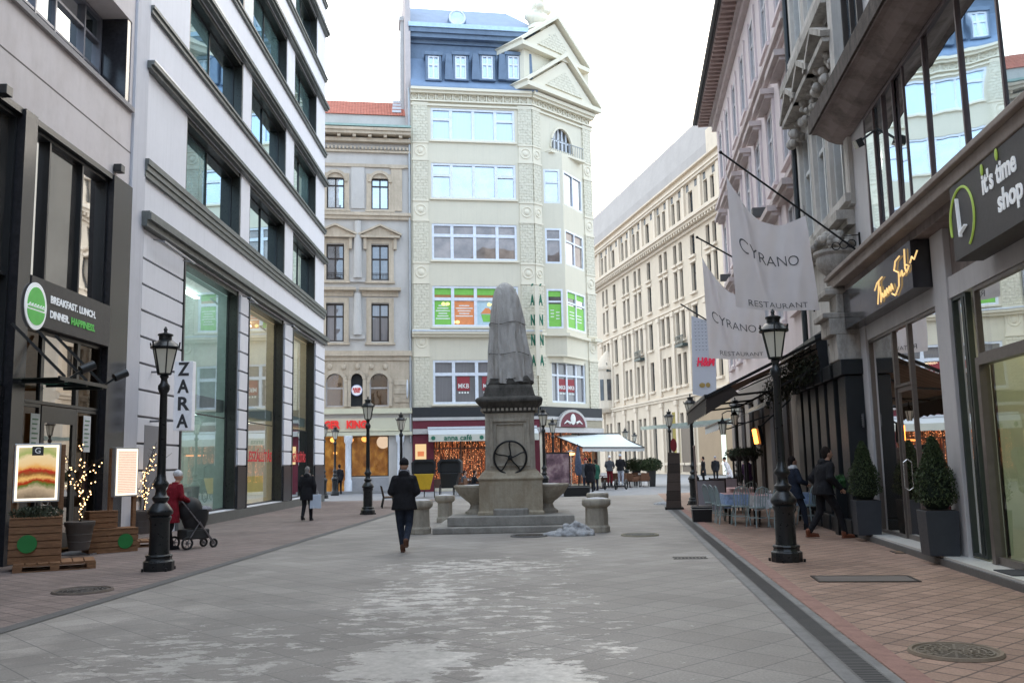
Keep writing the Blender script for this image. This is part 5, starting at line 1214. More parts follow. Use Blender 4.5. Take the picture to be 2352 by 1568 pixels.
for (a_, b_, c_, d_) in hl:
    window(gr, a_, b_, c_, d_, .14, M_GWF, PKG, cols=(.5,), rows=(.64,), fw=.1, mw=.1, dep=.14)
    s = MB(); s.box(a_-.26, a_-.002, -.10, .01, c_-.1, d_+.25); s.box(b_+.002, b_+.26, -.10, .01, c_-.1, d_+.25); s.box(a_-.3, b_+.3, -.2, .01, c_-.28, c_-.1); s.build('window_surround', M_GST, gr)
    if c_ < 9:
        zc_ = d_+.45; ucn = (a_+b_)/2; w_ = .98
        s = MB(); s.box(ucn-w_, ucn+w_, -.45, .01, zc_, zc_+.14); s.bar((ucn-w_-.06,-.25,zc_+.16),(ucn,-.25,zc_+.72), .5, .13); s.bar((ucn+w_+.06,-.25,zc_+.16),(ucn,-.25,zc_+.72), .5, .13); s.prism([(ucn-w_,zc_+.14),(ucn+w_,zc_+.14),(ucn,zc_+.66)], -.12, 0)
        s.build('pediment', M_GSO, gr)
        s = MB(); rn = random.Random(int(a_*10))
        for q in range(16): s.ell((rn.uniform(ucn-w_*.9, ucn+w_*.9), rn.uniform(-.3,-.08), rn.uniform(d_-.1, zc_)), rn.uniform(.07,.15), 7, 5)
        s.build('carved_ornament', M_GSO, gr, smooth=True)
    elif c_ < 14:
        s = MB(); s.box(a_-.2, b_+.2, -.3, .01, d_+.35, d_+.5); s.build('window_hood', M_GSO, gr)
for st_ in ([(.16, 11.35, 11.5), (.42, 11.5, 11.75)], [(.16, 6.5, 6.62), (.38, 6.62, 6.82)], [(.12, 16.2, 16.4)]):
    m = MB(); cornice(m, u0g, u1g, st_); m.build('string_course', M_GSO, gr)
for k in range(nb2+1):
    uu = u0g+.3+pt2*k
    for (z0, z1) in ((6.9, 11.3), (11.8, 16.2)): m = MB(); m.box(uu-.16, uu+.16, -.09, .01, z0, z1); m.build('pilaster_strip', M_GST, gr)
# ground floor: black columns between openings, stone arches above
M_BCOL = plain('black lacquer shopfront', (.014,.017,.020), .45, 0, .3)
m = MB(); nco = 5; pc = (u1g-.55-u0g)/nco
hh = [(u0g+pc*k+.35, u0g+pc*(k+1)-.02, .1, 3.7) for k in range(nco)]
facade(m, u0g, u1g, 3.63, 4.4, [], .5); m.build('ground_floor_wall', M_GST, gr)
m = MB(); facade(m, u0g, u1g, 0, 3.62, hh, .5); m.build('shopfront_wall', M_BCOL, gr)
for k in range(nco+1):
    uu = u0g+pc*k+.12 if k < nco else u1g-.3
    s = MB(); s.box(uu-.32, uu+.34, -.45, .02, .36, 3.29); s.box(uu-.38, uu+.40, -.53, .02, 0, .35); s.box(uu-.38, uu+.40, -.52, .02, 3.3, 3.62); s.build('black_column', M_BCOL, gr, bev=.02)
for k in range(nco):
    a_, b_ = hh[k][0], hh[k][1]
    glazing(gr, [(a_, (a_+b_)/2), ((a_+b_)/2, b_)], .1, 3.6, .35, M_BCOL, wglass('restaurant dark glass', (.035,.03,.028), .0, (.8,.77,.75), .1, .8, fres=.25), fw=.05)
m = MB(); m.box(u1g-.75, u1g+.02, -.55, .02, 3.62, 4.15); m.box(u1g-.85, u1g+.02, -.68, .02, 4.15, 4.5); m.box(u1g-.95, u1g+.02, -.80, .02, 4.5, 4.62); m.box(u1g-.7, u1g, -.5, .02, 4.62, 5.0); m.box(u1g-.9, u1g+.0, -.72, .02, 5.0, 5.12); m.build('capital_block', M_GSO, gr, bev=.02)
m = MB()
for k in range(nco-1):
    c_ = u0g+pc*(k+.5)+.2
    for q in range(10): m.bar((c_+.72*math.cos(PI*q/10), -.14, 3.75+.62*math.sin(PI*q/10)), (c_+.72*math.cos(PI*(q+1)/10), -.14, 3.75+.62*math.sin(PI*(q+1)/10)), .26, .2)
m.build('arch_moulding', M_GSO, gr)
# carved urn with flowers on the capital block
uc_ = u1g-.42
urn = thing('stone_urn', FR.w(uc_, -.36, 5.12), FR.rot, 'carved stone urn heaped with stone flowers on the pillar beside the banner', 'urn')
m = MB(); m.lathe([(.30,0),(.30,.08),(.16,.14),(.12,.26),(.20,.34),(.36,.50),(.42,.66),(.40,.76),(.46,.82),(.46,.88)], 24); m.build('vase', M_GSO, urn, smooth=True)
m = MB(); rn = random.Random(5)
for q in range(70):
    th_, ph_ = rn.uniform(0, 2*PI), rn.uniform(.0, 1.3); r_ = .46
    m.ell((r_*math.sin(ph_)*math.cos(th_), r_*math.sin(ph_)*math.sin(th_), .86+.42*math.cos(ph_)), rn.uniform(.05,.10), 7, 5)
m.build('flower_heap', M_GSO, urn, smooth=True)
# mascaron on wall by the urn
m = MB(); 
for q in range(30): m.ell((u1g-1.25+rn.uniform(-.3,.3), -.15+rn.uniform(-.1,.05), 5.6+rn.uniform(-.6,.6)), rn.uniform(.07,.16), 8, 6)
m.build('carved_ornament', M_GSO, gr, smooth=True)

# ---- shop building with glass bay
M_SHP = stone('grey limestone pillar', (.60,.58,.58), .7, .07, .8, .08, 25, grime=.12, streak=.12)
M_LDG = stone('weathered ledge stone', (.37,.315,.28), .8, .2, 1.2, .3, 18, grime=.35, dark=(.14,.115,.10))
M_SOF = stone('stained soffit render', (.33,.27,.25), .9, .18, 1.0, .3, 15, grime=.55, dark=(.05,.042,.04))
M_BRF = plain('mauve brown steel', (.13,.095,.095), .45, .2)
sh_ = thing('shop_building', FR.w(0), FR.rot, 'grey shop house with a long glazed upper bay and dark fascias at the right edge', 'building')
UE = 14.5
zled0, zled1 = 5.18, 5.46
# upper wall
m = MB(); gb0 = FR.u(2005, 500); gtop = 8.3; gsill = 5.78
facade(m, U_A+.3, UE, zled1, 22, [(gb0, UE-1.5, gsill, gtop)], .5); body(m, U_A+.3, UE, 0, 22, 13); m.build('wall', M_SHP, sh_)
# glazed bay: mullions at measured columns
mpx = [(2029,520),(2051,500),(2076,480),(2101,460),(2150,420),(2233,380),(2325,300)]
cols = sorted([(FR.u(px, py)-gb0)/(UE-1.5-gb0) for px, py in mpx])
cols = [c for c in cols if 0 < c < 1]
last = cols[-1]; stepc = cols[-1]-cols[-2]
while last+stepc < .97: last += stepc; cols.append(last)
window(sh_, gb0+.02, UE-1.5, gsill+.01, gtop-.01, -.03, M_BRF, wglass('wavy reflecting glass', (.10,.15,.17), .62, (.88,.97,1), .30, .55, fres=.6), cols=cols, fw=.06, mw=.045, dep=.035, tilt=.02)
# canopy slab with coved soffit
uC0, zC0 = FR.uv(1917, 281, -.86); print('CANOPY', uC0, zC0, U_A)
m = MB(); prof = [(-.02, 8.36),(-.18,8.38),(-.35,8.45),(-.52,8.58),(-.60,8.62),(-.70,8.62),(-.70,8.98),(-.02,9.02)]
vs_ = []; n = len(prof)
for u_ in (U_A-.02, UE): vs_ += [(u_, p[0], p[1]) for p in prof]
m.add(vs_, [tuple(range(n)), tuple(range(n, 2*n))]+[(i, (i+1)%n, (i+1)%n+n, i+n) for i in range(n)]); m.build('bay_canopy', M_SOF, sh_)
m = MB(); m.box(U_A-.08, UE, -.75, -.702, 8.66, 9.02); m.build('canopy_edge', stone('black crust edge', (.12,.10,.09), .9, .4, 3, .8, 12, grime=.7, dark=(.02,.02,.02)), sh_)
# balcony things glimpsed above the canopy
m = MB()
for k in range(0): m.bar((U_A+.4+k*.35,-.6,9.02),(U_A+.4+k*.35,-.6,10.0), .03)
m.box(U_A+.4, U_A+.8, -.3, .02, 9.1, 12.5); m.build('window_surround', M_GST, sh_)
window(sh_, U_A+.9, U_A+2.1, 9.5, 12.2, -.02, M_DBR, PKG, cols=(.5,), rows=(.7,), dep=.1)
# sill + ledge
m = MB(); m.box(gb0-.1, UE, -.20, .02, zled1+.001, gsill-.08); m.build('sill_band', M_LDG, sh_)
m = MB(); m.box(U_A-.22, UE, -.52, .02, zled0, zled1-.09); m.box(U_A-.28, UE, -.60, .02, zled1-.09, zled1); m.build('ledge', M_LDG, sh_, bev=.015)
m = MB(); m.box(U_A+.0, UE, -.30, .02, zled0-.14, zled0-.002); m.build('ledge_under_band', M_SOF, sh_)  # band under the ledge in the darker soffit render
# ground floor piers and beam
z730 = 4.45
def pier(px0, px1, py, zt_=zled0-.14, nm='pillar'):
    a_, b_ = FR.u(px0, py), FR.u(px1, py); m = MB(); m.box(a_, b_, -.08, .45, .12, zt_); m.build(nm, M_SHP, sh_, bev=.01); return a_, b_
pA = pier(1990, 2013, 1000); pB = pier(2196, 2228, 1150)
zbm0, zbm1 = rz(2080, 745)-.12, rz(2080, 745)+.12
zb0 = 3.95
m = MB(); m.box(pA[1]-.01, UE, -.05, .40, zb0, zb0+.32); m.build('lintel_beam', M_SHP, sh_)
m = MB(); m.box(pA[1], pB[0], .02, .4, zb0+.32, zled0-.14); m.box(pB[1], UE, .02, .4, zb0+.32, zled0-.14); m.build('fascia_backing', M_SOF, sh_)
# signs
s1a, s1b = FR.u(1996, 690, -.35), FR.u(2150, 620, -.35)
s1 = thing('fascia_sign', FR.w(0), FR.rot, 'black fascia board with golden handwritten lettering above the jewellery shop', 'sign')
zS0, zS1 = zb0+.30, zled0-.16
m = MB(); m.box(pA[0]-.02, pB[0]-.05, -.36, -.002, zS0, zS1); m.build('board', plain('glossy black board', (.03,.03,.035), .12, 0, .6), s1)
GLD = plain('gold letters', (.75,.50,.16), .35, .3, emit=(1,.66,.28), es=.9)
ucs = (FR.u(2030,680,-.36)+FR.u(2097,650,-.36))/2; wsg = abs(FR.u(2097,650,-.36)-FR.u(2028,680,-.36))
SIG = [[(0,.62),(.10,.80),(.30,.86)],[(.17,.84),(.14,.45),(.08,.05)],[(.20,.60),(.22,.25),(.20,.05),(.27,.30),(.31,.12)],[(.31,.12),(.37,.32),(.40,.12),(.34,.15)],[(.40,.12),(.44,.34),(.48,.14),(.52,.34),(.56,.14)],[(.56,.14),(.60,.36),(.64,.14)],[(.92,1.02),(.78,.98),(.72,.72),(.86,.52),(.84,.10),(.70,-.12),(.60,.02)],[(.90,.36),(.96,.50),(.98,.30),(1.04,.34)],[(1.08,1.1),(1.06,.5),(1.10,.32),(1.18,.46),(1.10,.56)],[(1.22,.52),(1.28,.66),(1.34,.52),(1.44,.70)]]
m = MB()
for st_ in SIG:
    pts_ = [(ucs-wsg*.75+wsg*1.02*x, -.385, (zS0+zS1)/2-.34+.50*y+.08*x) for x, y in st_]; m.tube(pts_, .014, 6)
m.build('script_lettering', GLD, s1)
s2 = thing('fascia_sign', FR.w(0), FR.rot, 'charcoal fascia board with a green clock circle and white shop lettering', 'sign')
sa = FR.u(2196, 620, -.5); m = MB(); zT0, zT1 = zb0+.22, zled0+.12
m.box(sa, UE-.3, -.50, -.145, zT0, zled0-.01); m.build('board', plain('charcoal matt board', (.058,.052,.052), .55), s2)
m = MB(); uc1, zc1_ = FR.uv(2216, 585, -.5); zc1_ = (zT0+zled0)/2
LIM = plain('lime paint', (.42,.58,.12), .5, emit=(.5,.7,.1), es=.15)
m.torus((uc1+.03, -.505, zc1_-.02), .42, .018, 40, 6, 'xz', R(-62), R(200)); m.build('clock_circle', LIM, s2)
m = MB(); m.bar((uc1-.07,-.51,zc1_+.28),(uc1-.03,-.51,zc1_-.24), .065, .02); m.bar((uc1-.05,-.513,zc1_-.2),(uc1+.17,-.513,zc1_-.13), .06, .02); m.build('clock_hands', MW, s2)
tA = FR.u(2262, 520, -.5); 
text("it's time", .36, MW, s2, 'lettering', (FR.u(2303, 505, -.5), -.505, zc1_+.20), w=FR.u(2343,500,-.5)-FR.u(2262,520,-.5), weight=.010)
text('shop', .36, MW, s2, 'lettering', (FR.u(2330, 550, -.5), -.505, zc1_-.14), w=(FR.u(2352,540,-.5)-FR.u(2300,560,-.5))*1.12, weight=.010)
for px, py in ((2266, 497), (2302, 487)):
    uu, zz = FR.uv(px, py, -.5); m = MB(); m.ell((uu,-.51,zc1_+.39+(.04 if px > 2280 else 0)), (.035,.015,.075)); m.build('lime_dot', LIM, s2)
# shop windows (bay 1: jewellery with double door; bay 2: shoe shop)
SG1 = sglass('jewellery glass', (.72,.68,.62), .14, (1,.98,.95), .05, fres=.8)
SG2 = sglass('shoe shop glass', (.90,.93,.86), .10, (1,1,.96), .04, fres=.7)
M_BRN = plain('bronze door frame', (.17,.145,.13), .4, .4)
y_ = .05; zt_ = zb0-.01
d0, d1 = FR.u(2077, 1100, .0), FR.u(2113, 1100, .0)
glazing(sh_, [(pA[1]+.01, d0-.02), (d1+.02, pB[0]-.01)], .14, zt_, y_, M_BRN, SG1, fw=.05)
glazing(sh_, [(d0-.02, d1+.02)], 2.85, zt_, y_, M_BRN, SG1, fw=.05)
dm = MB(); dm.box(d0, d0+.07, -.0, .05, .14, 2.84); dm.box(d1-.07, d1, -.0, .05, .14, 2.84); dm.box(d0+.07, d1-.07, -.0, .05, 2.76, 2.84); dm.box(d0+.07, d1-.07, .0, .05, .14, .22)
do = dm.build('door', M_BRN, sh_); p = MB(); p.quad((d0+.07,.02,.22),(d1-.07,.02,.22),(d1-.07,.02,2.76),(d0+.07,.02,2.76)); p.build('pane', SG1, do)
h = MB(); h.tube([(d0+.2,.02,1.0),(d0+.2,-.05,1.05),(d0+.2,-.05,1.5),(d0+.2,.02,1.55)], .010); h.build('handle', plain('steel', (.6,.6,.6), .25, .9), do)
sx0, sx1 = FR.u(2128, 1100, .5), FR.u(2150, 1100, .5)
sp_ = thing('sale_poster', FR.w((d1+.12), .22, .14), FR.rot, 'tall red sale poster standing inside the jewellery shop window', 'poster')
m = MB(); m.box(0, .62, 0, .03, .35, 1.75); m.build('panel', plain('sale panel red', (.42,.02,.03), .5, emit=(.8,.03,.05), es=.25), sp_)
text('SALE', .3, PW, sp_, 'lettering', (.31, -.01, 1.15), w=.55, weight=.01); text('extra', .14, PW, sp_, 'lettering', (.31, -.01, 1.42), w=.3)
# interior bay 1
rm = MB(); a_, b_ = pA[1], pB[0]
rm.quad((a_,3.5,.1),(b_,3.5,.1),(b_,3.5,zt_),(a_,3.5,zt_)); rm.quad((a_,.4,.1),(a_,3.5,.1),(a_,3.5,zt_),(a_,.4,zt_)); rm.quad((b_,.45,.1),(b_,3.5,.1),(b_,3.5,zt_),(b_,.45,zt_)); rm.quad((a_,.3,.11),(b_,.3,.11),(b_,3.5,.11),(a_,3.5,.11)); rm.quad((a_,.4,3.6),(b_,.4,3.6),(b_,3.5,3.6),(a_,3.5,3.6))
rm.build('shop_interior', stone('dark shop interior', (.36,.31,.26), .6, .4, 1.2, 0), sh_)
for k in range(5):
    m = MB(); m.ell((a_+.5+k*.95, 1.0+.5*(k%2), 3.4), (.12,.12,.02), 12, 6); m.build('downlight', glow('downlight', (1,.85,.6), 16), sh_)
# interior bay 2
a_, b_ = pB[1], UE
glz = [(pB[1]+.02, FR.u(2248,1150,.15)), (FR.u(2248,1150,.15)+.01, FR.u(2292,1200,.15))]
glazing(sh_, [(glz[0][0], glz[0][0]+.42), (glz[0][0]+.43, FR.u(2293,1200,.15))], .16, zt_, y_, plain('dark green frame', (.05,.06,.055), .4, .3), SG2, fw=.045)
dA, dB = FR.u(2295,1200,.05), UE-.6
dm = MB(); dm.box(dA, dA+.12, -.08, .06, .14, 2.95); dm.box(dA+.121, dB, -.08, .06, 2.84, 2.95); dm.box(dB-.1, dB, -.08, .06, .14, 2.839); dm.box(dA+.12, dB-.1, -.04, .05, .14, .24); do = dm.build('door', M_BRN, sh_)
p = MB(); p.quad((dA+.12,.01,.24),(dB-.1,.01,.24),(dB-.1,.01,2.84),(dA+.12,.01,2.84)); p.build('pane', SG2, do)
glazing(sh_, [(dA, UE)], 2.96, zt_, y_, M_BRN, SG2, fw=.05)
rm = MB()
rm.quad((a_,2.6,.1),(b_,2.6,.1),(b_,2.6,zt_),(a_,2.6,zt_)); rm.quad((a_,.5,.1),(a_,2.6,.1),(a_,2.6,zt_),(a_,.5,zt_)); rm.quad((b_,.5,.1),(b_,2.6,.1),(b_,2.6,zt_),(b_,.5,zt_)); rm.quad((a_,.3,.12),(b_,.3,.12),(b_,2.6,.12),(a_,2.6,.12)); rm.quad((a_,.4,3.7),(b_,.4,3.7),(b_,2.6,3.7),(a_,2.6,3.7))
rm.build('shop_interior', stone('mint cream interior', (.66,.66,.52), .6, .08, .8, 0), sh_)
sv = thing('display_shelf_unit', FR.w(pB[1]+.6, .85, .12), FR.rot, 'pale lit display shelves with shoes behind the shoe shop window', 'shelf')
m = MB(); m.box(0, 2.4, .5, .56, .1, 2.6); m.build('back_panel', plain('mint panel', (.55,.62,.52), .5, emit=(.75,.95,.75), es=.30), sv)
for z in (.18, .92, 1.62):
    m = MB(); m.box(0, 2.4, -.2, .5, z, z+.07); m.build('shelf', plain('shelf white', (.72,.76,.72), .4, emit=(.8,1,.9), es=.25), sv)
rn = random.Random(9)
shoes = 0
for z in (.25, .99, 1.69):
    for k in range(6):
        uu = .25+k*.36+rn.uniform(-.05,.05); p_ = FR.w(pB[1]+.6+uu, .85+rn.uniform(-.1,.15), z+.12)
        t = thing('shoe', p_, FR.rot+rn.uniform(-.5,.5), 'small shoe standing on the lit shelves of the shoe shop', 'shoe', 'shoes on the display shelves')
        mt_ = plain(['shoe black', 'shoe tan', 'shoe silver'][k%3], [(.03,.03,.03), (.35,.2,.1), (.5,.5,.5)][k%3], .35)
        m = MB(); m.ell((0,-.06,.045), (.045,.10,.04)); m.ell((0,.07,.06), (.038,.06,.055)); m.build('upper', mt_, t, smooth=True); m = MB(); m.box(-.035,.035,-.15,.11,0,.012); m.box(-.025,.025,.06,.11,.0,.04); m.build('sole', M_BLK, t)
for k in range(4):
    m = MB(); m.box(a_+.6+k*.9, a_+.95+k*.9, 1.0, 1.35, 3.6, 3.64); m.build('ceiling_lamp', glow('lamp cream', (1,.88,.55), 7), sh_)
# tenant lettering upright inside
m = MB(); uu = FR.u(2268, 1000, .3)
# step
m = MB(); m.box(pA[0]-.25, UE, -.42, .2, .0, .10); m.build('step_base', stone('dark step base', (.16,.155,.15), .7, .2, 3), sh_)
m = MB(); m.box(pA[0]-.15, UE, -.38, .2, .101, .135); m.build('marble_step', stone('white marble slab', (.66,.64,.60), .35, .08, 2, .03), sh_)
m = MB(); uu = FR.u(2250,1270,-.3); m.box(uu+.55, uu+1.15, -.34, .1, .137, .15); m.build('door_mat', plain('door mat', (.05,.05,.055), .95), sh_)
# spotlights at bay corner
for (px, py, lb) in ((1972, 330, 'small black floodlight on a bracket beside the glazed bay'),):
    uu, zz = FR.uv(px, py, -.35); t = thing('floodlight', FR.w(uu, -.35, zz), FR.rot, lb, 'floodlight')
    m = MB(); m.cbox((0,0,0), (.26,.12,.16), Euler((.4,.2,0))); m.build('housing', M_BLK, t); m = MB(); m.bar((0,0,.02),(.1,.35,.25), .035); m.build('bracket', M_BLK, t)
uu, zz = FR.uv(1982, 965, -.16); ic = thing('intercom_plate', FR.w(uu, -.15, zz), FR.rot, 'small dark intercom plate on the grey pillar', 'intercom'); m = MB(); m.box(-.05,.05,-.02,0,-.14,.14); m.build('plate', plain('plate grey', (.12,.12,.13), .4, .4), ic)
m = MB()
for k in range(5): m.box(-.03,.03,-.03,-.02,-.1+k*.045,-.08+k*.045)
m.build('buttons', plain('button', (.5,.5,.5), .3, .6), ic)

# ================================================================== buildings behind the photographer (they show in the glass and shade the street)
bb = thing('rear_building', (-3, -34, 0), PI, 'beige house closing the street behind the viewer', 'building')
m = MB(); hl = []
for k in range(8):
    for z in (5.5, 9.5, 13.5): hl.append((-15+k*4, -13.4+k*4, z, z+2.2))
facade(m, -17, 17, 0, 17.5, hl, .3); body(m, -17, 17, 0, 17.5, 12); m.build('wall', stone('rear beige wall', (.50,.44,.36), .8, .1), bb)
for h_ in hl: m = MB(); m.quad((h_[0],.2,h_[2]),(h_[1],.2,h_[2]),(h_[1],.2,h_[3]),(h_[0],.2,h_[3])); m.build('window', PGL, bb)
for (fr, u0, u1, lb) in ((FL, -28, 2.95, 'beige house on the left behind the viewer'), (FR, 14.55, 45, 'grey house on the right behind the viewer')):
    t = thing('side_building', fr.w(0), fr.rot, lb, 'building'); m = MB(); hl = []
    for k in range(7):
        for z in (5.5, 9.5, 13.5, 17.5): hl.append((u0+1.4+k*4, u0+3.2+k*4, z, z+2.3))
    facade(m, u0, u1, 0, 22, hl, .3); body(m, u0, u1, 0, 22, 12); m.build('wall', stone('side house wall', (.50,.47,.44), .8, .1), t)
    for h_ in hl: m = MB(); m.quad((h_[0],.2,h_[2]),(h_[1],.2,h_[2]),(h_[1],.2,h_[3]),(h_[0],.2,h_[3])); m.build('window', PGL, t)
# ================================================================== people
def loft(mb, rings, seg=18):
    vs = []; fs = []; n = len(rings)
    for (c, rx, ry) in rings:
        for k in range(seg):
            a = 2*PI*k/seg; vs.append((c[0]+rx*math.cos(a), c[1]+ry*math.sin(a), c[2]))
    for i in range(n-1):
        for k in range(seg):
            k2 = (k+1)%seg; fs.append((i*seg+k, i*seg+k2, (i+1)*seg+k2, (i+1)*seg+k))
    fs.append(tuple(range(seg-1,-1,-1))); fs.append(tuple((n-1)*seg+k for k in range(seg)))
    return mb.add(vs, fs)
def remesh(o, vox, sm=3):
    r = o.modifiers.new('remesh', 'REMESH'); r.mode = 'VOXEL'; r.voxel_size = vox; r.use_smooth_shade = True
    if sm: s = o.modifiers.new('smooth', 'SMOOTH'); s.iterations = sm; s.factor = .5
    return o
def cloth(name, col, rough=.85):
    if name in MC: return MC[name]
    t = NT(name); co = t.coord(); n1 = t.noise(co, 9, 5, .7); n2 = t.noise(t.coord(scale=(1,1,.45)), 8, 4, .6)
    c = t.ramp(n1, [(.3, sc3(col, .7)), (.7, sc3(col, 1.3))])
    MC[name] = t.done(t.bsdf(c, rough, 0, t.bump(n2, 1.0, .06), .2)); return MC[name]
M_SKIN = plain('skin', (.52,.30,.21), .5, 0, .4)
def hand(mb, w, d, s=1.0, side=1, curl=.5):
    "palm and five fingers; w wrist point, d pointing direction"
    w = Vector(w); d = Vector(d).normalized()
    up = Vector((0,1,0)) if abs(d.y) < .8 else Vector((0,0,1))
    a = d.cross(up).normalized(); b = a.cross(d).normalized()
    pc = w + d*.045*s
    mb.cone2(w, .024*s, w+d*.03*s, .026*s, 8); mb.ell(pc+d*.01, (.036*s,.020*s,.045*s), 10, 8, rot=d.to_track_quat('Z','Y').to_euler())
    for i, (o_, L) in enumerate(((-.027,.058),(-.009,.070),(.009,.066),(.027,.052))):
        p0 = w + d*.075*s + b*o_*s; p1 = p0 + d*L*.5*s; p2 = p1 + (d*(1-curl)+a*curl*side)*L*.5*s
        mb.tube([p0, p1, p2], [.0095*s,.009*s,.007*s], 6); mb.ell(p2, .0075*s, 6, 4)
    t0 = w + d*.03*s - b*.028*s; t1 = t0 + (d*.6-b*.7)*.035*s; t2 = t1 + (d*.9-b*.1)*.03*s
    mb.tube([t0, t1, t2], [.012*s,.011*s,.008*s], 6); mb.ell(t2, .008*s, 6, 4)
def person(loc, rz, H, label, J={}, coat=None, coat_len=.50, trousers=None, shoes=None, hat=None, hair=None, scarf=None, hood=None, puffy=0, vox=.016, gloves=None, lean=0, headturn=0, group=None, bag=None, skirt=0, woman=False, seated=False):
    P = dict(hip=(0,0,.53), chest=(0,0,.72), neck=(0,0,.83), head=(0,.008,.925),
             shR=(.108,0,.805), elR=(.135,-.015,.64), haR=(.13,.03,.49), shL=(-.108,0,.805), elL=(-.135,-.015,.64), haL=(-.13,.03,.49),
             hiR=(.055,0,.52), knR=(.058,.01,.285), anR=(.058,-.01,.045), hiL=(-.055,0,.52), knL=(-.058,.01,.285), anL=(-.058,-.01,.045))
    if woman: P['shR'] = (.098,0,.805); P['shL'] = (-.098,0,.805)
    P.update(J)
    if lean:
        for k in ('chest','neck','head','shR','shL','elR','elL','haR','haL'):
            if k in J and k in ('haR','haL','elR','elL'): continue
            v = P[k]; h_ = v[2]-.53; P[k] = (v[0], v[1]+math.sin(lean)*h_, .53+math.cos(lean)*h_)
    P = {k: Vector(v)*H for k, v in P.items()}; q = H
    B = MB(); hd = P['head']
    hr = Matrix.Rotation(headturn, 3, 'Z')
    def hp(x, y, z): return hd + hr @ Vector((x, y, z))*q
    # skull, jaw, nose, ears, brow, lips
    er = Euler((0,0,headturn))
    B.ell(hp(0,-.006,.008), (.044*q,.055*q,.058*q), 18, 12, er); B.ell(hp(0,.014,-.022), (.033*q,.038*q,.042*q), 14, 10, er)
    B.ell(hp(0,.022,-.052), (.016*q,.016*q,.014*q), 8, 6, er)
    B.cone2(hp(0,.050,.006), .005*q, hp(0,.062,-.014), .0075*q, 8)
    for s in (-1,1): B.ell(hp(s*.044,-.004,-.006), (.006*q,.011*q,.018*q), 8, 6, er); B.ell(hp(s*.018,.044,.014), (.012*q,.008*q,.006*q), 8, 5, er)
    B.ell(hp(0,.050,-.034), (.013*q,.007*q,.004*q), 8, 5, er)
    B.cone2(P['neck']-Vector((0,0,.02*q)), .034*q, hd-Vector((0,0,.045*q)), .031*q, 12)
    ch = P['chest']; hi = P['hip']; nk = P['neck']
    def torso(mb, g, base=None):
        w1 = .90 if woman else 1.0
        r = [(hi-Vector((0,0,.03*q)), (.085*q+g), (.062*q+g)), (hi+Vector((0,0,.02*q)), .092*q+g, .068*q+g), (hi.lerp(ch,.45), .078*q*w1+g, .058*q+g), (ch, .096*q*w1+g, .066*q+g), (ch.lerp(nk,.55), .098*q*w1+g, .060*q+g), (nk-Vector((0,0,.02*q)), .06*q+g, .045*q+g), (nk+Vector((0,0,.002*q)), .036*q+g*.4, .034*q+g*.4)]
        loft(mb, r)
    torso(B, 0)
    for s in ('R','L'):
        B.cone2(P['sh'+s], .033*q, P['el'+s], .026*q, 10); B.cone2(P['el'+s], .026*q, P['ha'+s], .017*q, 10)
        B.cone2(P['hi'+s], .052*q, P['kn'+s], .034*q, 12); B.cone2(P['kn'+s], .034*q, P['an'+s], .020*q, 12)
        f = P['an'+s]; B.cone2(f+Vector((0,-.01*q,-.018*q)), .022*q, f+Vector((0,.085*q,-.028*q)), .017*q, 8)
        hand(B, P['ha'+s], (P['ha'+s]-P['el'+s]), q/1.75*1.05, 1 if s == 'R' else -1)
    o = B.build('person', M_SKIN, None, smooth=True, angle=None); remesh(o, min(vox, .0125) if vox < .02 else vox, 1)
    tag(o, label, 'person', group); o.location = loc; o.rotation_euler = (0,0,rz)
    if coat:
        g = .018*q+puffy*.012*q; m = MB(); torso(m, g)
        if coat_len < .5:   # long coat: skirt part down to coat_len
            zc = coat_len*q; kx = (P['knR']+P['knL'])/2
            loft(m, [(hi+Vector((0,0,.02*q)), .092*q+g, .068*q+g), (hi-Vector((0,0,.05*q)), .104*q+g, .08*q+g), (Vector((hi.x, hi.y*.5+kx.y*.5, zc)), .112*q+g+skirt, .094*q+g+skirt)])
        for s in ('R','L'):
            m.cone2(P['sh'+s]-Vector((0,0,.012*q)), .040*q+puffy*.008, P['el'+s], .035*q+puffy*.008, 12); m.cone2(P['el'+s], .037*q+puffy*.01, P['el'+s].lerp(P['ha'+s], .93), .027*q+puffy*.006, 12)
        loft(m, [(nk-Vector((0,0,.03*q)), .058*q, .052*q), (nk+Vector((0,-.004*q,.022*q)), .046*q, .046*q)])
        if hood: m.ell(nk+Vector((0,-.045*q,.0)), (.062*q,.040*q,.045*q), 14, 9)
        remesh(m.build('coat', coat, o, smooth=True, angle=None), vox, 3)
    if trousers:
        m = MB(); g = .011*q
        loft(m, [(hi-Vector((0,0,.05*q)), .088*q, .068*q), (hi+Vector((0,0,.03*q)), .092*q, .07*q)])
        for s in ('R','L'):
            m.cone2(P['hi'+s], .058*q, P['kn'+s], .042*q, 12); m.cone2(P['kn'+s], .042*q, P['an'+s]+Vector((0,0,.012*q)), .030*q, 12)
        remesh(m.build('trousers', trousers, o, smooth=True, angle=None), vox, 2)
    if shoes:
        for s in ('R','L'):
            f = P['an'+s]; m = MB(); m.cone2(f+Vector((0,-.012*q,.02*q)), .031*q, f+Vector((0,-.012*q,-.016*q)), .028*q, 12)
            m.cone2(f+Vector((0,0,-.016*q)), .027*q, f+Vector((0,.088*q,-.024*q)), .022*q, 12); m.cbox(f+Vector((0,.035*q,-.040*q)), (.044*q,.155*q,.012*q))
            remesh(m.build('shoe', shoes, o, smooth=True, angle=None), min(vox, .012), 1)
    if hat:
        m = MB(); m.ell(hp(0,-.010,.030), (.051*q,.062*q,.052*q), 18, 12, er); m.torus(hp(0,-.008,.014), .044*q, .010*q, 20, 8, 'xy'); m.ell(hp(0,-.012,.084), .010*q, 8, 6)
        remesh(m.build('hat', hat, o, smooth=True, angle=None), min(vox, .012), 2)
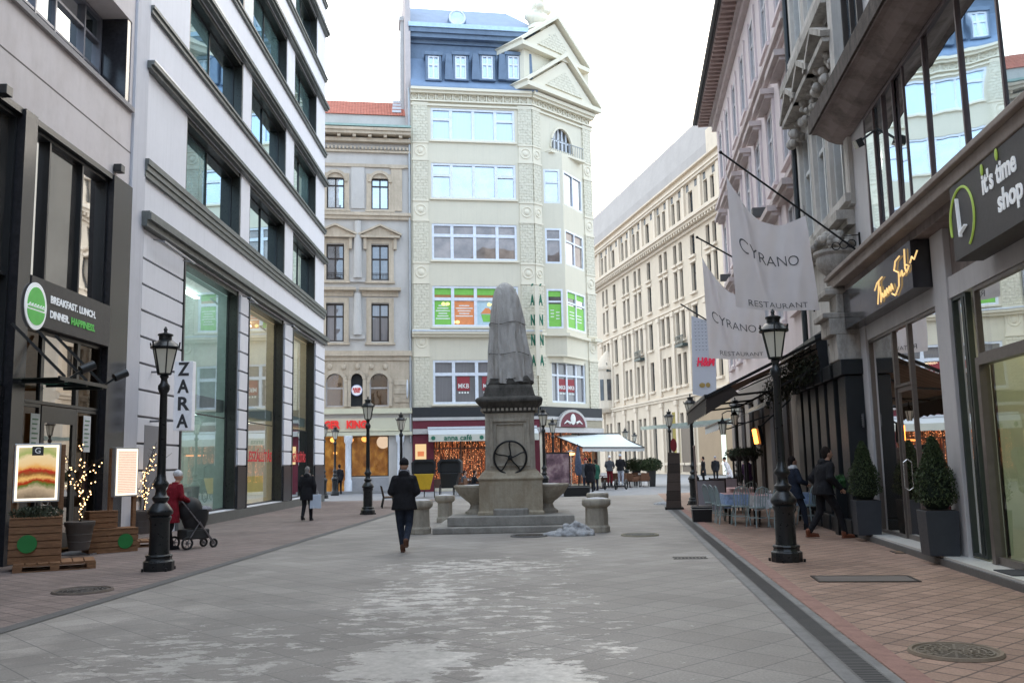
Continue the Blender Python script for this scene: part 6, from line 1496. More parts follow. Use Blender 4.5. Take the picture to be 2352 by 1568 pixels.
    if hair:
        m = MB(); m.ell(hp(0,-.016,.020), (.050*q,.056*q,.055*q), 18, 12, er); m.ell(hp(0,-.034,-.012), (.042*q,.034*q,.045*q), 14, 9, er)
        if woman: m.ell(hp(0,-.045,-.045), (.036*q,.026*q,.05*q), 12, 8, er)
        rr = random.Random(int(H*100))
        for k in range(22):
            a = rr.uniform(0, 2*PI); b = rr.uniform(0,.9); m.ell(hp(.046*math.sin(b)*math.cos(a), -.016+.05*math.sin(b)*math.sin(a)*.9, .024+.052*math.cos(b)), .009*q, 6, 5)
        remesh(m.build('hair', hair, o, smooth=True, angle=None), min(vox, .012), 1)
    if scarf:
        m = MB()
        for k in range(3): m.torus(nk+Vector((0,-.002*q,(.004+.016*k)*q)), (.052-.004*k)*q, .015*q, 20, 8, 'xy')
        m.tube([nk+Vector((.02*q,.05*q,.0)), nk+Vector((.03*q,.075*q,-.06*q)), nk+Vector((.03*q,.08*q,-.12*q))], [.018*q,.02*q,.016*q], 8)
        remesh(m.build('scarf', scarf, o, smooth=True, angle=None), min(vox, .014), 2)
    return o
C_BLK = cloth('black cloth', (.016,.016,.019)); C_NVY = cloth('navy cloth', (.022,.028,.045)); C_RED = cloth('wine red coat', (.20,.012,.022)); C_GRY = cloth('grey wool', (.26,.26,.28))
C_DEN = cloth('dark denim', (.025,.032,.05)); C_BRN = cloth('brown leather', (.10,.045,.028), .5); C_WHT = cloth('white wool', (.62,.62,.64)); C_TAN = cloth('rust leather', (.16,.055,.03), .5); C_HRB = cloth('dark hair', (.02,.014,.012)); C_BUR = cloth('burgundy trousers', (.13,.012,.018)); C_FUR = cloth('fur grey', (.22,.20,.19)); C_GRN = cloth('green parka', (.02,.09,.06)); C_LGT = cloth('pale trousers', (.45,.48,.55)); C_DGR = cloth('charcoal coat', (.07,.075,.085))
p = G(929, 1268)
person((p.x, p.y, 0), R(2), 1.76, 'person in black coat, beanie and grey scarf walking away in the middle of the street',
   dict(anR=(.035,-.20,.115), knR=(.05,.015,.30), anL=(-.02,.035,.045), knL=(-.045,.035,.285), shR=(.096,0,.79), shL=(-.096,0,.79), elR=(.138,-.02,.645), haR=(.09,.11,.60), elL=(-.138,-.02,.645), haL=(-.09,.11,.60)),
   coat=C_BLK, coat_len=.45, trousers=C_DEN, shoes=C_BRN, hat=C_BLK, scarf=C_GRY, hood=True, puffy=1.2)
p = G(705, 1196)
pw = person((p.x, p.y, 0), R(-3), 1.66, 'person in short black coat with grey fur hood walking beside the store windows',
   dict(anR=(.05,.09,.05), knR=(.05,.06,.29), anL=(-.05,-.12,.07), knL=(-.05,-.01,.29), elR=(.14,-.02,.65), haR=(.14,.0,.50)), coat=C_BLK, coat_len=.38, trousers=C_BLK, shoes=C_BLK, hair=C_FUR, scarf=C_FUR, hood=True, woman=True, puffy=.8)
t = thing('shopping_bag', (p.x+.26, p.y+.0, .38), R(10), 'pale blue and white paper shopping bag held by the person near the store', 'bag')
m = MB(); m.box(-.17,.17,-.07,.07,0,.42); m.build('bag_body', stone('paper bag', (.55,.62,.72), .7, .15, 3, .2, 10), t, bev=.01)
for s in (-.05,.05): m = MB(); m.tube([(-.08,s,.42),(-.07,s*.3,.53),(.07,s*.3,.53),(.08,s,.42)], .006, 6); m.build('handle', plain('string white', (.6,.6,.6)), t)
p = G(388, 1264)
person((p.x, p.y, 0), R(-38), 1.64, 'person in dark red coat and white knitted hat pushing a black pram', dict(elR=(.13,.07,.66), haR=(.09,.20,.60), elL=(-.13,.07,.66), haL=(-.09,.20,.60), anR=(.05,-.13,.06), knR=(.05,-.02,.29), anL=(-.05,.06,.05)),
   coat=C_RED, coat_len=.34, trousers=C_BLK, shoes=C_BLK, hat=C_WHT, woman=True, lean=R(14), puffy=.6)
# pram
def wheel(mb_t, mb_r, c, r, w=.04):
    mb_t.torus(c, r-w*.4, w*.45, 26, 8, 'yz')
    for k in range(6):
        a = k*PI/3; mb_r.bar(c, (c[0], c[1]+(r-w*.6)*math.cos(a), c[2]+(r-w*.6)*math.sin(a)), .012)
    mb_r.tube([(c[0]-.03,c[1],c[2]),(c[0]+.03,c[1],c[2])], .025, 10)
pr = thing('pram', (p.x+.36, p.y+.40, 0), R(-38), 'black pram with hood and shiny frame pushed past the street lamp', 'pram')
MP = plain('pram fabric', (.02,.02,.022), .6); MS = plain('pram frame', (.25,.25,.27), .3, .8); MRUB = plain('rubber', (.02,.02,.02), .7)
m = MB()
for (x, y) in ((-.24,-.30),(.24,-.30),(-.18,.36),(.18,.36)):
    tt = MB(); rr = MB(); r_ = .135 if y < 0 else .095; wheel(tt, rr, (0,0,0), r_, .05); wo = tt.build('wheel', MRUB, pr, smooth=True); wo.location = (x,y,r_); rr.build('rim', MS, wo)
m = MB(); 
for s in (-1,1): m.tube([(s*.24,-.30,.15),(s*.22,.0,.55),(s*.20,.30,.14)], .014); m.tube([(s*.2,.36,.12),(s*.22,-.1,.62),(s*.22,-.42,.98)], .015)
m.tube([(-.22,-.42,.98),(.22,-.42,.98)], .018); m.build('frame', MS, pr, smooth=True)
m = MB(); loft(m, [((0,.02,.42), .16,.22), ((0,.02,.58), .20,.29), ((0,.02,.80), .20,.31)]); m.build('carrycot', MP, pr, smooth=True)
m = MB(); m.ell((0,-.10,.80), (.205,.27,.27), 16, 12); o = m.build('hood', MP, pr, smooth=True)
m = MB(); m.box(-.19,.19,-.28,.26,.20,.40); m.build('basket', stone('basket mesh', (.05,.05,.05), .7), pr, bev=.03)
m = MB(); m.ell((.0,.22,.80), (.17,.17,.07)); m.build('blanket', C_GRY, pr, smooth=True)
# pair by the restaurant, walking right
p = G(1897, 1236)
person((p.x, p.y, 0), R(-82), 1.84, 'person in black padded jacket and rust brown shoes striding to the right past the restaurant',
   dict(anR=(.055,.20,.045), knR=(.055,.14,.295), anL=(-.055,-.16,.06), knL=(-.055,-.02,.285), elR=(.15,.02,.66), haR=(.12,.15,.54), elL=(-.15,-.05,.65), haL=(-.13,.06,.52)), coat=C_BLK, coat_len=.47, trousers=C_BLK, shoes=C_TAN, hair=C_HRB, puffy=1.3, lean=R(10), hood=True, vox=.014)
p = G(1829, 1216)
person((p.x, p.y, 0), R(-80), 1.66, 'person in dark coat with pale scarf walking behind the right street lamp',
   dict(anR=(.05,.13,.045), knR=(.05,.10,.29), anL=(-.05,-.10,.06), knL=(-.05,.0,.285), elR=(.14,.03,.66), haR=(.10,.14,.62)), coat=C_NVY, coat_len=.42, trousers=C_DEN, shoes=C_BLK, hair=C_HRB, scarf=C_WHT, woman=True, puffy=1, vox=.014)
def P3(px, D): v = AT(px, D); return (v.x, v.y, 0)
person(P3(1357, 50), R(5), 1.84, 'person in long black coat standing with back to us before the striped cafe terrace', coat=C_BLK, coat_len=.28, trousers=C_BLK, shoes=C_BLK, hair=C_HRB, vox=.028, puffy=1)
person(P3(1347, 52.5), R(170), 1.84, 'person in red hat half hidden behind the one in the long black coat', coat=C_DGR, coat_len=.4, trousers=C_DEN, shoes=C_BLK, hat=C_RED, vox=.028)
person(P3(1369, 53), R(20), 1.76, 'person in green parka beside the long black coat', coat=C_GRN, coat_len=.36, trousers=C_DEN, shoes=C_BLK, hair=C_HRB, vox=.028)
# two riders on self balancing scooters
def scooter(loc, rz, label):
    t = thing('self_balancing_scooter', loc, rz, label, 'scooter')
    for s in (-1,1):
        tt = MB(); rr = MB(); wheel(tt, rr, (0,0,0), .25, .10); wo = tt.build('wheel', MRUB, t, smooth=True); wo.location = (s*.31,0,.25); rr.build('rim', plain('hub', (.5,.5,.5), .4, .5), wo)
        m = MB(); m.tube([(s*.31,.30*math.cos(a),.25+.32*math.sin(a)) for a in [PI*k/8 for k in range(9)]], .03); m.build('mudguard', M_BLK, t)
    m = MB(); m.box(-.24,.24,-.2,.2,.16,.24); m.build('platform', M_BLK, t, bev=.02); m = MB(); m.bar((0,.18,.22),(0,.24,1.25), .05); m.bar((-.25,.24,1.25),(.25,.24,1.25), .035); m.build('handlebar', M_BLK, t)
v = P3(1402, 53.5); scooter(v, R(-15), 'left one of the two black self balancing scooters by the terrace')
person((v[0], v[1], .24), R(-15), 1.72, 'person in grey jacket, burgundy trousers and white helmet riding the left scooter', dict(haR=(.12,.14,.58), haL=(-.12,.14,.58), elR=(.15,.03,.66), elL=(-.15,.03,.66)), coat=C_DGR, coat_len=.49, trousers=C_BUR, shoes=C_BLK, hat=plain('white helmet', (.75,.75,.76), .3), vox=.028)
v = P3(1427, 53.8); scooter(v, R(-25), 'right one of the two black self balancing scooters by the terrace')
person((v[0], v[1], .24), R(-25), 1.80, 'person in black jacket, pale trousers and grey helmet riding the right scooter', dict(haR=(.12,.14,.58), haL=(-.12,.14,.58), elR=(.15,.03,.66), elL=(-.15,.03,.66)), coat=C_BLK, coat_len=.47, trousers=C_LGT, shoes=C_WHT, hat=plain('grey helmet', (.38,.42,.48), .3), puffy=1, vox=.028)
person(P3(1645, 66), R(-10), 1.85, 'person in dark coat and pale cap walking away below the lit green panel', dict(anR=(.05,.1,.05), anL=(-.05,-.1,.06)), coat=C_BLK, coat_len=.42, trousers=C_BLK, shoes=C_BLK, hat=C_GRY, vox=.03)
person(P3(1677, 52), R(60), 1.78, 'person in white coat and dark cap bending over near the terrace screen', dict(haR=(.12,.16,.55), elR=(.14,.08,.62)), coat=C_WHT, coat_len=.36, trousers=C_GRY, shoes=C_BLK, hat=C_BLK, lean=R(20), vox=.028)
person(P3(1617, 62), R(90), 1.82, 'slim person in black seen beyond the wooden board stand', coat=C_BLK, coat_len=.3, trousers=C_BLK, shoes=C_BLK, hair=C_HRB, vox=.03)
person(P3(1722, 38), R(150), 1.72, 'person in dark purple jacket among the terrace flower posts', coat=cloth('purple jacket', (.06,.03,.08)), coat_len=.44, trousers=C_DEN, shoes=C_BLK, hair=C_HRB, vox=.024)
person(P3(1745, 41), R(20), 1.74, 'person in blue jacket deeper along the terrace wall', coat=cloth('blue jacket', (.08,.13,.22)), coat_len=.44, trousers=C_DEN, shoes=C_BLK, hair=C_HRB, vox=.024)
v = P3(779, 56.2); person(v, R(30), 1.78, 'dark silhouetted person standing in the burger bar doorway', coat=C_BLK, coat_len=.45, trousers=C_BLK, shoes=C_BLK, hair=C_HRB, vox=.03)
SIT = dict(hip=(0,-.04,.27), chest=(0,-.03,.46), neck=(0,-.01,.57), head=(0,.01,.665), shR=(.108,-.02,.545), shL=(-.108,-.02,.545), elR=(.14,.05,.42), elL=(-.14,.05,.42), haR=(.08,.17,.43), haL=(-.08,.17,.43), hiR=(.055,-.03,.27), hiL=(-.055,-.03,.27), knR=(.065,.20,.285), knL=(-.065,.20,.285), anR=(.065,.19,.045), anL=(-.065,.19,.045))
for (px, D, rz_, lb, c_) in ((1091, 50.5, -80, 'seated person in dark clothes left of the fountain pillar at a cafe table', C_BLK), (1068, 52, -100, 'seated person in grey at the far side of the cafe table', C_DGR)):
    person(P3(px, D), R(rz_), 1.75, lb, SIT, coat=c_, coat_len=.6, trousers=C_DEN, shoes=C_BLK, hair=C_HRB, vox=.03)
# ================================================================== fountain monument
M_MON = stone('weathered monument stone', (.46,.41,.335), .9, .22, 1.6, .5, 22, grime=.45, dark=(.09,.08,.07), streak=.3)
M_MOD = stone('sooty monument cornice', (.10,.092,.082), .95, .4, 3, .7, 20, grime=.6, dark=(.02,.02,.018))
M_MOB = stone('stained pedestal stone', (.44,.38,.29), .9, .25, 1.3, .5, 20, grime=.45, dark=(.17,.11,.055), streak=.3)
M_STP = stone('fountain step stone', (.34,.32,.29), .85, .25, 2.2, .4, 25, grime=.4, dark=(.12,.11,.10))
p = G(1176, 1224); MX, MY = p.x, p.y
mon = thing('fountain_monument', (MX, MY+1.75, 0), R(-1), 'weathered stone fountain pillar with an iron wheel, side basins and steps', 'fountain')
def at_step(w_, d_, z0, z1, yo=0): m = MB(); m.box(-w_/2, w_/2, -d_/2+yo, d_/2+yo, z0, z1); return m.build('step', M_STP, mon, bev=.02)
at_step(3.70, 3.4, 0, .145, 0); at_step(3.05, 2.7, .146, .37, .0)
PWD = .80
m = MB(); loft4 = [(.82,.37),(.82,.44),(.785,.47),(.785,1.20),(.82,1.24),(.82,1.27),(.76,1.33),(.70,1.42),(.655,1.44),(.655,1.47)]
def sq_lathe(prof, sx=1, sy=1): 
    k = math.sqrt(2); m = MB(); m.lathe([(r*k, z) for r, z in prof], 4, (0,0,0), sx, sy, True, PI/4); return m
sq_lathe(loft4).build('pedestal', M_MOB, mon, bev=.012)
sq_lathe([(.625,1.47),(.615,2.86),(.63,2.88)]).build('shaft', M_MON, mon, bev=.01)
fr = MB()
for (x0,x1,z0,z1) in ((-.50,-.42,1.55,2.74),(.42,.50,1.55,2.74),(-.42,.42,2.66,2.74),(-.42,.42,1.55,1.60),(-.36,-.33,1.62,2.62),(.33,.36,1.62,2.62),(-.33,.33,2.59,2.62)): fr.box(x0,x1,-.66,-.60,z0,z1)
fr.build('panel_moulding', M_MON, mon, bev=.012)
sq_lathe([(.63,2.88),(.66,2.92),(.66,2.98),(.70,3.02),(.78,3.12),(.84,3.16),(.84,3.22),(.80,3.26),(.66,3.30),(.64,3.36),(.60,3.52),(.55,3.60)]).build('cornice', M_MOD, mon, bev=.015)
m = MB()
for k in range(12):
    x = -.62+k*.1127; m.box(x-.03, x+.03, -.72, -.66, 2.935, 3.0); m.box(.66, .72, x-.03, x+.03, 2.935, 3.0); m.box(-.72, -.66, x-.03, x+.03, 2.935, 3.0)
m.build('dentils', M_MON, mon)
# rough plinth of the statue
m = MB(); rn = random.Random(2)
loft(m, [((0,0,3.52),.58,.5),((0,0,3.66),.60,.52),((0,0,3.78),.52,.45)], 12)
for k in range(24): a = rn.uniform(0,2*PI); m.ell((.5*math.cos(a), .43*math.sin(a), 3.58+rn.uniform(0,.2)), rn.uniform(.06,.15), 8, 6)
remesh(m.build('rough_plinth', M_MOD, mon, smooth=True, angle=None), .03, 1)
# wheel
MIR = plain('black iron', (.012,.012,.013), .45, .3)
wz = 1.77; wl = MB(); wl.torus((0,-.70,wz), .405, .024, 44, 8); wl.tube([(0,-.78,wz),(0,-.60,wz)], .06, 14); wl.tube([(0,-.82,wz),(0,-.6,wz)], .03, 10)
for k in range(5):
    a0 = 2*PI*k/5+R(78); pts = []
    for q in range(9):
        f_ = q/8; r_ = .04+.365*f_; a = a0 + .55*math.sin(PI*f_*.55)*1.0 - .35*f_; pts.append((r_*math.cos(a), -.70, wz+r_*math.sin(a)))
    wl.tube(pts, [.022]+[.017]*8, 7)
wl.build('wheel', MIR, mon, smooth=True)
for s in (-1,1):
    m = MB(); m.lathe([(.30,.37),(.30,.43),(.20,.50),(.17,.60),(.21,.66),(.30,.72),(.46,.86),(.545,.98),(.57,1.03),(.59,1.05),(.59,1.09),(.53,1.10),(.50,1.04),(.1,.98)], 28, (s*.88, 0, 0)); m.build('basin', M_MON, mon, smooth=True, angle=35)
    m = MB(); m.lathe([(.49,1.06),(.3,1.10),(.05,1.11)], 24, (s*.88,0,0)); m.build('ice_layer', stone('ice on basin', (.55,.56,.58), .5, .1, 5, .3), mon)
m = MB(); m.lathe([(.44,.37),(.44,.50),(.40,.53),(.30,.53)], 26, (0,-.80,0), 1, .55); m.build('front_basin', M_STP, mon, smooth=True, angle=35)
# shrouded statue
st = thing('shrouded_statue', (MX, MY+1.75, 3.66), 0, 'tall statue wrapped in a grey weathered tarpaulin on top of the fountain pillar', 'statue')
m = MB(); NR, SG = 44, 96; prof = [(0,.56,.52,.03),(.25,.545,.50,.03),(.6,.52,.47,.02),(1.0,.475,.43,0),(1.4,.44,.39,-.02),(1.7,.40,.35,-.03),(1.95,.345,.31,-.045),(2.12,.285,.26,-.06),(2.24,.20,.19,-.07),(2.31,.08,.08,-.07)]
vs = []; fs = []
def pr(z):
    for i in range(len(prof)-1):
        if prof[i][0] <= z <= prof[i+1][0]:
            f_ = (z-prof[i][0])/(prof[i+1][0]-prof[i][0]); return [prof[i][j]*(1-f_)+prof[i+1][j]*f_ for j in range(4)]
    return prof[-1]
for i in range(NR+1):
    z = 2.31*i/NR; _, rx, ry, cx = pr(z)
    for k in range(SG):
        a = 2*PI*k/SG; fade = min(1, (2.35-z)*.9)
        fold = (.5-abs(math.sin(3.5*a+.6+.45*math.sin(z*1.6))))*.17 + .07*(abs((z*1.1+a*.9)%1.0-.5)-.25) + .035*(abs((z*2.3-a*1.7)%1.0-.5)-.25) + .028*math.sin(13*a+z*.8+2*math.sin(a*2)) + .012*math.sin(23*a-z*1.5)
        f2 = 1 + fold*fade*(1.35-.25*z) + .012*math.sin(z*5+a*3)
        vs.append((cx+rx*f2*math.cos(a), ry*f2*math.sin(a), z*1.15+.03*math.sin(5*a+1)*(1 if i == 0 else 0)))
for i in range(NR):
    for k in range(SG): k2 = (k+1)%SG; fs.append((i*SG+k, i*SG+k2, (i+1)*SG+k2, (i+1)*SG+k))
fs.append(tuple(NR*SG+k for k in range(SG))); m.add(vs, fs)
t_ = NT('creased grey tarpaulin'); _s = t_.noise(t_.coord(scale=(5,5,.45)), 1.5, 6, .65); _c = t_.noise(t_.coord(scale=(2.2,2.2,1.1)), 1.6, 6, .7); _w = t_.n('ShaderNodeTexVoronoi', feature='DISTANCE_TO_EDGE'); _w.inputs['Scale'].default_value = 2.3; t_.l(t_.coord(scale=(1.6,1.6,.7)), _w.inputs['Vector'])
_e = t_.ramp(_w.outputs['Distance'], [(.0, 0.0), (.10, 1.0)])
_h = t_.math('ADD', t_.math('ADD', t_.math('MULTIPLY', _s, 1.6), _c), t_.math('MULTIPLY', _e, .07))
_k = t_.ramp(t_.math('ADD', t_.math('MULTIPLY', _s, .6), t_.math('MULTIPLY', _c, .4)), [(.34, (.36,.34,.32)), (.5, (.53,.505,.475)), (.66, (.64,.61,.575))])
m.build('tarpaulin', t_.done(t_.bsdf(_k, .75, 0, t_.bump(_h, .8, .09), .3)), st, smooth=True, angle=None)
for zr in (.75, 1.55): 
    m = MB(); rr = pr(zr/1.15); m.tube([(rr[3]+(rr[1]*1.07)*math.cos(2*PI*k/28), rr[2]*1.07*math.sin(2*PI*k/28), zr+.03*math.sin(k*.9)) for k in range(29)], .011, 6); m.build('rope', plain('tie rope', (.16,.15,.13), .8), st)
m = MB(); m.tube([(cx_+.0,0,.0) if False else (.54*math.cos(2*PI*k/24), .50*math.sin(2*PI*k/24), .10+.02*math.sin(k)) for k in range(25)], .012, 6); m.build('rope', plain('dark rope', (.05,.045,.04)), st)
m = MB(); m.ell((.50,-.1,.02), (.14,.12,.08)); m.ell((.3,-.38,.0), (.2,.1,.06)); m.build('statue_foot', M_MOD, st, smooth=True)
# stone bollards
bol = None
for i, (px, py, hpx, wd, lb) in enumerate(((963,1227,77,.245,'stone bollard nearest on the left of the fountain, beside the walking person'), (1021,1200,62,.235,'stone bollard further back on the left of the fountain'), (1374,1223,77,.28,'stone bollard nearest on the right of the fountain, by the snow heap'), (1376,1192,60,.26,'stone bollard hidden behind the right hand one'))):
    p = G(px, py); D = p.y; h = hpx*D/2100
    t = thing('stone_bollard', (p.x, p.y+wd, 0), R(5*i), lb, 'bollard', 'stone bollards around the fountain')
    k = wd; m = MB(); m.lathe([(k*1.12,0),(k*1.12,h*.16),(k*.98,h*.20),(k*.95,h*.72)], 8, (0,0,0), 1, 1, True, PI/8); m.build('shaft', M_MON, t, bev=.015)
    m = MB(); m.lathe([(k*.95,h*.72),(k*1.18,h*.78),(k*1.24,h*.82),(k*1.24,h*.92),(k*1.15,h*.97),(k*.6,h)], 12); m.build('cap', M_MON, t, smooth=True, angle=50)
    m = MB(); m.lathe([(k*1.1,h*.972),(k*.6,h*1.004),(.02,h*1.02)], 12); m.build('snow_crust', stone('thin snow crust', (.50,.51,.53), .6, .15, 6, .3), t, smooth=True)
# snow heaps
def snow(px, py, rx, ry, h, label, seed):
    p = G(px, py); m = MB(); rn = random.Random(seed)
    for k in range(260):
        a = rn.uniform(0,2*PI); r_ = math.sqrt(rn.random()); x = rx*r_*math.cos(a); y = ry*r_*math.sin(a); zz = h*(1-r_**1.5)*rn.uniform(.3,1); s = rn.uniform(.025,.075); m.ell((x,y,zz*.85), (s*1.3,s*1.2,s), 7, 5)
    o = m.build('snow_heap', stone('dirty old snow', (.46,.465,.48), .8, .25, 5, .9, 40, grime=.45, dark=(.25,.235,.22)), None, smooth=True, angle=None); remesh(o, .014, 0); o.location = (p.x, p.y, 0)
    tag(o, label, 'snow')
snow(1318, 1229, .46, .24, .36, 'lumpy heap of dirty snow between the fountain steps and the right bollard', 1)
snow(1275, 1229, .22, .10, .06, 'thin patch of snow at the foot of the fountain steps', 4)
snow(1523, 1158, .30, .22, .07, 'small melting snow patch beside the wooden board stand', 5)

# ================================================================== street lamps
M_LAMP = plain('lamp black paint', (.014,.016,.018), .30, .1, .5)
M_LGL = NT('lantern frosted glass'); _d = M_LGL.bsdf((.42,.41,.36), .25, 0, None, .5, (.9,.9,.8), .10); M_LGL = M_LGL.done(_d)
def make_lamp():
    t = empty('street_lamp')
    m = MB(); m.lathe([(.245,0),(.245,.15),(.21,.17),(.20,.21),(.22,.23),(.20,.26)], 12, (0,0,0), 1, 1, True, PI/12); m.build('base', M_LAMP, t, bev=.01)
    m = MB(); m.lathe([(.165,.26),(.160,.30),(.155,.78),(.175,.82),(.185,.86),(.165,.88),(.20,.91),(.205,.95),(.19,.98),(.135,1.06),(.10,1.10),(.13,1.14),(.135,1.18),(.095,1.22),(.082,1.30),(.095,1.34),(.125,1.37),(.125,1.41),(.085,1.46),(.07,1.56)], 24); m.build('pedestal', M_LAMP, t, smooth=True, angle=45)
    for k in range(8): 
        a = k*PI/4; 
    m = MB(); m.lathe([(.070,1.56),(.058,2.9),(.075,2.92),(.095,2.97),(.095,3.03),(.06,3.08),(.05,3.14),(.075,3.18),(.06,3.22)], 18); m.build('post', M_LAMP, t, smooth=True, angle=45)
    m = MB(); m.lathe([(.105,3.235),(.195,3.64)], 6, cap=False); g = m.build('lantern_glass', M_LGL, t)
    m = MB()
    for k in range(6):
        a = k*PI/3; m.bar((.108*math.cos(a),.108*math.sin(a),3.22),(.200*math.cos(a),.200*math.sin(a),3.66), .020)
        b = a+PI/3
        for (r_, z) in ((.108,3.225),(.20,3.65)): m.bar((r_*math.cos(a),r_*math.sin(a),z),(r_*math.cos(b),r_*math.sin(b),z), .024)
        m.bar((.235*math.cos(a),.235*math.sin(a),3.67),(.25*math.cos(a),.25*math.sin(a),3.76), .02)
    m.lathe([(.06,3.20),(.11,3.225)], 12); m.build('lantern_frame', M_LAMP, t)
    m = MB(); m.lathe([(.235,3.655),(.24,3.68),(.20,3.73),(.13,3.79),(.105,3.80),(.105,3.87),(.125,3.875),(.125,3.90),(.08,3.915),(.03,3.93),(.025,3.96),(.035,3.98),(.012,4.03)], 18); m.build('lantern_roof', M_LAMP, t, smooth=True, angle=35)
    m = MB()
    for k in range(4):
        a = PI/4+k*PI/2; m.tube([(.27*math.cos(a),.27*math.sin(a),0),(.27*math.cos(a),.27*math.sin(a),.05)], .02, 8)
    m.build('anchor_bolts', M_LAMP, t)
    return t
lamps = [(364,1310,None,'street lamp with black lantern standing left, in front of the pale store pier'), (1808,1289,None,'largest black street lamp at right, in front of the restaurant awning'), (845,1181,None,'black street lamp on the brick pavement left of the walking person in black'),
 (1596,1159,None,'black street lamp beside the dark wooden board stand'), (922,None,41.5,'street lamp directly behind the head of the walking person'), (743,None,49,'street lamp at the far corner of the store'), (769,None,53.5,'short looking lamp before the burger bar door'),
 (1544,None,43.5,'street lamp with wide cap above the wooden board'), (1252,None,40,'street lamp peeping out right of the fountain pillar'), (1273,None,50,'lower looking lamp behind the one right of the fountain'), (1440,None,66,'left one of two far lamps before the palace'), (1461,None,76,'right one of two far lamps before the palace'), (1700,None,36,'lamp seen between the terrace awnings')]
proto = make_lamp()
for i, (px, py, D, lb) in enumerate(lamps):
    o = proto if i == 0 else copy_tree(proto)
    v = G(px, py) if py else AT(px, D)
    o.location = (v.x, v.y, .004); o.rotation_euler.z = R(17*i); tag(o, lb, 'street lamp', 'old fashioned lantern street lamps')

# ================================================================== left: restaurant furniture
M_WOOD = planks('reddish crate wood', (.30,.155,.075), .115); M_WOOD2 = planks('pallet wood', (.22,.12,.065), .09)
M_POT = stone('grey brown pot', (.14,.125,.115), .7, .12, 3, .1)
MGD = plain('green spot paint', (.025,.20,.05), .7)
def disc(parent, r, loc, rot, mat, nm='green_dot'):
    m = MB(); m.lathe([(r,0),(r,.006)], 28); me = m.mesh(nm); me.transform(rot); me.materials.append(mat); o = bpy.data.objects.new(nm, me); COL.objects.link(o); o.parent = parent; o.location = loc; return o
RX = Matrix.Rotation(PI/2,4,'X')
def crate(px, py, w_, d_, h, rz_, label, z=0, dot=None, mat=M_WOOD, name='wooden_crate', cat='crate', loc=None):
    p = loc or G(px, py, z); t = thing(name, (p.x, p.y, z), rz_, label, cat)
    n = max(1, int(round(h/.115))); 
    m = MB()
    for k in range(n):
        z0 = h*k/n+.006; z1 = h*(k+1)/n-.008
        m.box(-w_/2, w_/2, -d_/2, -d_/2+.02, z0, z1); m.box(-w_/2, w_/2, d_/2-.02, d_/2, z0, z1); m.box(-w_/2, -w_/2+.02, -d_/2+.021, d_/2-.021, z0, z1); m.box(w_/2-.02, w_/2, -d_/2+.021, d_/2-.021, z0, z1)
    m.build('slatted_sides', M_WPL, t)
    m = MB(); q = int(w_/.12)+1
    for k in range(q): m.box(-w_/2+w_*k/q+.004, -w_/2+w_*(k+1)/q-.004, -d_/2-.01, d_/2+.01, h, h+.022)
    m.build('lid_boards', M_WPL, t)
    m = MB()
    for sx_ in (-1,1):
        for sy_ in (-1,1): m.box(sx_*w_/2-(.045 if sx_ > 0 else -.02) , sx_*w_/2-(.02 if sx_ > 0 else -.045), sy_*d_/2-(.045 if sy_ > 0 else -.02), sy_*d_/2-(.02 if sy_ > 0 else -.045), 0, h-.01)
    m.build('corner_posts', M_WPL, t)
    if dot: disc(t, .15, dot, RX, MGD)
    return t
t_ = NT('planed reddish wood'); gr_ = t_.noise(t_.coord(scale=(3,3,22)), 2.2, 6, .7); M_WPL = t_.done(t_.bsdf(t_.ramp(gr_, [(.3, (.15,.075,.04)), (.7, (.31,.165,.085))]), .65, 0, t_.bump(gr_, .3, .01), .3))
RZL = R(27)
p = AT(78, 15.9); pl_ = crate(0, 0, .80, .48, .74, RZL, 'tall slatted wooden planter box with green spot below the burger poster', loc=p, dot=(-.12,-.265,.33), name='planter_box', cat='planter', z=.12)
def leaves(mb, n, c, r, seed, size=.05, zsq=1.0, shape=None):
    rn = random.Random(seed)
    for k in range(n):
        while True:
            v = Vector((rn.uniform(-1,1), rn.uniform(-1,1), rn.uniform(-1,1)))
            if v.length <= 1: break
        p_ = Vector((c[0]+v.x*r[0], c[1]+v.y*r[1], c[2]+v.z*r[2])); e = Euler((rn.uniform(0,6), rn.uniform(0,6), rn.uniform(0,6))).to_matrix(); s = size*rn.uniform(.6,1.3)
        mb.add([p_+e@Vector((-s*.4,0,0)), p_+e@Vector((0,-s*.2,s*.1)), p_+e@Vector((s*.9,0,0)), p_+e@Vector((0,s*.25,s*.1))], [(0,1,2,3)])
def leaf_mat(name, a, b):
    t = NT(name); i = t.n('ShaderNodeNewGeometry'); n_ = t.noise(t.coord(), 9, 3); 
    c = t.ramp(t.math('ADD', t.math('MULTIPLY', i.outputs['Random Per Island'], .6), t.math('MULTIPLY', n_, .4)), [(.2, a), (.8, b)]); return t.done(t.bsdf(c, .6, 0, None, .3))
M_LEAF = leaf_mat('dark evergreen leaf', (.016,.032,.012), (.075,.10,.04)); M_LEAF2 = leaf_mat('dull shrub leaf', (.02,.03,.018), (.07,.085,.05))
lo = pl_.location
sh = thing('low_shrub', (lo.x, lo.y, .12+.76), RZL, 'low dark green shrubs growing along the top of the wooden planter box', 'shrub')
m = MB(); leaves(m, 900, (0,0,.07), (.42,.24,.12), 11, .05); m.build('foliage', M_LEAF2, sh)
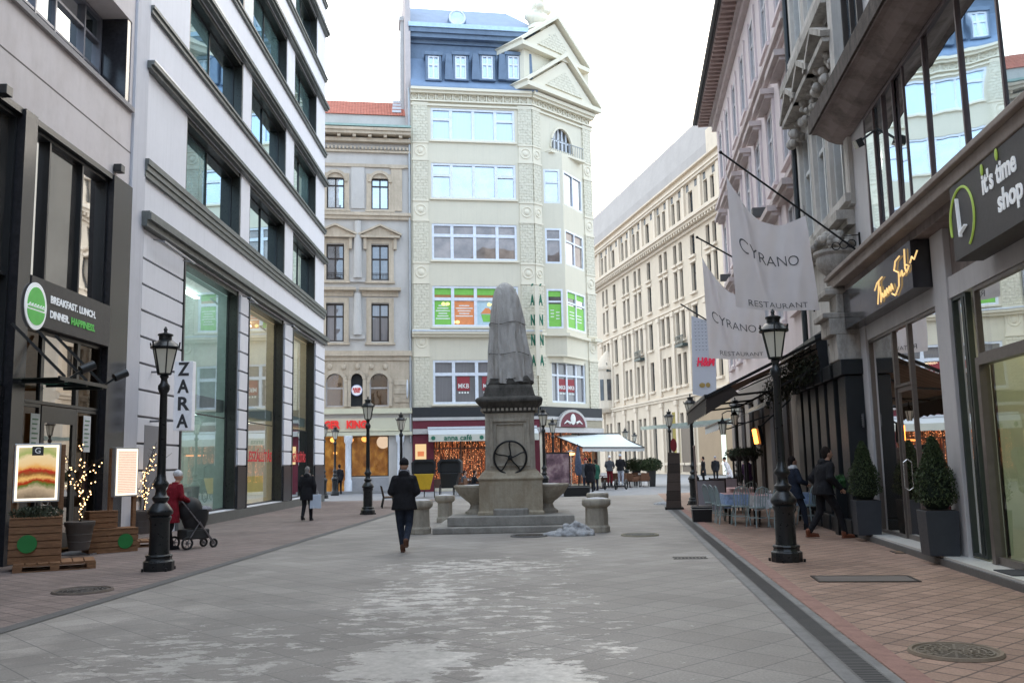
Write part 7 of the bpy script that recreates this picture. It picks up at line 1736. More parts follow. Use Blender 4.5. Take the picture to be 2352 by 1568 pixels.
# pallets
def pallet(px, py, w_, d_, label, rz_, off=(0,0)):
    p = G(px, py); t = thing('wooden_pallet', (p.x+off[0], p.y+off[1], 0), rz_, label, 'pallet'); q = int(w_/.16)
    m = MB()
    for k in range(q): m.box(-w_/2+w_*k/q+.01, -w_/2+w_*(k+1)/q-.01, -d_/2, d_/2, .118, .138)
    m.build('deck_boards', M_WPL, t)
    m = MB()
    for y_ in (-d_/2, -.05, d_/2-.1): m.box(-w_/2, w_/2, y_, y_+.1, .095, .117); m.box(-w_/2, w_/2, y_, y_+.1, 0, .018)
    m.build('bearer_boards', M_WPL, t)
    m = MB()
    for y_ in (-d_/2, -.05, d_/2-.1):
        for x_ in (-w_/2, -.07, w_/2-.14): m.box(x_, x_+.14, y_, y_+.1, .019, .094)
    m.build('blocks', M_WPL, t); return t
_q = AT(125, 15.95); pallet(0, 1400, 1.25, .8, 'low wooden pallet under the planter box and the nearer pot', RZL, (_q.x-G(0,1400).x, _q.y-G(0,1400).y))
pallet(300, 1258, .9, .7, 'low wooden pallet under the farther pot and crate bench', RZL, (-.05,.35))
# crate bench
p = AT(252, 19.0); crate(0,0,.95,.5,.46,R(40),'long slatted crate bench with a green spot on its side beside the nearer pot', loc=p, dot=(.22,-.262,.22))
crate(0,0,.55,.42,.32,R(40),'smaller slatted crate stacked at the back of the crate bench', z=.49, loc=p+Vector((-.22,.02,0)))
# lit posters
def burger_mat():
    t = NT('lit burger poster'); c0 = t.n('ShaderNodeTexCoord'); s = t.n('ShaderNodeSeparateXYZ'); t.l(c0.outputs['Object'], s.inputs[0])
    n1 = t.noise(t.coord(), 5, 5, .7); x2 = t.math('MULTIPLY', t.math('MULTIPLY', s.outputs['X'], s.outputs['X']), .75)
    z = t.math('ADD', t.math('ADD', s.outputs['Z'], x2), t.math('MULTIPLY', t.math('SUBTRACT', n1, .5), .20))
    zz = t.math('DIVIDE', z, 1.0)
    c = t.ramp(zz, [(.02, (.20,.15,.10)), (.18, (.55,.42,.28)), (.26, (.10,.16,.03)), (.31, (.40,.02,.01)), (.37, (.85,.50,.16)), (.44, (.25,.10,.03)), (.50, (.45,.03,.02)), (.55, (.80,.42,.12)), (.62, (.85,.60,.30)), (.74, (.85,.66,.38)), (.80, (.36,.42,.14)), (.95, (.65,.55,.30))])
    e = t.n('ShaderNodeEmission'); t.l(c, e.inputs[0]); e.inputs[1].default_value = .95; return t.done(e)
def lightbox(p, rz_, w_, h_, z, label, mat, menu=False):
    t = thing('lit_menu_board', (p.x, p.y, 0), rz_, label, 'menu board')
    m = MB(); m.box(-w_/2, w_/2, -.05, .05, z, z+h_); m.build('case', plain('case silver', (.55,.55,.56), .35, .5), t, bev=.008)
    m = MB(); m.box(-w_/2+.03, w_/2-.03, -.056, -.051, z+.03, z+h_-.03); m.build('glow_border', glow('white lamp edge', (1,.90,.72), 1.6), t)
    m = MB(); m.box(-w_/2+.07, w_/2-.07, -.062, -.057, 0, h_-.14); o = m.build('poster', mat, t); o.location.z = z+.07
    m = MB(); m.box(w_/2-.02, w_/2+.07, .052, .11, 0.1, z+h_-.02); m.box(-w_/2-.02, -w_/2+.07, .052, .11, .1, z+h_-.02); m.build('wooden_post', M_WPL, t); return t, o
pp = AT(75, 16.25); lb1, po = lightbox(pp, R(24), .73, 1.02, 1.12, 'large lit poster of a burger standing above the planter box', burger_mat())
m = MB(); m.box(-.09,.09,-.07,-.064,.74,.90); po2 = m.build('logo_plate', plain('logo dark', (.05,.05,.05)), po); text('G', .14, MW, po2, 'lettering', (0,-.075,.82))
def menu_mat():
    t = NT('lit white menu'); w_ = t.n('ShaderNodeTexWave', wave_type='BANDS', bands_direction='Z'); w_.inputs['Scale'].default_value = 9; t.l(t.coord(), w_.inputs['Vector'])
    n_ = t.noise(t.coord(scale=(14,14,30)), 3, 3); f_ = t.math('MULTIPLY', w_.outputs['Fac'], n_); c = t.ramp(f_, [(.18, (1.0,.86,.70)), (.36, (.75,.45,.32))]); e = t.n('ShaderNodeEmission'); t.l(c, e.inputs[0]); e.inputs[1].default_value = 1.15; return t.done(e)
pp = AT(281, 19.4); lightbox(pp, R(66), .62, 1.02, 1.10, 'narrow looking lit white menu board beside the pale pier', menu_mat())
# pots with small bare trees wrapped in warm fairy lights
M_BARK = stone('dark bark', (.045,.035,.028), .9, .3, 6, .5)
M_BULB = glow('fairy bulb', (1,.62,.28), 5.5)
bm_ = MB(); bm_.ell((0,0,0), .013, 7, 5); BULB = bm_.mesh('bulb', True); BULB.materials.append(M_BULB)
def lit_tree(px, py, off, hgt, seed, lb, spread, z0=.14):
    p = G(px, py)+Vector(off); rn = random.Random(seed)
    pt_ = thing('plant_pot', (p.x, p.y, z0), 0, lb[0], 'pot'); m = MB(); m.lathe([(.17,0),(.19,.05),(.25,.44),(.27,.46),(.28,.54),(.25,.55),(.23,.50),(.05,.49)], 26); m.build('pot_body', M_POT, pt_, smooth=True, angle=40)
    m = MB(); m.torus((0,0,.30), .225, .008, 26, 5, 'xy'); m.torus((0,0,.16), .205, .008, 26, 5, 'xy'); m.build('rim_rings', M_POT, pt_)
    t = thing('small_tree', (p.x, p.y, z0+.48), 0, lb[1], 'tree'); pts_all = []
    tm = MB(); cm = MB()
    tp = [(0,0,0),(.03,.01,hgt*.2),(-.01,.02,hgt*.4),(.03,0,hgt*.55)]; tm.tube(tp, [.022,.018,.015,.013], 8); tm.build('trunk', M_BARK, t)
    for q in range(len(tp)-1):
        for k in range(7): f_ = k/7; pts_all.append(Vector(tp[q]).lerp(Vector(tp[q+1]), f_)+Vector((rn.uniform(-.04,.04), rn.uniform(-.04,.04), 0)))
    for k in range(9):
        a = rn.uniform(0,2*PI); s0 = Vector(tp[rn.choice((1,2,3,3))]); e1 = s0+Vector((math.cos(a)*spread[0]*rn.uniform(.4,1), math.sin(a)*spread[0]*rn.uniform(.3,.8), hgt*rn.uniform(.12,.42))); e2 = e1+Vector((math.cos(a+.5)*.15, math.sin(a+.5)*.12, rn.uniform(-.08,.12)))
        cm.tube([s0, s0.lerp(e1,.5)+Vector((0,0,.04)), e1, e2], [.009,.007,.005,.003], 6)
        for j in range(3): b0 = s0.lerp(e1, .5+.16*j); cm.tube([b0, b0+Vector((rn.uniform(-.16,.16), rn.uniform(-.16,.16), rn.uniform(0,.16)))], [.004,.002], 5)
        for j in range(7): f_ = j/6; pts_all.append(s0.lerp(e1, f_)+Vector((rn.uniform(-.05,.05), rn.uniform(-.05,.05), rn.uniform(-.12,.02))))
    cm.build('crown', M_BARK, t)
    ls = thing('fairy_light_string', (p.x, p.y, z0+.48), 0, lb[2], 'fairy lights')
    m = MB(); m.tube(pts_all[::2], .003, 4); m.build('cable', M_BLK, ls)
    for v in pts_all[:88]:
        b = bpy.data.objects.new('bulb', BULB); COL.objects.link(b); b.parent = ls; b.location = v
lit_tree(170, 1275, (.30,-.45,0), 1.75, 21, ('tapered grey brown pot beside the planter box, nearer the camera', 'bare little tree with twisted twigs in the nearer pot', 'warm fairy lights wound around the little tree in the nearer pot'), (.70,))
lit_tree(322, 1240, (-.05,.25,0), 1.75, 33, ('tapered grey pot between the menu board and the left street lamp', 'bare little tree in the pot beside the left street lamp', 'warm fairy lights on the little tree beside the left street lamp'), (.55,))
m = MB(); p0 = FL.w(FL.u(215,1280)); 
ds = thing('door_step', (G(225,1276).x-.5, G(225,1276).y+.3, 0), FL.rot, 'grey door mat with a bright metal edge between the pallets', 'door mat'); m = MB(); m.box(-.1, 1.1, -.25, .5, .005, .02); m.build('mat', plain('grey mat', (.12,.12,.13), .9), ds); m = MB(); m.box(-.1, 1.1, -.30, -.251, .004, .03); m.build('edge_strip', plain('alu strip', (.6,.62,.66), .3, .8), ds)

# ================================================================== right: topiary in planters
def topiary(u, d, z, h, label):
    v = FR.w(u, d, z); t = thing('planter', v, FR.rot, label[0], 'planter')
    m = MB(); m.lathe([(.30*1.0,0),(.335,.66)], 4, (0,0,0), 1, 1, True, PI/4); m.build('pot_body', plain('anthracite planter', (.040,.045,.055), .5, 0), t, bev=.008)
    m = MB(); m.box(-.2,.2,-.2,.2,.661,.668); m.build('soil', M_BARK, t)
    c = thing('cone_shrub', (v.x, v.y, z+.66), 0, label[1], 'shrub')
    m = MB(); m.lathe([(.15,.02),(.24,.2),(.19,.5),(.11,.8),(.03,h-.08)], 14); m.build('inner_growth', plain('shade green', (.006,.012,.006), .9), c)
    m = MB(); m.tube([(0,0,0),(0,0,.3)], .03); m.build('trunk', M_BARK, c)
    rn = random.Random(int(h*100)); m = MB()
    for k in range(6500):
        a = rn.uniform(0,2*PI)
        f_ = rn.random()**.75; zz = .02+f_*(h-.04); rad = (.30*math.sin(min(1, zz/.22)*PI/2) if zz < .22 else .30*(1-(zz-.22)/(h-.2))**.8)*(1+.10*math.sin(zz*14+rn.random())+rn.uniform(-.25,.16)+.10*math.sin(a*3+zz*9)); a = rn.uniform(0,2*PI)
        p_ = Vector((rad*math.cos(a), rad*math.sin(a), zz)); e = Euler((rn.uniform(0,6), rn.uniform(0,6), rn.uniform(0,6))).to_matrix(); s = rn.uniform(.016,.036)
        m.add([p_+e@Vector((-s*.5,0,0)), p_+e@Vector((0,-s*.35,0)), p_+e@Vector((s,0,0)), p_+e@Vector((0,s*.35,0))], [(0,1,2,3)])
    m.build('foliage', M_LEAF, c)
topiary(FR.u(2160,1263,-.36), -.36, .137, 1.12, ('anthracite tapered planter beside the sale poster door', 'dense cone shaped evergreen in front of the jewellery shop door'))
topiary(FR.u(1992,1213,-.42), -.42, .12, 1.15, ('anthracite tapered planter at the black restaurant column', 'dense cone shaped evergreen against the black restaurant column'))
v = AT(1941, 19.6); t = thing('plant_stand', v, FR.rot, 'tall black box stand with a leafy green plant behind the striding person', 'planter'); m = MB(); m.box(-.16,.16,-.16,.16,0,.98); m.build('stand', M_BCOL, t, bev=.01); m = MB(); leaves(m, 400, (0,0,1.08), (.24,.24,.14), 8, .09); m.build('foliage', leaf_mat('fresh green leaf', (.02,.07,.02), (.06,.15,.05)), t)

# ================================================================== brown restaurant awning
M_AWN = NT('brown awning canvas'); w_ = M_AWN.n('ShaderNodeTexWave', wave_type='BANDS', bands_direction='X'); w_.inputs['Scale'].default_value = .9; M_AWN.l(M_AWN.coord(), w_.inputs['Vector']); n_ = M_AWN.noise(M_AWN.coord(), 2, 5, .6)
M_AWN = M_AWN.done(M_AWN.bsdf(M_AWN.ramp(M_AWN.math('ADD', M_AWN.math('MULTIPLY', w_.outputs['Fac'], .25), n_), [(.4, (.17,.125,.095)), (.8, (.26,.20,.155))]), .85, 0, None, .2))
M_AWD = plain('dark awning cloth', (.04,.03,.026), .8)
awn = thing('brown_awning', FR.w(0), FR.rot, 'large dark brown canvas awning over the restaurant terrace on the right', 'awning')
ua0, ua1 = u0g-3.8, FR.u(1925, 760)
zw = rz(1925, 757); OUT = 3.25
def fr_out(px, py, u):      # plane of constant u in the right-hand frame
    d = ray(px, py); n = FR.x; t = ((FR.o+n*u)-CP).dot(n)/d.dot(n); q = CP+d*t; return ((q-FR.o).dot(FR.y), q.z)
do_, zf = fr_out(1622, 908, ua1)
print('AWN', ua0, ua1, zw, do_, zf)
NS = 14; m = MB(); vs = []; fs = []
for i in range(NS+1):
    f_ = i/NS; y_ = do_*f_; z = zw+(zf-zw)*f_-.10*math.sin(PI*f_)
    for u in (ua0, ua1): vs.append((u, y_, z))
for i in range(NS): fs.append((2*i, 2*i+1, 2*i+3, 2*i+2))
m.add(vs, fs); m.build('canvas', M_AWN, awn, smooth=True)
m = MB()
for i in range(24):
    a_, b_ = ua0+(ua1-ua0)*i/24, ua0+(ua1-ua0)*(i+1)/24; m.quad((a_,do_-.01,zf),(b_,do_-.01,zf),(b_,do_-.03,zf-.42-.05*(i%2)),(a_,do_-.03,zf-.42-.05*((i+1)%2)))
m.build('valance', M_AWD, awn)
m = MB(); m.prism([(0,0)]*3, 0, 0) if False else None
m.add([(ua1,do_,zf),(ua1,do_-.03,zf-.45),(ua1,do_+.75,zf+.02),(ua1,do_+.55,zf+.23)], [(0,1,2,3)]); m.build('side_flap', M_AWD, awn)
m = MB(); m.quad((ua1+.02,-.05,zw+.05),(ua1+.02,-.55,zw-.12),(ua1+.02,-.42,zw-1.15),(ua1+.02,-.05,zw-1.2)); m.build('end_flap', plain('blue black cloth', (.02,.024,.03), .8), awn)
m = MB(); m.bar((ua0,do_,zf-.02),(ua1,do_,zf-.02), .09); m.bar((ua1,0,zw),(ua1,do_,zf-.03), .07); m.bar((ua0,-.12,zw+.03),(ua1+.1,-.12,zw+.03), .16)
for u in (ua1-.15, (ua0+ua1)/2, ua0+.3):
    m.bar((u,-.1,zw-.65),(u-.35,do_*.5,zw-1.35), .05); m.bar((u-.35,do_*.5,zw-1.35),(u,do_+.05,zf-.06), .05); m.bar((u-.2,-.1,zw-.25),(u-.1,do_*.5,zw-.85), .035)
m.build('arms', MIR, awn)
hg = thing('hanging_greenery', FR.w(0), FR.rot, 'dark hanging greenery and twigs crowding the wall under the brown awning', 'plant')
m = MB()
for q in range(7): leaves(m, 330, (ua1-.3-q*.85, -.75, 3.75-.05*q), (.35,.42,.42), 70+q, .07)
m.build('foliage', M_LEAF2, hg)
m = MB()
for q in range(26): x_ = ua1-.1-q*.22; m.bar((x_,-.5,3.9),(x_+.2*math.sin(q*3),-.9,3.35+.1*math.cos(q*5)), .018)
m.build('twigs', M_BLK, hg)
# lanterns hanging from the awning front
for (px, py, D_) in ((1672, 985, 21.5), (1700, 965, 24)):
    v = AT(px, D_, 0); zl = 1.62+(1053-py)*D_/2100; t = thing('hanging_lantern', (v.x, v.y, zl), 0, 'small black wrought iron lantern under the front edge of the brown awning' if px < 1690 else 'small black lantern further along under the brown awning', 'lantern')
    m = MB(); m.lathe([(.05,-.12),(.09,.12)], 6, cap=False); m.build('glass', M_LGL, t); m = MB(); m.lathe([(.11,.12),(.03,.22),(.02,.27)], 6)
    for k in range(6): a = k*PI/3; m.bar((.05*math.cos(a),.05*math.sin(a),-.13),(.092*math.cos(a),.092*math.sin(a),.12), .012)
    m.tube([(0,0,.27),(0,0,.36),(.12,0,.42),(.5,0,.40)], .012); m.build('frame', MIR, t)
# heater
v = AT(1745, 23.2, 0); ht = thing('patio_heater', (v.x, v.y, 1.62+(1051-1000)*23.2/2100), FR.rot+R(25), 'glowing orange tube heater under the terrace awning', 'heater')
m = MB(); m.bar((-.03,-.0,.17),(.06,0,-.19), .075); m.build('glowing_tube', glow('heater orange', (1,.30,.05), 7), ht); m = MB(); m.cbox((.05,.10,.0), (.16,.1,.5), Euler((0,-.25,0))); m.bar((.05,.1,.2),(.3,.9,.9), .04); m.build('reflector', M_BLK, ht)

# white awning further along + small shop awning
def awning(u0, u1, z0, z1, out, label, mat, frm=FR, d0=0, lettering=None):
    t = thing('white_awning', frm.w(0), frm.rot, label, 'awning'); m = MB(); N = 8; vs = []; fs = []
    for i in range(N+1):
        f_ = i/N; 
        for u in (u0, u1): vs.append((u, d0-out*f_, z0+(z1-z0)*f_-.05*math.sin(PI*f_)))
    for i in range(N): fs.append((2*i, 2*i+1, 2*i+3, 2*i+2))
    m.add(vs, fs); m.build('canvas', mat, t, smooth=True); m = MB(); n = 16
    for i in range(n): a_, b_ = u0+(u1-u0)*i/n, u0+(u1-u0)*(i+1)/n; m.quad((a_,d0-out-.01,z1),(b_,d0-out-.01,z1),(b_,d0-out-.02,z1-.24-.04*(i%2)),(a_,d0-out-.02,z1-.24-.04*((i+1)%2)))
    m.build('valance', mat, t); m = MB(); m.bar((u0,d0-out,z1),(u1,d0-out,z1), .07); m.bar((u0,d0-.08,z0+.02),(u1,d0-.08,z0+.02), .14)
    for u in (u0+.1, u1-.1): m.bar((u,d0-.05,z0-.4),(u,d0-out*.5,z0-.65), .05); m.bar((u,d0-out*.5,z0-.65),(u,d0-out,z1), .05)
    m.build('arms', MIR, t); return t
M_CNV = stone('pale grey canvas', (.56,.58,.58), .85, .06, 1, .05)
awning(FR.u(1722, 960), FR.u(1772, 960), 3.5, 2.9, 1.8, 'smaller pale awning beyond the brown one on the right side', M_CNV)
# cafe awning, centre left
uA0, uA1 = FC.u(982, 1000), UD-.2
aw = thing('cafe_awning', FC.w(0), FC.rot, 'cream cafe awning with green lettering on its front flap', 'awning')
zt2, zb2 = cz(1040, 1000)+.05, cz(1040, 1014)
m = MB(); m.quad((uA0,-.25,zt2+.35),(uA1,-.25,zt2+.35),(uA1,-1.0,zt2),(uA0,-1.0,zt2)); m.build('canvas', M_CNV, aw)
m = MB(); m.quad((uA0,-1.01,zt2),(uA1,-1.01,zt2),(uA1,-1.03,zb2),(uA0,-1.03,zb2)); m.build('valance', stone('cream flap', (.58,.58,.50), .8, .05), aw)
m = MB(); m.box(uA0,uA1,-.34,-.22,zt2+.36,zt2+.50); m.build('cassette', plain('white cassette', (.6,.62,.66), .4), aw)
text('anna café', .46, plain('green lettering', (.03,.16,.10), .5), aw, 'lettering', (FC.u(1052,1007,-1), -1.05, (zt2+zb2)/2), w=FC.u(1085,1007,-1)-FC.u(1021,1007,-1), weight=.008)
for px in (995, 1106):
    disc(aw, .13, (FC.u(px,1007,-1), -1.045, (zt2+zb2)/2), RX, plain('green lettering', (.03,.16,.10)), 'round_emblem')
# white wide awning right of the fountain, projecting from the turned corner
def fd_out(px, py, z): 
    d = ray(px, py); t = (z-CAM_H)/d.z; q = CP+d*t; return q
zw2 = 1.62+(1062-996)*59.5/2100; zf2 = 1.62+(1062-1028)*53/2100
qs = [fd_out(1272, 997, zw2), fd_out(1420, 996, zw2), fd_out(1480, 1027, zf2), fd_out(1338, 1027, zf2)]
ta = thing('terrace_awning', (0,0,0), 0, 'wide white awning slanting over the cafe terrace right of the fountain', 'awning')
m = MB(); N = 8; vs = []; fs = []
for i in range(N+1):
    f_ = i/N; a_ = qs[0].lerp(qs[3], f_); b_ = qs[1].lerp(qs[2], f_); sag = Vector((0,0,-.08*math.sin(PI*f_))); vs += [a_+sag, b_+sag]
for i in range(N): fs.append((2*i, 2*i+1, 2*i+3, 2*i+2))
m.add(vs, fs); m.build('canvas', stone('white canvas', (.66,.72,.72), .8, .05, 1, .05), ta, smooth=True)
m = MB(); n = 20
for i in range(n):
    a_ = qs[3].lerp(qs[2], i/n); b_ = qs[3].lerp(qs[2], (i+1)/n); m.quad(a_, b_, b_-Vector((0,0,.22+.04*(i%2))), a_-Vector((0,0,.22+.04*((i+1)%2))))
m.build('valance', M_CNV, ta)
m = MB(); m.bar(qs[0], qs[1], .12); m.bar(qs[3], qs[2], .07); m.bar(qs[0]-Vector((0,0,.1)), qs[3], .06); m.bar(qs[1]-Vector((0,0,.1)), qs[2], .06); m.build('arms', MIR, ta)
v = AT(1313, 55.5, 0); hh = thing('patio_heater', (v.x, v.y, 0), 0, 'standing patio heater glowing yellow under the white terrace awning', 'heater')
m = MB(); m.tube([(0,0,0),(0,0,2.1)], .035); m.lathe([(.25,0),(.25,.12),(.05,.15)], 16); m.build('pole', plain('steel', (.6,.6,.6), .25, .9), hh); m = MB(); m.lathe([(.3,2.25),(.05,2.35)], 16); m.build('hood', plain('steel', (.6,.6,.6)), hh); m = MB(); m.ell((0,0,2.12), (.26,.26,.09)); m.build('burner', glow('burner', (1,.55,.2), 4), hh, smooth=True)

# ================================================================== banners
def banner(u, corners, pole, label, cols, letters, dip=.30, seed=0, z_lock=None):
    (tl, tr, br, bl) = [fr_out(px, py, u) for px, py in corners]
    t = thing('hanging_banner', FR.w(u), FR.rot, label, 'banner'); NX, NZ = 40, 34
    def P_(a, b):     # a 0..1 left to right (outer to wall), b 0 top .. 1 bottom
        d = (tl[0]*(1-a)+tr[0]*a)*(1-b)+(bl[0]*(1-a)+br[0]*a)*b; zt = tl[1]*(1-a)+tr[1]*a - dip*math.sin(PI*min(1,a**.78))*1.0; zb = bl[1]*(1-a)+br[1]*a-.05*math.sin(PI*a)
        z = zt*(1-b)+zb*b
        rip = .07*math.sin(a*7+b*2.2+seed)*(1-.4*b) + .035*math.sin(a*15-b*4+seed*2) + .06*math.sin(PI*a)*b + .02*math.sin(a*26+b*9)
        fold = .10*math.exp(-((a-.16-.25*b)/.05)**2)*(1-b*.5)
        return (rip+fold, d, z)
    m = MB(); vs = [P_(i/NX, j/NZ) for j in range(NZ+1) for i in range(NX+1)]; fs = [(j*(NX+1)+i, j*(NX+1)+i+1, (j+1)*(NX+1)+i+1, (j+1)*(NX+1)+i) for j in range(NZ) for i in range(NX)]
    m.add(vs, fs); m.build('cloth', cols, t, smooth=True, angle=None)
    ink = plain('faded black ink', (.09,.09,.10), .8)
    for (body_, a0, a1, b_, sz) in letters:
        cu_ = bpy.data.curves.new('t', 'FONT'); cu_.body = body_; cu_.size = 1; cu_.align_x = 'CENTER'; cu_.align_y = 'CENTER'; cu_.offset = -.008; cu_.resolution_u = 4
        tt = bpy.data.objects.new('t', cu_); me = bpy.data.meshes.new_from_object(tt); bpy.data.objects.remove(tt)
        import bmesh
        bmm = bmesh.new(); bmm.from_mesh(me); bmesh.ops.subdivide_edges(bmm, edges=[e for e in bmm.edges if e.calc_length() > .15], cuts=3); bmesh.ops.triangulate(bmm, faces=bmm.faces); bmm.to_mesh(me); bmm.free()
        xs = [q.co.x for q in me.vertices]; x0, x1 = min(xs), max(xs)
        for q in me.vertices:
            a_ = a0+(a1-a0)*(q.co.x-x0)/(x1-x0); bb_ = b_-q.co.y*sz
            p_ = P_(a_, bb_); q.co = Vector((p_[0]+.014, p_[1], p_[2]))
        me.materials.clear(); me.materials.append(ink); o = bpy.data.objects.new('lettering', me); COL.objects.link(o); o.parent = t
    pm = MB(); a_ = fr_out(*pole[0], u); b_ = fr_out(*pole[1], u); pm.tube([(0,a_[0],a_[1]),(0,b_[0],b_[1])], .022, 8); pm.ell((0,b_[0],b_[1]), .04, 8, 6)
    # wrought bracket
    wz_ = a_[1]; pm.bar((0,-.02,wz_-.3),(0,-.02,wz_+.45), .035); 
    for k in range(3): pm.torus((0,-.18-.16*k,wz_+.22-.02*k), .08, .012, 16, 5, 'yz')
    pm.bar((0,-.02,wz_+.4),(0,a_[0]*.2+b_[0]*.12,wz_+.38), .015)
    pm.build('pole', MIR, t)
    sm_ = MB(); sm_.tube([(0,tl[0],tl[1]),(0,b_[0]*.96+a_[0]*.04,b_[1]*.96+a_[1]*.04)], .006, 5); sm_.tube([(0,tr[0],tr[1]),(0,tr[0],tr[1]+.25)], .006, 5); sm_.build('cord', M_BLK, t)
    return t
t_ = NT('greyish banner cloth'); _n = t_.noise(t_.coord(), 1.2, 4, .6); _n2 = t_.noise(t_.coord(scale=(1,1,3)), 16, 3, .6)
_di = t_.n('ShaderNodeBsdfDiffuse'); t_.l(t_.ramp(_n, [(.3, (.66,.63,.64)), (.7, (.76,.73,.75))]), _di.inputs[0]); _tr = t_.n('ShaderNodeBsdfTranslucent'); _tr.inputs[0].default_value = (.75,.70,.69,1)
_mx = t_.n('ShaderNodeMixShader'); _mx.inputs[0].default_value = .35; t_.l(_di.outputs[0], _mx.inputs[1]); t_.l(_tr.outputs[0], _mx.inputs[2]); M_BAN = t_.done(_mx)
banner(FR.u(1979, 585), [(1668,402),(1848,498),(1883,712),(1690,706)], [(1978,582),(1655,350)], 'larger greyish white cloth banner with restaurant lettering hung nearest from a slanting pole', M_BAN, [('CYRANO',.10,.84,.44,.17), ('RESTAURANT',.16,.86,.945,.085)], .62)
banner(FR.u(1862, 560)-.0, [(1612,590),(1752,690),(1775,820),(1629,822)], [(1862,690),(1601,545)], 'smaller cloth banner with restaurant lettering hung behind the large banner', M_BAN, [('CYRANO',.10,.80,.52,.17), ('RESTAURANT',.18,.86,.93,.085)], .40, 2)
# flat shop banner further down the street
uH = FR.u(1731, 800); 
c_ = [fr_out(px, py, uH) for px, py in ((1588,725),(1643,742),(1646,918),(1591,905))]
hb = thing('vertical_banner', FR.w(uH), FR.rot, 'narrow white vertical shop banner with pink red logo letters', 'banner')
m = MB(); m.add([(0.0,c_[0][0],c_[0][1]),(0,c_[1][0],c_[1][1]),(0,c_[2][0],c_[2][1]),(0,c_[3][0],c_[3][1])], [(0,1,2,3)]); m.build('cloth', stone('white banner', (.62,.63,.68), .8, .05), hb)
yc = (c_[0][0]+c_[1][0])/2; wH = abs(c_[1][0]-c_[0][0]); zH0, zH1 = c_[3][1], c_[0][1]; HH = zH1-zH0
MT = Matrix.Rotation(PI/2, 4, 'Z')
text('H&M', wH*.50, plain('pink red', (.75,.03,.08), .6, emit=(1,.05,.12), es=.15), hb, 'lettering', (.03, yc, zH0+HH*.40), w=wH*.78, weight=.02, mtx=MT, shear=.2)
m = MB()
for r_ in list(range(9))+[11.2, 12]:
    for k in range(6): y_ = yc-wH*.36+k*wH*.145; z_ = zH1-HH*(.09+.045*r_); m.add([(.02,y_-wH*.05,z_+.02*HH),(.02,y_,z_),(.02,y_+wH*.05,z_+.02*HH),(.02,y_,z_+.008*HH)], [(0,1,2,3)])
m.build('printed_pattern', plain('pattern grey', (.12,.14,.17), .8), hb)
m = MB(); m.ell((.025,yc-wH*.18,zH0+HH*.11), (.01,wH*.13,HH*.03)); m.ell((.025,yc+wH*.06,zH0+HH*.11), (.01,wH*.10,HH*.03)); m.build('gold_emblem', plain('gold emblem', (.40,.27,.08), .5), hb)
m = MB(); a_ = fr_out(1700, 782, uH); b_ = fr_out(1563, 698, uH); m.tube([(0,0,a_[1]+1.2 if False else a_[1]+ (0-a_[0])*(a_[1]-b_[1])/(a_[0]-b_[0])),(0,b_[0],b_[1])], .03, 6); m.build('pole', MIR, hb)

# ================================================================== stand, planter, terrace
v = G(1548, 1170); bd = thing('wooden_board_stand', (v.x, v.y, 0), R(-8), 'tall dark planked advertising board leaning on a strut with a red oval on top', 'sign board')
t2 = planks('old dark planks', (.075,.055,.045), .30, 'Z', .04, .4)
m = MB(); m.prism([(-.26,0),(.24,0),(.27,1.86),(-.12,1.88)], -.03, .03); m.build('board', t2, bd); m = MB(); m.box(-.28,.32,-.08,.75,0,.07); m.build('foot', plain('dark foot', (.03,.025,.02), .8), bd); m = MB(); m.bar((.2,.03,1.2),(.26,.72,.06), .035); m.build('strut', plain('dark foot', (.03,.025,.02)), bd)
m = MB(); m.lathe([(.17,0),(.17,.03)], 24, sy=1); me = m.mesh('oval_sign'); me.transform(Matrix.Diagonal((.62,1,1,1))); me.transform(Matrix.Rotation(PI/2,4,'X') ); me.transform(Matrix.Diagonal((1,1,1.3,1))); me.materials.append(plain('oval red', (.22,.015,.02), .5)); o = bpy.data.objects.new('oval_sign', me); COL.objects.link(o); o.parent = bd; o.location = (.08,0,2.12)
m = MB(); m.bar((.08,0,1.85),(.08,0,2.0), .03); m.build('stem', MIR, bd)
v = G(1617, 1199); pb2 = thing('black_planter', (v.x, v.y+.25, 0), FR.rot+R(90), 'square black planter with pale trim lines holding a parasol pole', 'planter')
m = MB(); m.lathe([(.33,0),(.37,.42)], 4, (0,0,0), 1, 1, True, PI/4); m.build('box', plain('planter black', (.012,.012,.013), .5), pb2); m = MB()
for z in (.33, .39): m.lathe([(.375,z),(.378,z+.018)], 4, (0,0,0), 1, 1, True, PI/4)
m.build('trim', plain('trim pale', (.45,.44,.42), .5), pb2)
m = MB(); m.tube([(-.05,0,.4),(-.08,0,1.95)], .025); m.ell((-.08,0,1.97), .035); 
o = thing('parasol_pole', (v.x-.04, v.y+.25, 0), 0, 'slim bare wooden parasol pole rising from the black planter', 'pole'); m.build('pole', plain('pale wood pole', (.30,.22,.19), .6), o)
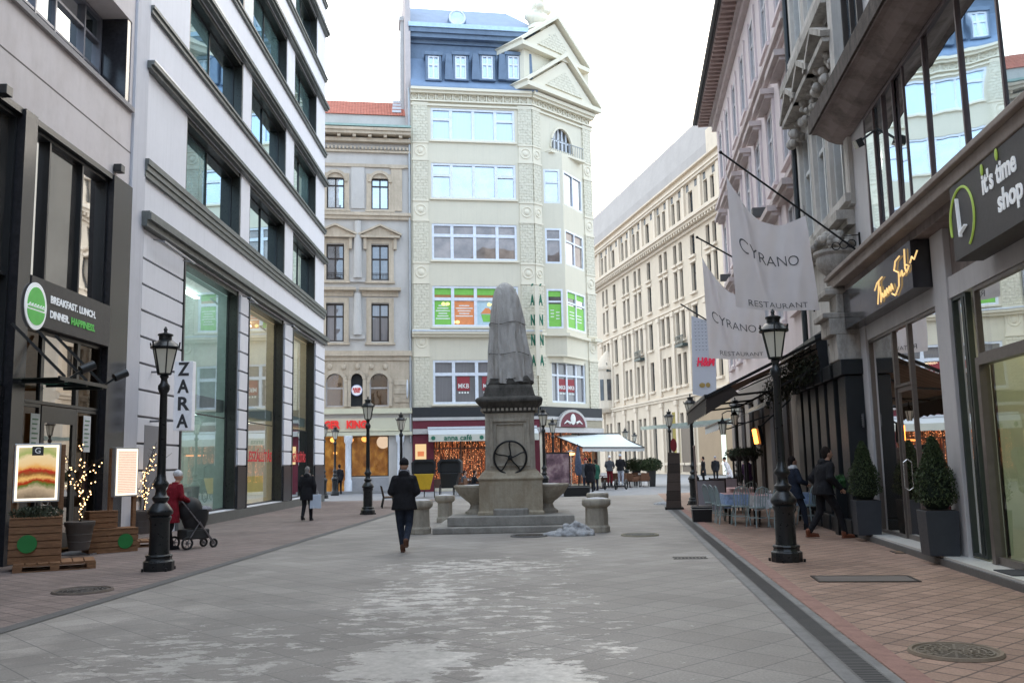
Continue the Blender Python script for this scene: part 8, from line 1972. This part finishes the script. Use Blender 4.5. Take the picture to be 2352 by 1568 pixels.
# terrace: tables with cloths, bentwood chairs, glass screens
C_BLU = cloth('light blue cloth', (.34,.45,.66)); C_PNK = cloth('pale pink cloth', (.78,.52,.52)); C_CHR = plain('sage chair paint', (.34,.42,.42), .5)
def table(px, D, w_, d_, label, cl1, cl2, rz_=0):
    v = AT(px, D); t = thing('terrace_table', (v.x, v.y, 0), FR.rot+rz_, label[0], 'table')
    m = MB(); m.box(-w_/2, w_/2, -d_/2, d_/2, .70, .73); m.build('tabletop', M_DBR, t)
    for sx_ in (-1,1):
        for sy_ in (-1,1): m = MB(); m.bar((sx_*(w_/2-.08),sy_*(d_/2-.08),0),(sx_*(w_/2-.12),sy_*(d_/2-.12),.70), .035); m.build('leg', MIR, t)
    c = thing('tablecloth', (v.x, v.y, 0), FR.rot+rz_, label[1], 'tablecloth')
    m = MB(); w2, d2 = w_/2+.02, d_/2+.02; m.box(-w2, w2, -d2, d2, .732, .738); m.build('top_cloth', cl2, c)
    m = MB(); n = 40; rn = random.Random(int(px)); top = []; bot = []
    per = []
    for i in range(n):
        f_ = i/n*4; s_ = int(f_); g_ = f_-s_; x, y = [(-w2+2*w2*g_, -d2), (w2, -d2+2*d2*g_), (w2-2*w2*g_, d2), (-w2, d2-2*d2*g_)][s_]; per.append((x, y))
    vs = []
    for (x, y) in per: vs.append((x, y, .736))
    for i, (x, y) in enumerate(per): k = 1.05+.05*math.sin(i*1.9); vs.append((x*k, y*k, .736-.26-.07*abs(math.sin(i*PI/20))+.02*math.sin(i)))
    m.add(vs, [(i, (i+1)%n, (i+1)%n+n, i+n) for i in range(n)]); m.build('drape', cl1, c, smooth=True, angle=None)
    for k in range(3):
        xx = -w_/2+.2+k*(w_-.4)/2; g = thing('table_setting', (v + Matrix.Rotation(FR.rot+rz_, 3, 'Z') @ Vector((xx, 0, 0)))+Vector((0,0,.739)), FR.rot, label[2] % ('left', 'middle', 'right')[k], 'tableware'); m = MB(); m.lathe([(.03,0),(.008,.01),(.008,.07),(.03,.10),(.035,.16)], 10); m.build('glass', sglass('wine glass', (.9,.9,.9), .15), g); m = MB(); m.cbox((.1,0,.02), (.09,.09,.04)); m.build('napkin', C_WHT, g)
table(1700, 24.0, 1.25, .8, ('terrace table nearest the black planter', 'light blue tablecloth with pink cover nearest the black planter', '%s glass and napkin on the light blue tablecloth'), C_BLU, C_PNK)
table(1768, 22.6, 1.0, .75, ('terrace table just left of the right street lamp', 'pale tablecloth just left of the right street lamp', '%s glass and napkin on the pale tablecloth'), C_WHT, C_PNK)
table(1868, 23.6, .8, .7, ('terrace table between the two walking people', 'blue tablecloth glimpsed between the two walking people', '%s glass and napkin on the table between the walkers'), C_BLU, C_BLU)
table(1705, 28.5, 1.4, .8, ('farther terrace table behind the blue one', 'pink tablecloth farther back on the terrace', '%s glass and napkin on the farther pink tablecloth'), C_PNK, C_PNK)
def make_chair():
    t = empty('terrace_chair'); m = MB(); m.lathe([(.20,.44),(.21,.46),(.20,.475)], 20); m.build('seat', C_CHR, t)
    for (a, b) in ((-1,-1),(1,-1),(-1,1),(1,1)): m = MB(); m.tube([(a*.14,b*.14,.45),(a*.17,b*.18,.2),(a*.19,b*.21,0)], .014, 7); m.build('leg', C_CHR, t)
    m = MB(); m.tube([(-.17,-.15,.45),(-.19,-.20,.75),(-.14,-.23,.90),(0,-.24,.95),(.14,-.23,.90),(.19,-.20,.75),(.17,-.15,.45)], .015, 8)
    for k in range(4): x = -.105+.07*k; m.tube([(x,-.17,.46),(x,-.225,.91)], .010, 6)
    m.build('backrest', C_CHR, t); m = MB(); m.torus((0,0,.22), .20, .009, 20, 5, 'xy'); m.build('stretcher', C_CHR, t); return t
ch0 = make_chair()
for i, (px, D, rz_, lb) in enumerate(((1640,25.2,-80,'sage green bentwood chair at the far left end of the terrace'), (1655,24.3,-85,'sage green chair second from the left on the terrace'), (1668,23.5,-90,'sage green chair third from the left on the terrace'), (1702,22.9,0,'sage chair in front of the blue tablecloth with its back to us'), (1742,22.2,20,'sage chair between the two nearest tables'), (1790,21.9,5,'sage chair partly hidden by the right street lamp'), (1725,27.3,0,'sage chair at the farther pink table'), (1858,22.7,40,'sage chair near the person with the pale scarf'))):
    o = ch0 if i == 0 else copy_tree(ch0); v = AT(px, D); o.location = (v.x, v.y, .004); o.rotation_euler.z = R(rz_); tag(o, lb, 'chair', 'bentwood chairs on the restaurant terrace')
M_SCR = NT('frosted screen'); _d = M_SCR.bsdf((.42,.40,.44), .3, 0, None, .5); M_SCR = M_SCR.done(_d)
for (px, D, lb) in ((1635, 27.5, 'pale terrace screen panel left, behind the chairs'), (1665, 29.5, 'pale terrace screen panel right, behind the chairs')):
    v = AT(px, D); t = thing('terrace_screen', (v.x, v.y, 0), 0, lb, 'screen'); m = MB(); m.box(-.42,.42,-.01,.01,.12,1.0); m.build('panel', M_SCR, t); m = MB(); m.box(-.46,-.425,-.02,.02,0,1.05); m.box(.425,.46,-.02,.02,0,1.05); m.box(-.425,.425,-.02,.02,1.001,1.03); m.build('frame', MIR, t)
for i, (px, D) in enumerate(((1690,31),(1706,29.5),(1722,28),(1737,26.5),(1700,34),(1716,32.5))):
    v = AT(px, D); t = thing('plant_post', (v.x, v.y, 0), 0, 'slim black post with a dark flower basket, %s from the left on the terrace' % ('first','third','fifth','sixth','second','fourth')[i], 'plant post', 'flower posts on the terrace')
    m = MB(); m.tube([(0,0,0),(0,0,1.72)], .035); m.build('post', MIR, t); m = MB(); m.lathe([(.08,1.55),(.17,1.72)], 12); m.build('basket', MIR, t); m = MB(); leaves(m, 320, (0,0,1.80), (.28,.28,.17), 40+i, .08); m.build('foliage', M_LEAF2, t)

# ================================================================== centre background things
def pedicab(px, D, rz_, label, mat, w_=1.15):
    v = AT(px, D); t = thing('pedicab', (v.x, v.y, 0), rz_, label, 'pedicab')
    m = MB(); m.prism([(-.30,.42),(.42,.42),(.50,1.20),(-.50,1.20)], -.45, .45); m.build('cab_body', mat, t, bev=.03)
    m = MB(); rr = [(-.6,1.2),(-.62,1.75),(-.45,1.92),(.45,1.92),(.62,1.75),(.6,1.2),(.50,1.2),(.50,1.70),(.38,1.80),(-.38,1.80),(-.50,1.70),(-.50,1.2)]; 
    for k in range(5): pass
    for i in range(5): m.prism([rr[i], rr[i+1], rr[10-i], rr[11-i]], -.45, .45)
    m.prism([(-.5,1.2),(-.5,1.7),(-.38,1.8),(.38,1.8),(.5,1.7),(.5,1.2)], .30, .32)
    m.build('hood', plain('hood black', (.02,.022,.024), .6), t)
    for s in (-1,1):
        tt = MB(); q = MB(); wheel(tt, q, (0,0,0), .30, .05); wo = tt.build('wheel', MRUB, t, smooth=True); wo.location = (s*.52,.2,.30); q.build('rim', MS, wo)
    tt = MB(); q = MB(); wheel(tt, q, (0,0,0), .30, .05); wo = tt.build('wheel', MRUB, t, smooth=True); wo.location = (0,-1.3,.30); q.build('rim', MS, wo)
    m = MB(); m.tube([(0,-.4,.5),(0,-1.0,.5),(0,-1.3,.3)], .03); m.tube([(0,-1.3,.3),(0,-1.2,1.0)], .03); m.tube([(-.28,-1.15,1.02),(.28,-1.15,1.02)], .02); m.tube([(0,-.75,.5),(0,-.75,.9)], .025); m.build('frame', MIR, t)
    m = MB(); m.ell((0,-.75,.93), (.12,.15,.05)); m.build('saddle', MIR, t, smooth=True)
    m = MB(); m.box(-.45,.45,.05,.4,1.2,1.24); m.build('seat', MIR, t)
    for s in (-.25,.25): 
        m = MB(); m.ell((s,-.46,.55), (.06,.02,.04)); m.build('tail_light', plain('amber dark', (.12,.03,.01)), t)
    return t
pedicab(974, 46.5, R(185), 'yellow pedicab with black hood parked before the cafe', plain('taxi yellow', (.62,.38,.02), .4))
pedicab(1035, 48.5, R(176), 'black pedicab with black hood parked right of the yellow one', plain('pedicab black', (.015,.017,.018), .35))
v = AT(893, 36.5); bn = thing('park_bench', (v.x, v.y, 0), R(100), 'black iron street bench seen end on behind the walking person', 'bench')
for s in (-.55,.55): m = MB(); m.tube([(s,-.22,0),(s,-.16,.40),(s,.2,.40),(s,.28,0)], .025); m.tube([(s,.2,.40),(s,.30,.85)], .025); m.build('leg', MIR, bn)
m = MB()
for k in range(5): m.box(-.65,.65,-.2+k*.08,-.14+k*.08,.41,.43)
m.build('seat', planks('bench wood', (.12,.07,.04), .2), bn); m = MB()
for k in range(4): m.box(-.65,.65,.21+.025*k,.23+.025*k,.5+.09*k,.56+.09*k)
m.build('backrest', planks('bench wood', (.12,.07,.04)), bn)
C_WIC = stone('wicker brown', (.17,.085,.05), .8, .3, 8, .4)
def cafe_table(px, D, label, n=2):
    v = AT(px, D); t = thing('cafe_table', (v.x, v.y, 0), R(px), label, 'table'); m = MB(); m.lathe([(.38,.72),(.38,.75)], 20); m.build('tabletop', C_WIC, t); m = MB(); m.tube([(0,0,0),(0,0,.72)], .04); m.lathe([(.22,0),(.22,.04)], 14); m.build('pedestal', MIR, t)
    m = MB(); m.lathe([(.04,.75),(.05,.85)], 8, (.1,.1,0)); m.cbox((-.12,0,.80), (.14,.1,.1)); m.build('crockery', plain('crockery white', (.75,.75,.75), .4), t)
def wicker():
    t = empty('wicker_chair'); m = MB(); m.box(-.24,.24,-.22,.22,.36,.46); m.build('seat', C_WIC, t, bev=.02); m = MB(); m.box(-.25,.25,-.27,-.221,.40,.88); m.box(-.29,-.245,-.22,.2,.46,.66); m.box(.245,.29,-.22,.2,.46,.66); m.build('backrest', C_WIC, t, bev=.02)
    for (a, b) in ((-1,-1),(1,-1),(-1,1),(1,1)): m = MB(); m.bar((a*.22,b*.2,0),(a*.22,b*.2,.36), .035); m.build('leg', plain('leg white', (.6,.58,.54)), t)
    return t
w0 = None
WP = [(1060,50,70),(1098,51,-70),(1075,52.3,180),(1120,50,0),(1285,48,80),(1392,57,60),(1440,58,20),(1455,57.3,-60),(1470,58.5,100),(1483,57.5,-10),(1425,59,150),(1410,60,0),(1460,60.5,170)]
names = ['left of the black pedicab table','right of the seated pair','behind the seated pair','against the pillar side','right behind the fountain','left end under the white awning','facing the palace','second in the front row','third in the front row','right end of the front row','back row left','back row far left','back row right']
for i, (px, D, r_) in enumerate(WP):
    o = wicker() if i == 0 else copy_tree(w0)
    if i == 0: w0 = o
    v = AT(px, D); o.location = (v.x, v.y, 0); o.rotation_euler.z = R(r_); tag(o, 'brown wicker cafe chair, '+names[i], 'chair', 'wicker chairs of the cafe terraces')
for (px, D, lb) in ((1080, 50.8, 'round cafe table left of the fountain pillar'), (1385, 56.5, 'round cafe table under the left of the white awning'), (1447, 58.2, 'round cafe table in the middle below the palace'), (1473, 59.3, 'round cafe table at the right end of the terrace')): cafe_table(px, D, lb)
for i, (px, D, lb) in enumerate(((1462, 61, 'left box planter with a bushy shrub at the end of the terrace'), (1497, 59, 'right box planter with a bushy shrub at the end of the terrace'))):
    v = AT(px, D); t = thing('box_planter', (v.x, v.y, 0), 0, lb, 'planter'); m = MB(); m.lathe([(.30,0),(.38,1.0)], 4, (0,0,0), 1, 1, True, PI/4); m.build('box', M_BLK, t); m = MB(); leaves(m, 1500, (0,0,1.35), (.75,.6,.45), 60+i, .13); m.build('foliage', M_LEAF, t)
v = AT(1325, 44.5); t = thing('black_trough', (v.x, v.y, 0), 0, 'low black planter trough right behind the fountain basin', 'planter'); m = MB(); m.box(-.62,.62,-.25,.25,0,.5); m.build('box', plain('planter black', (.012,.012,.013), .5), t, bev=.01); m = MB(); m.box(-.64,.64,-.27,.27,.42,.46); m.build('trim', plain('trim grey', (.2,.2,.2)), t)
v = AT(1283, 45.5); t = thing('poster_board', (v.x, v.y, 0), R(-6), 'freestanding board with a pinkish picture right of the fountain', 'poster board')
def swirl():
    t = NT('pink grey poster'); n_ = t.noise(t.coord(), 1.6, 5, .6); c = t.ramp(n_, [(.3, (.03,.02,.03)), (.5, (.25,.15,.18)), (.62, (.50,.36,.36)), (.75, (.12,.07,.10))]); return t.done(t.bsdf(c, .5))
m = MB(); m.box(-.55,.55,-.03,.0,.55,2.05); m.build('picture', swirl(), t); m = MB(); m.box(-.6,.6,.001,.05,.1,2.12); m.box(-.6,.6,-.05,.0,.1,.5); m.build('frame', M_BLK, t)
for s in (-.55,.55): m = MB(); m.bar((s,0,0),(s,.02,.6), .05); m.build('leg', plain('leg white', (.6,.58,.54)), t)
v = AT(1330, 50); t = thing('closed_parasol', (v.x, v.y, 0), 0, 'folded grey blue parasol standing left of the person in the long black coat', 'parasol'); m = MB(); m.lathe([(.10,.9),(.20,1.1),(.16,1.7),(.06,2.4),(.02,2.5)], 10); m.build('folded_cloth', cloth('parasol blue grey', (.08,.10,.15)), t, smooth=True); m = MB(); m.tube([(0,0,0),(0,0,2.6)], .03); m.lathe([(.3,0),(.3,.08)], 14); m.build('pole', MIR, t)
bpy.context.view_layer.update()
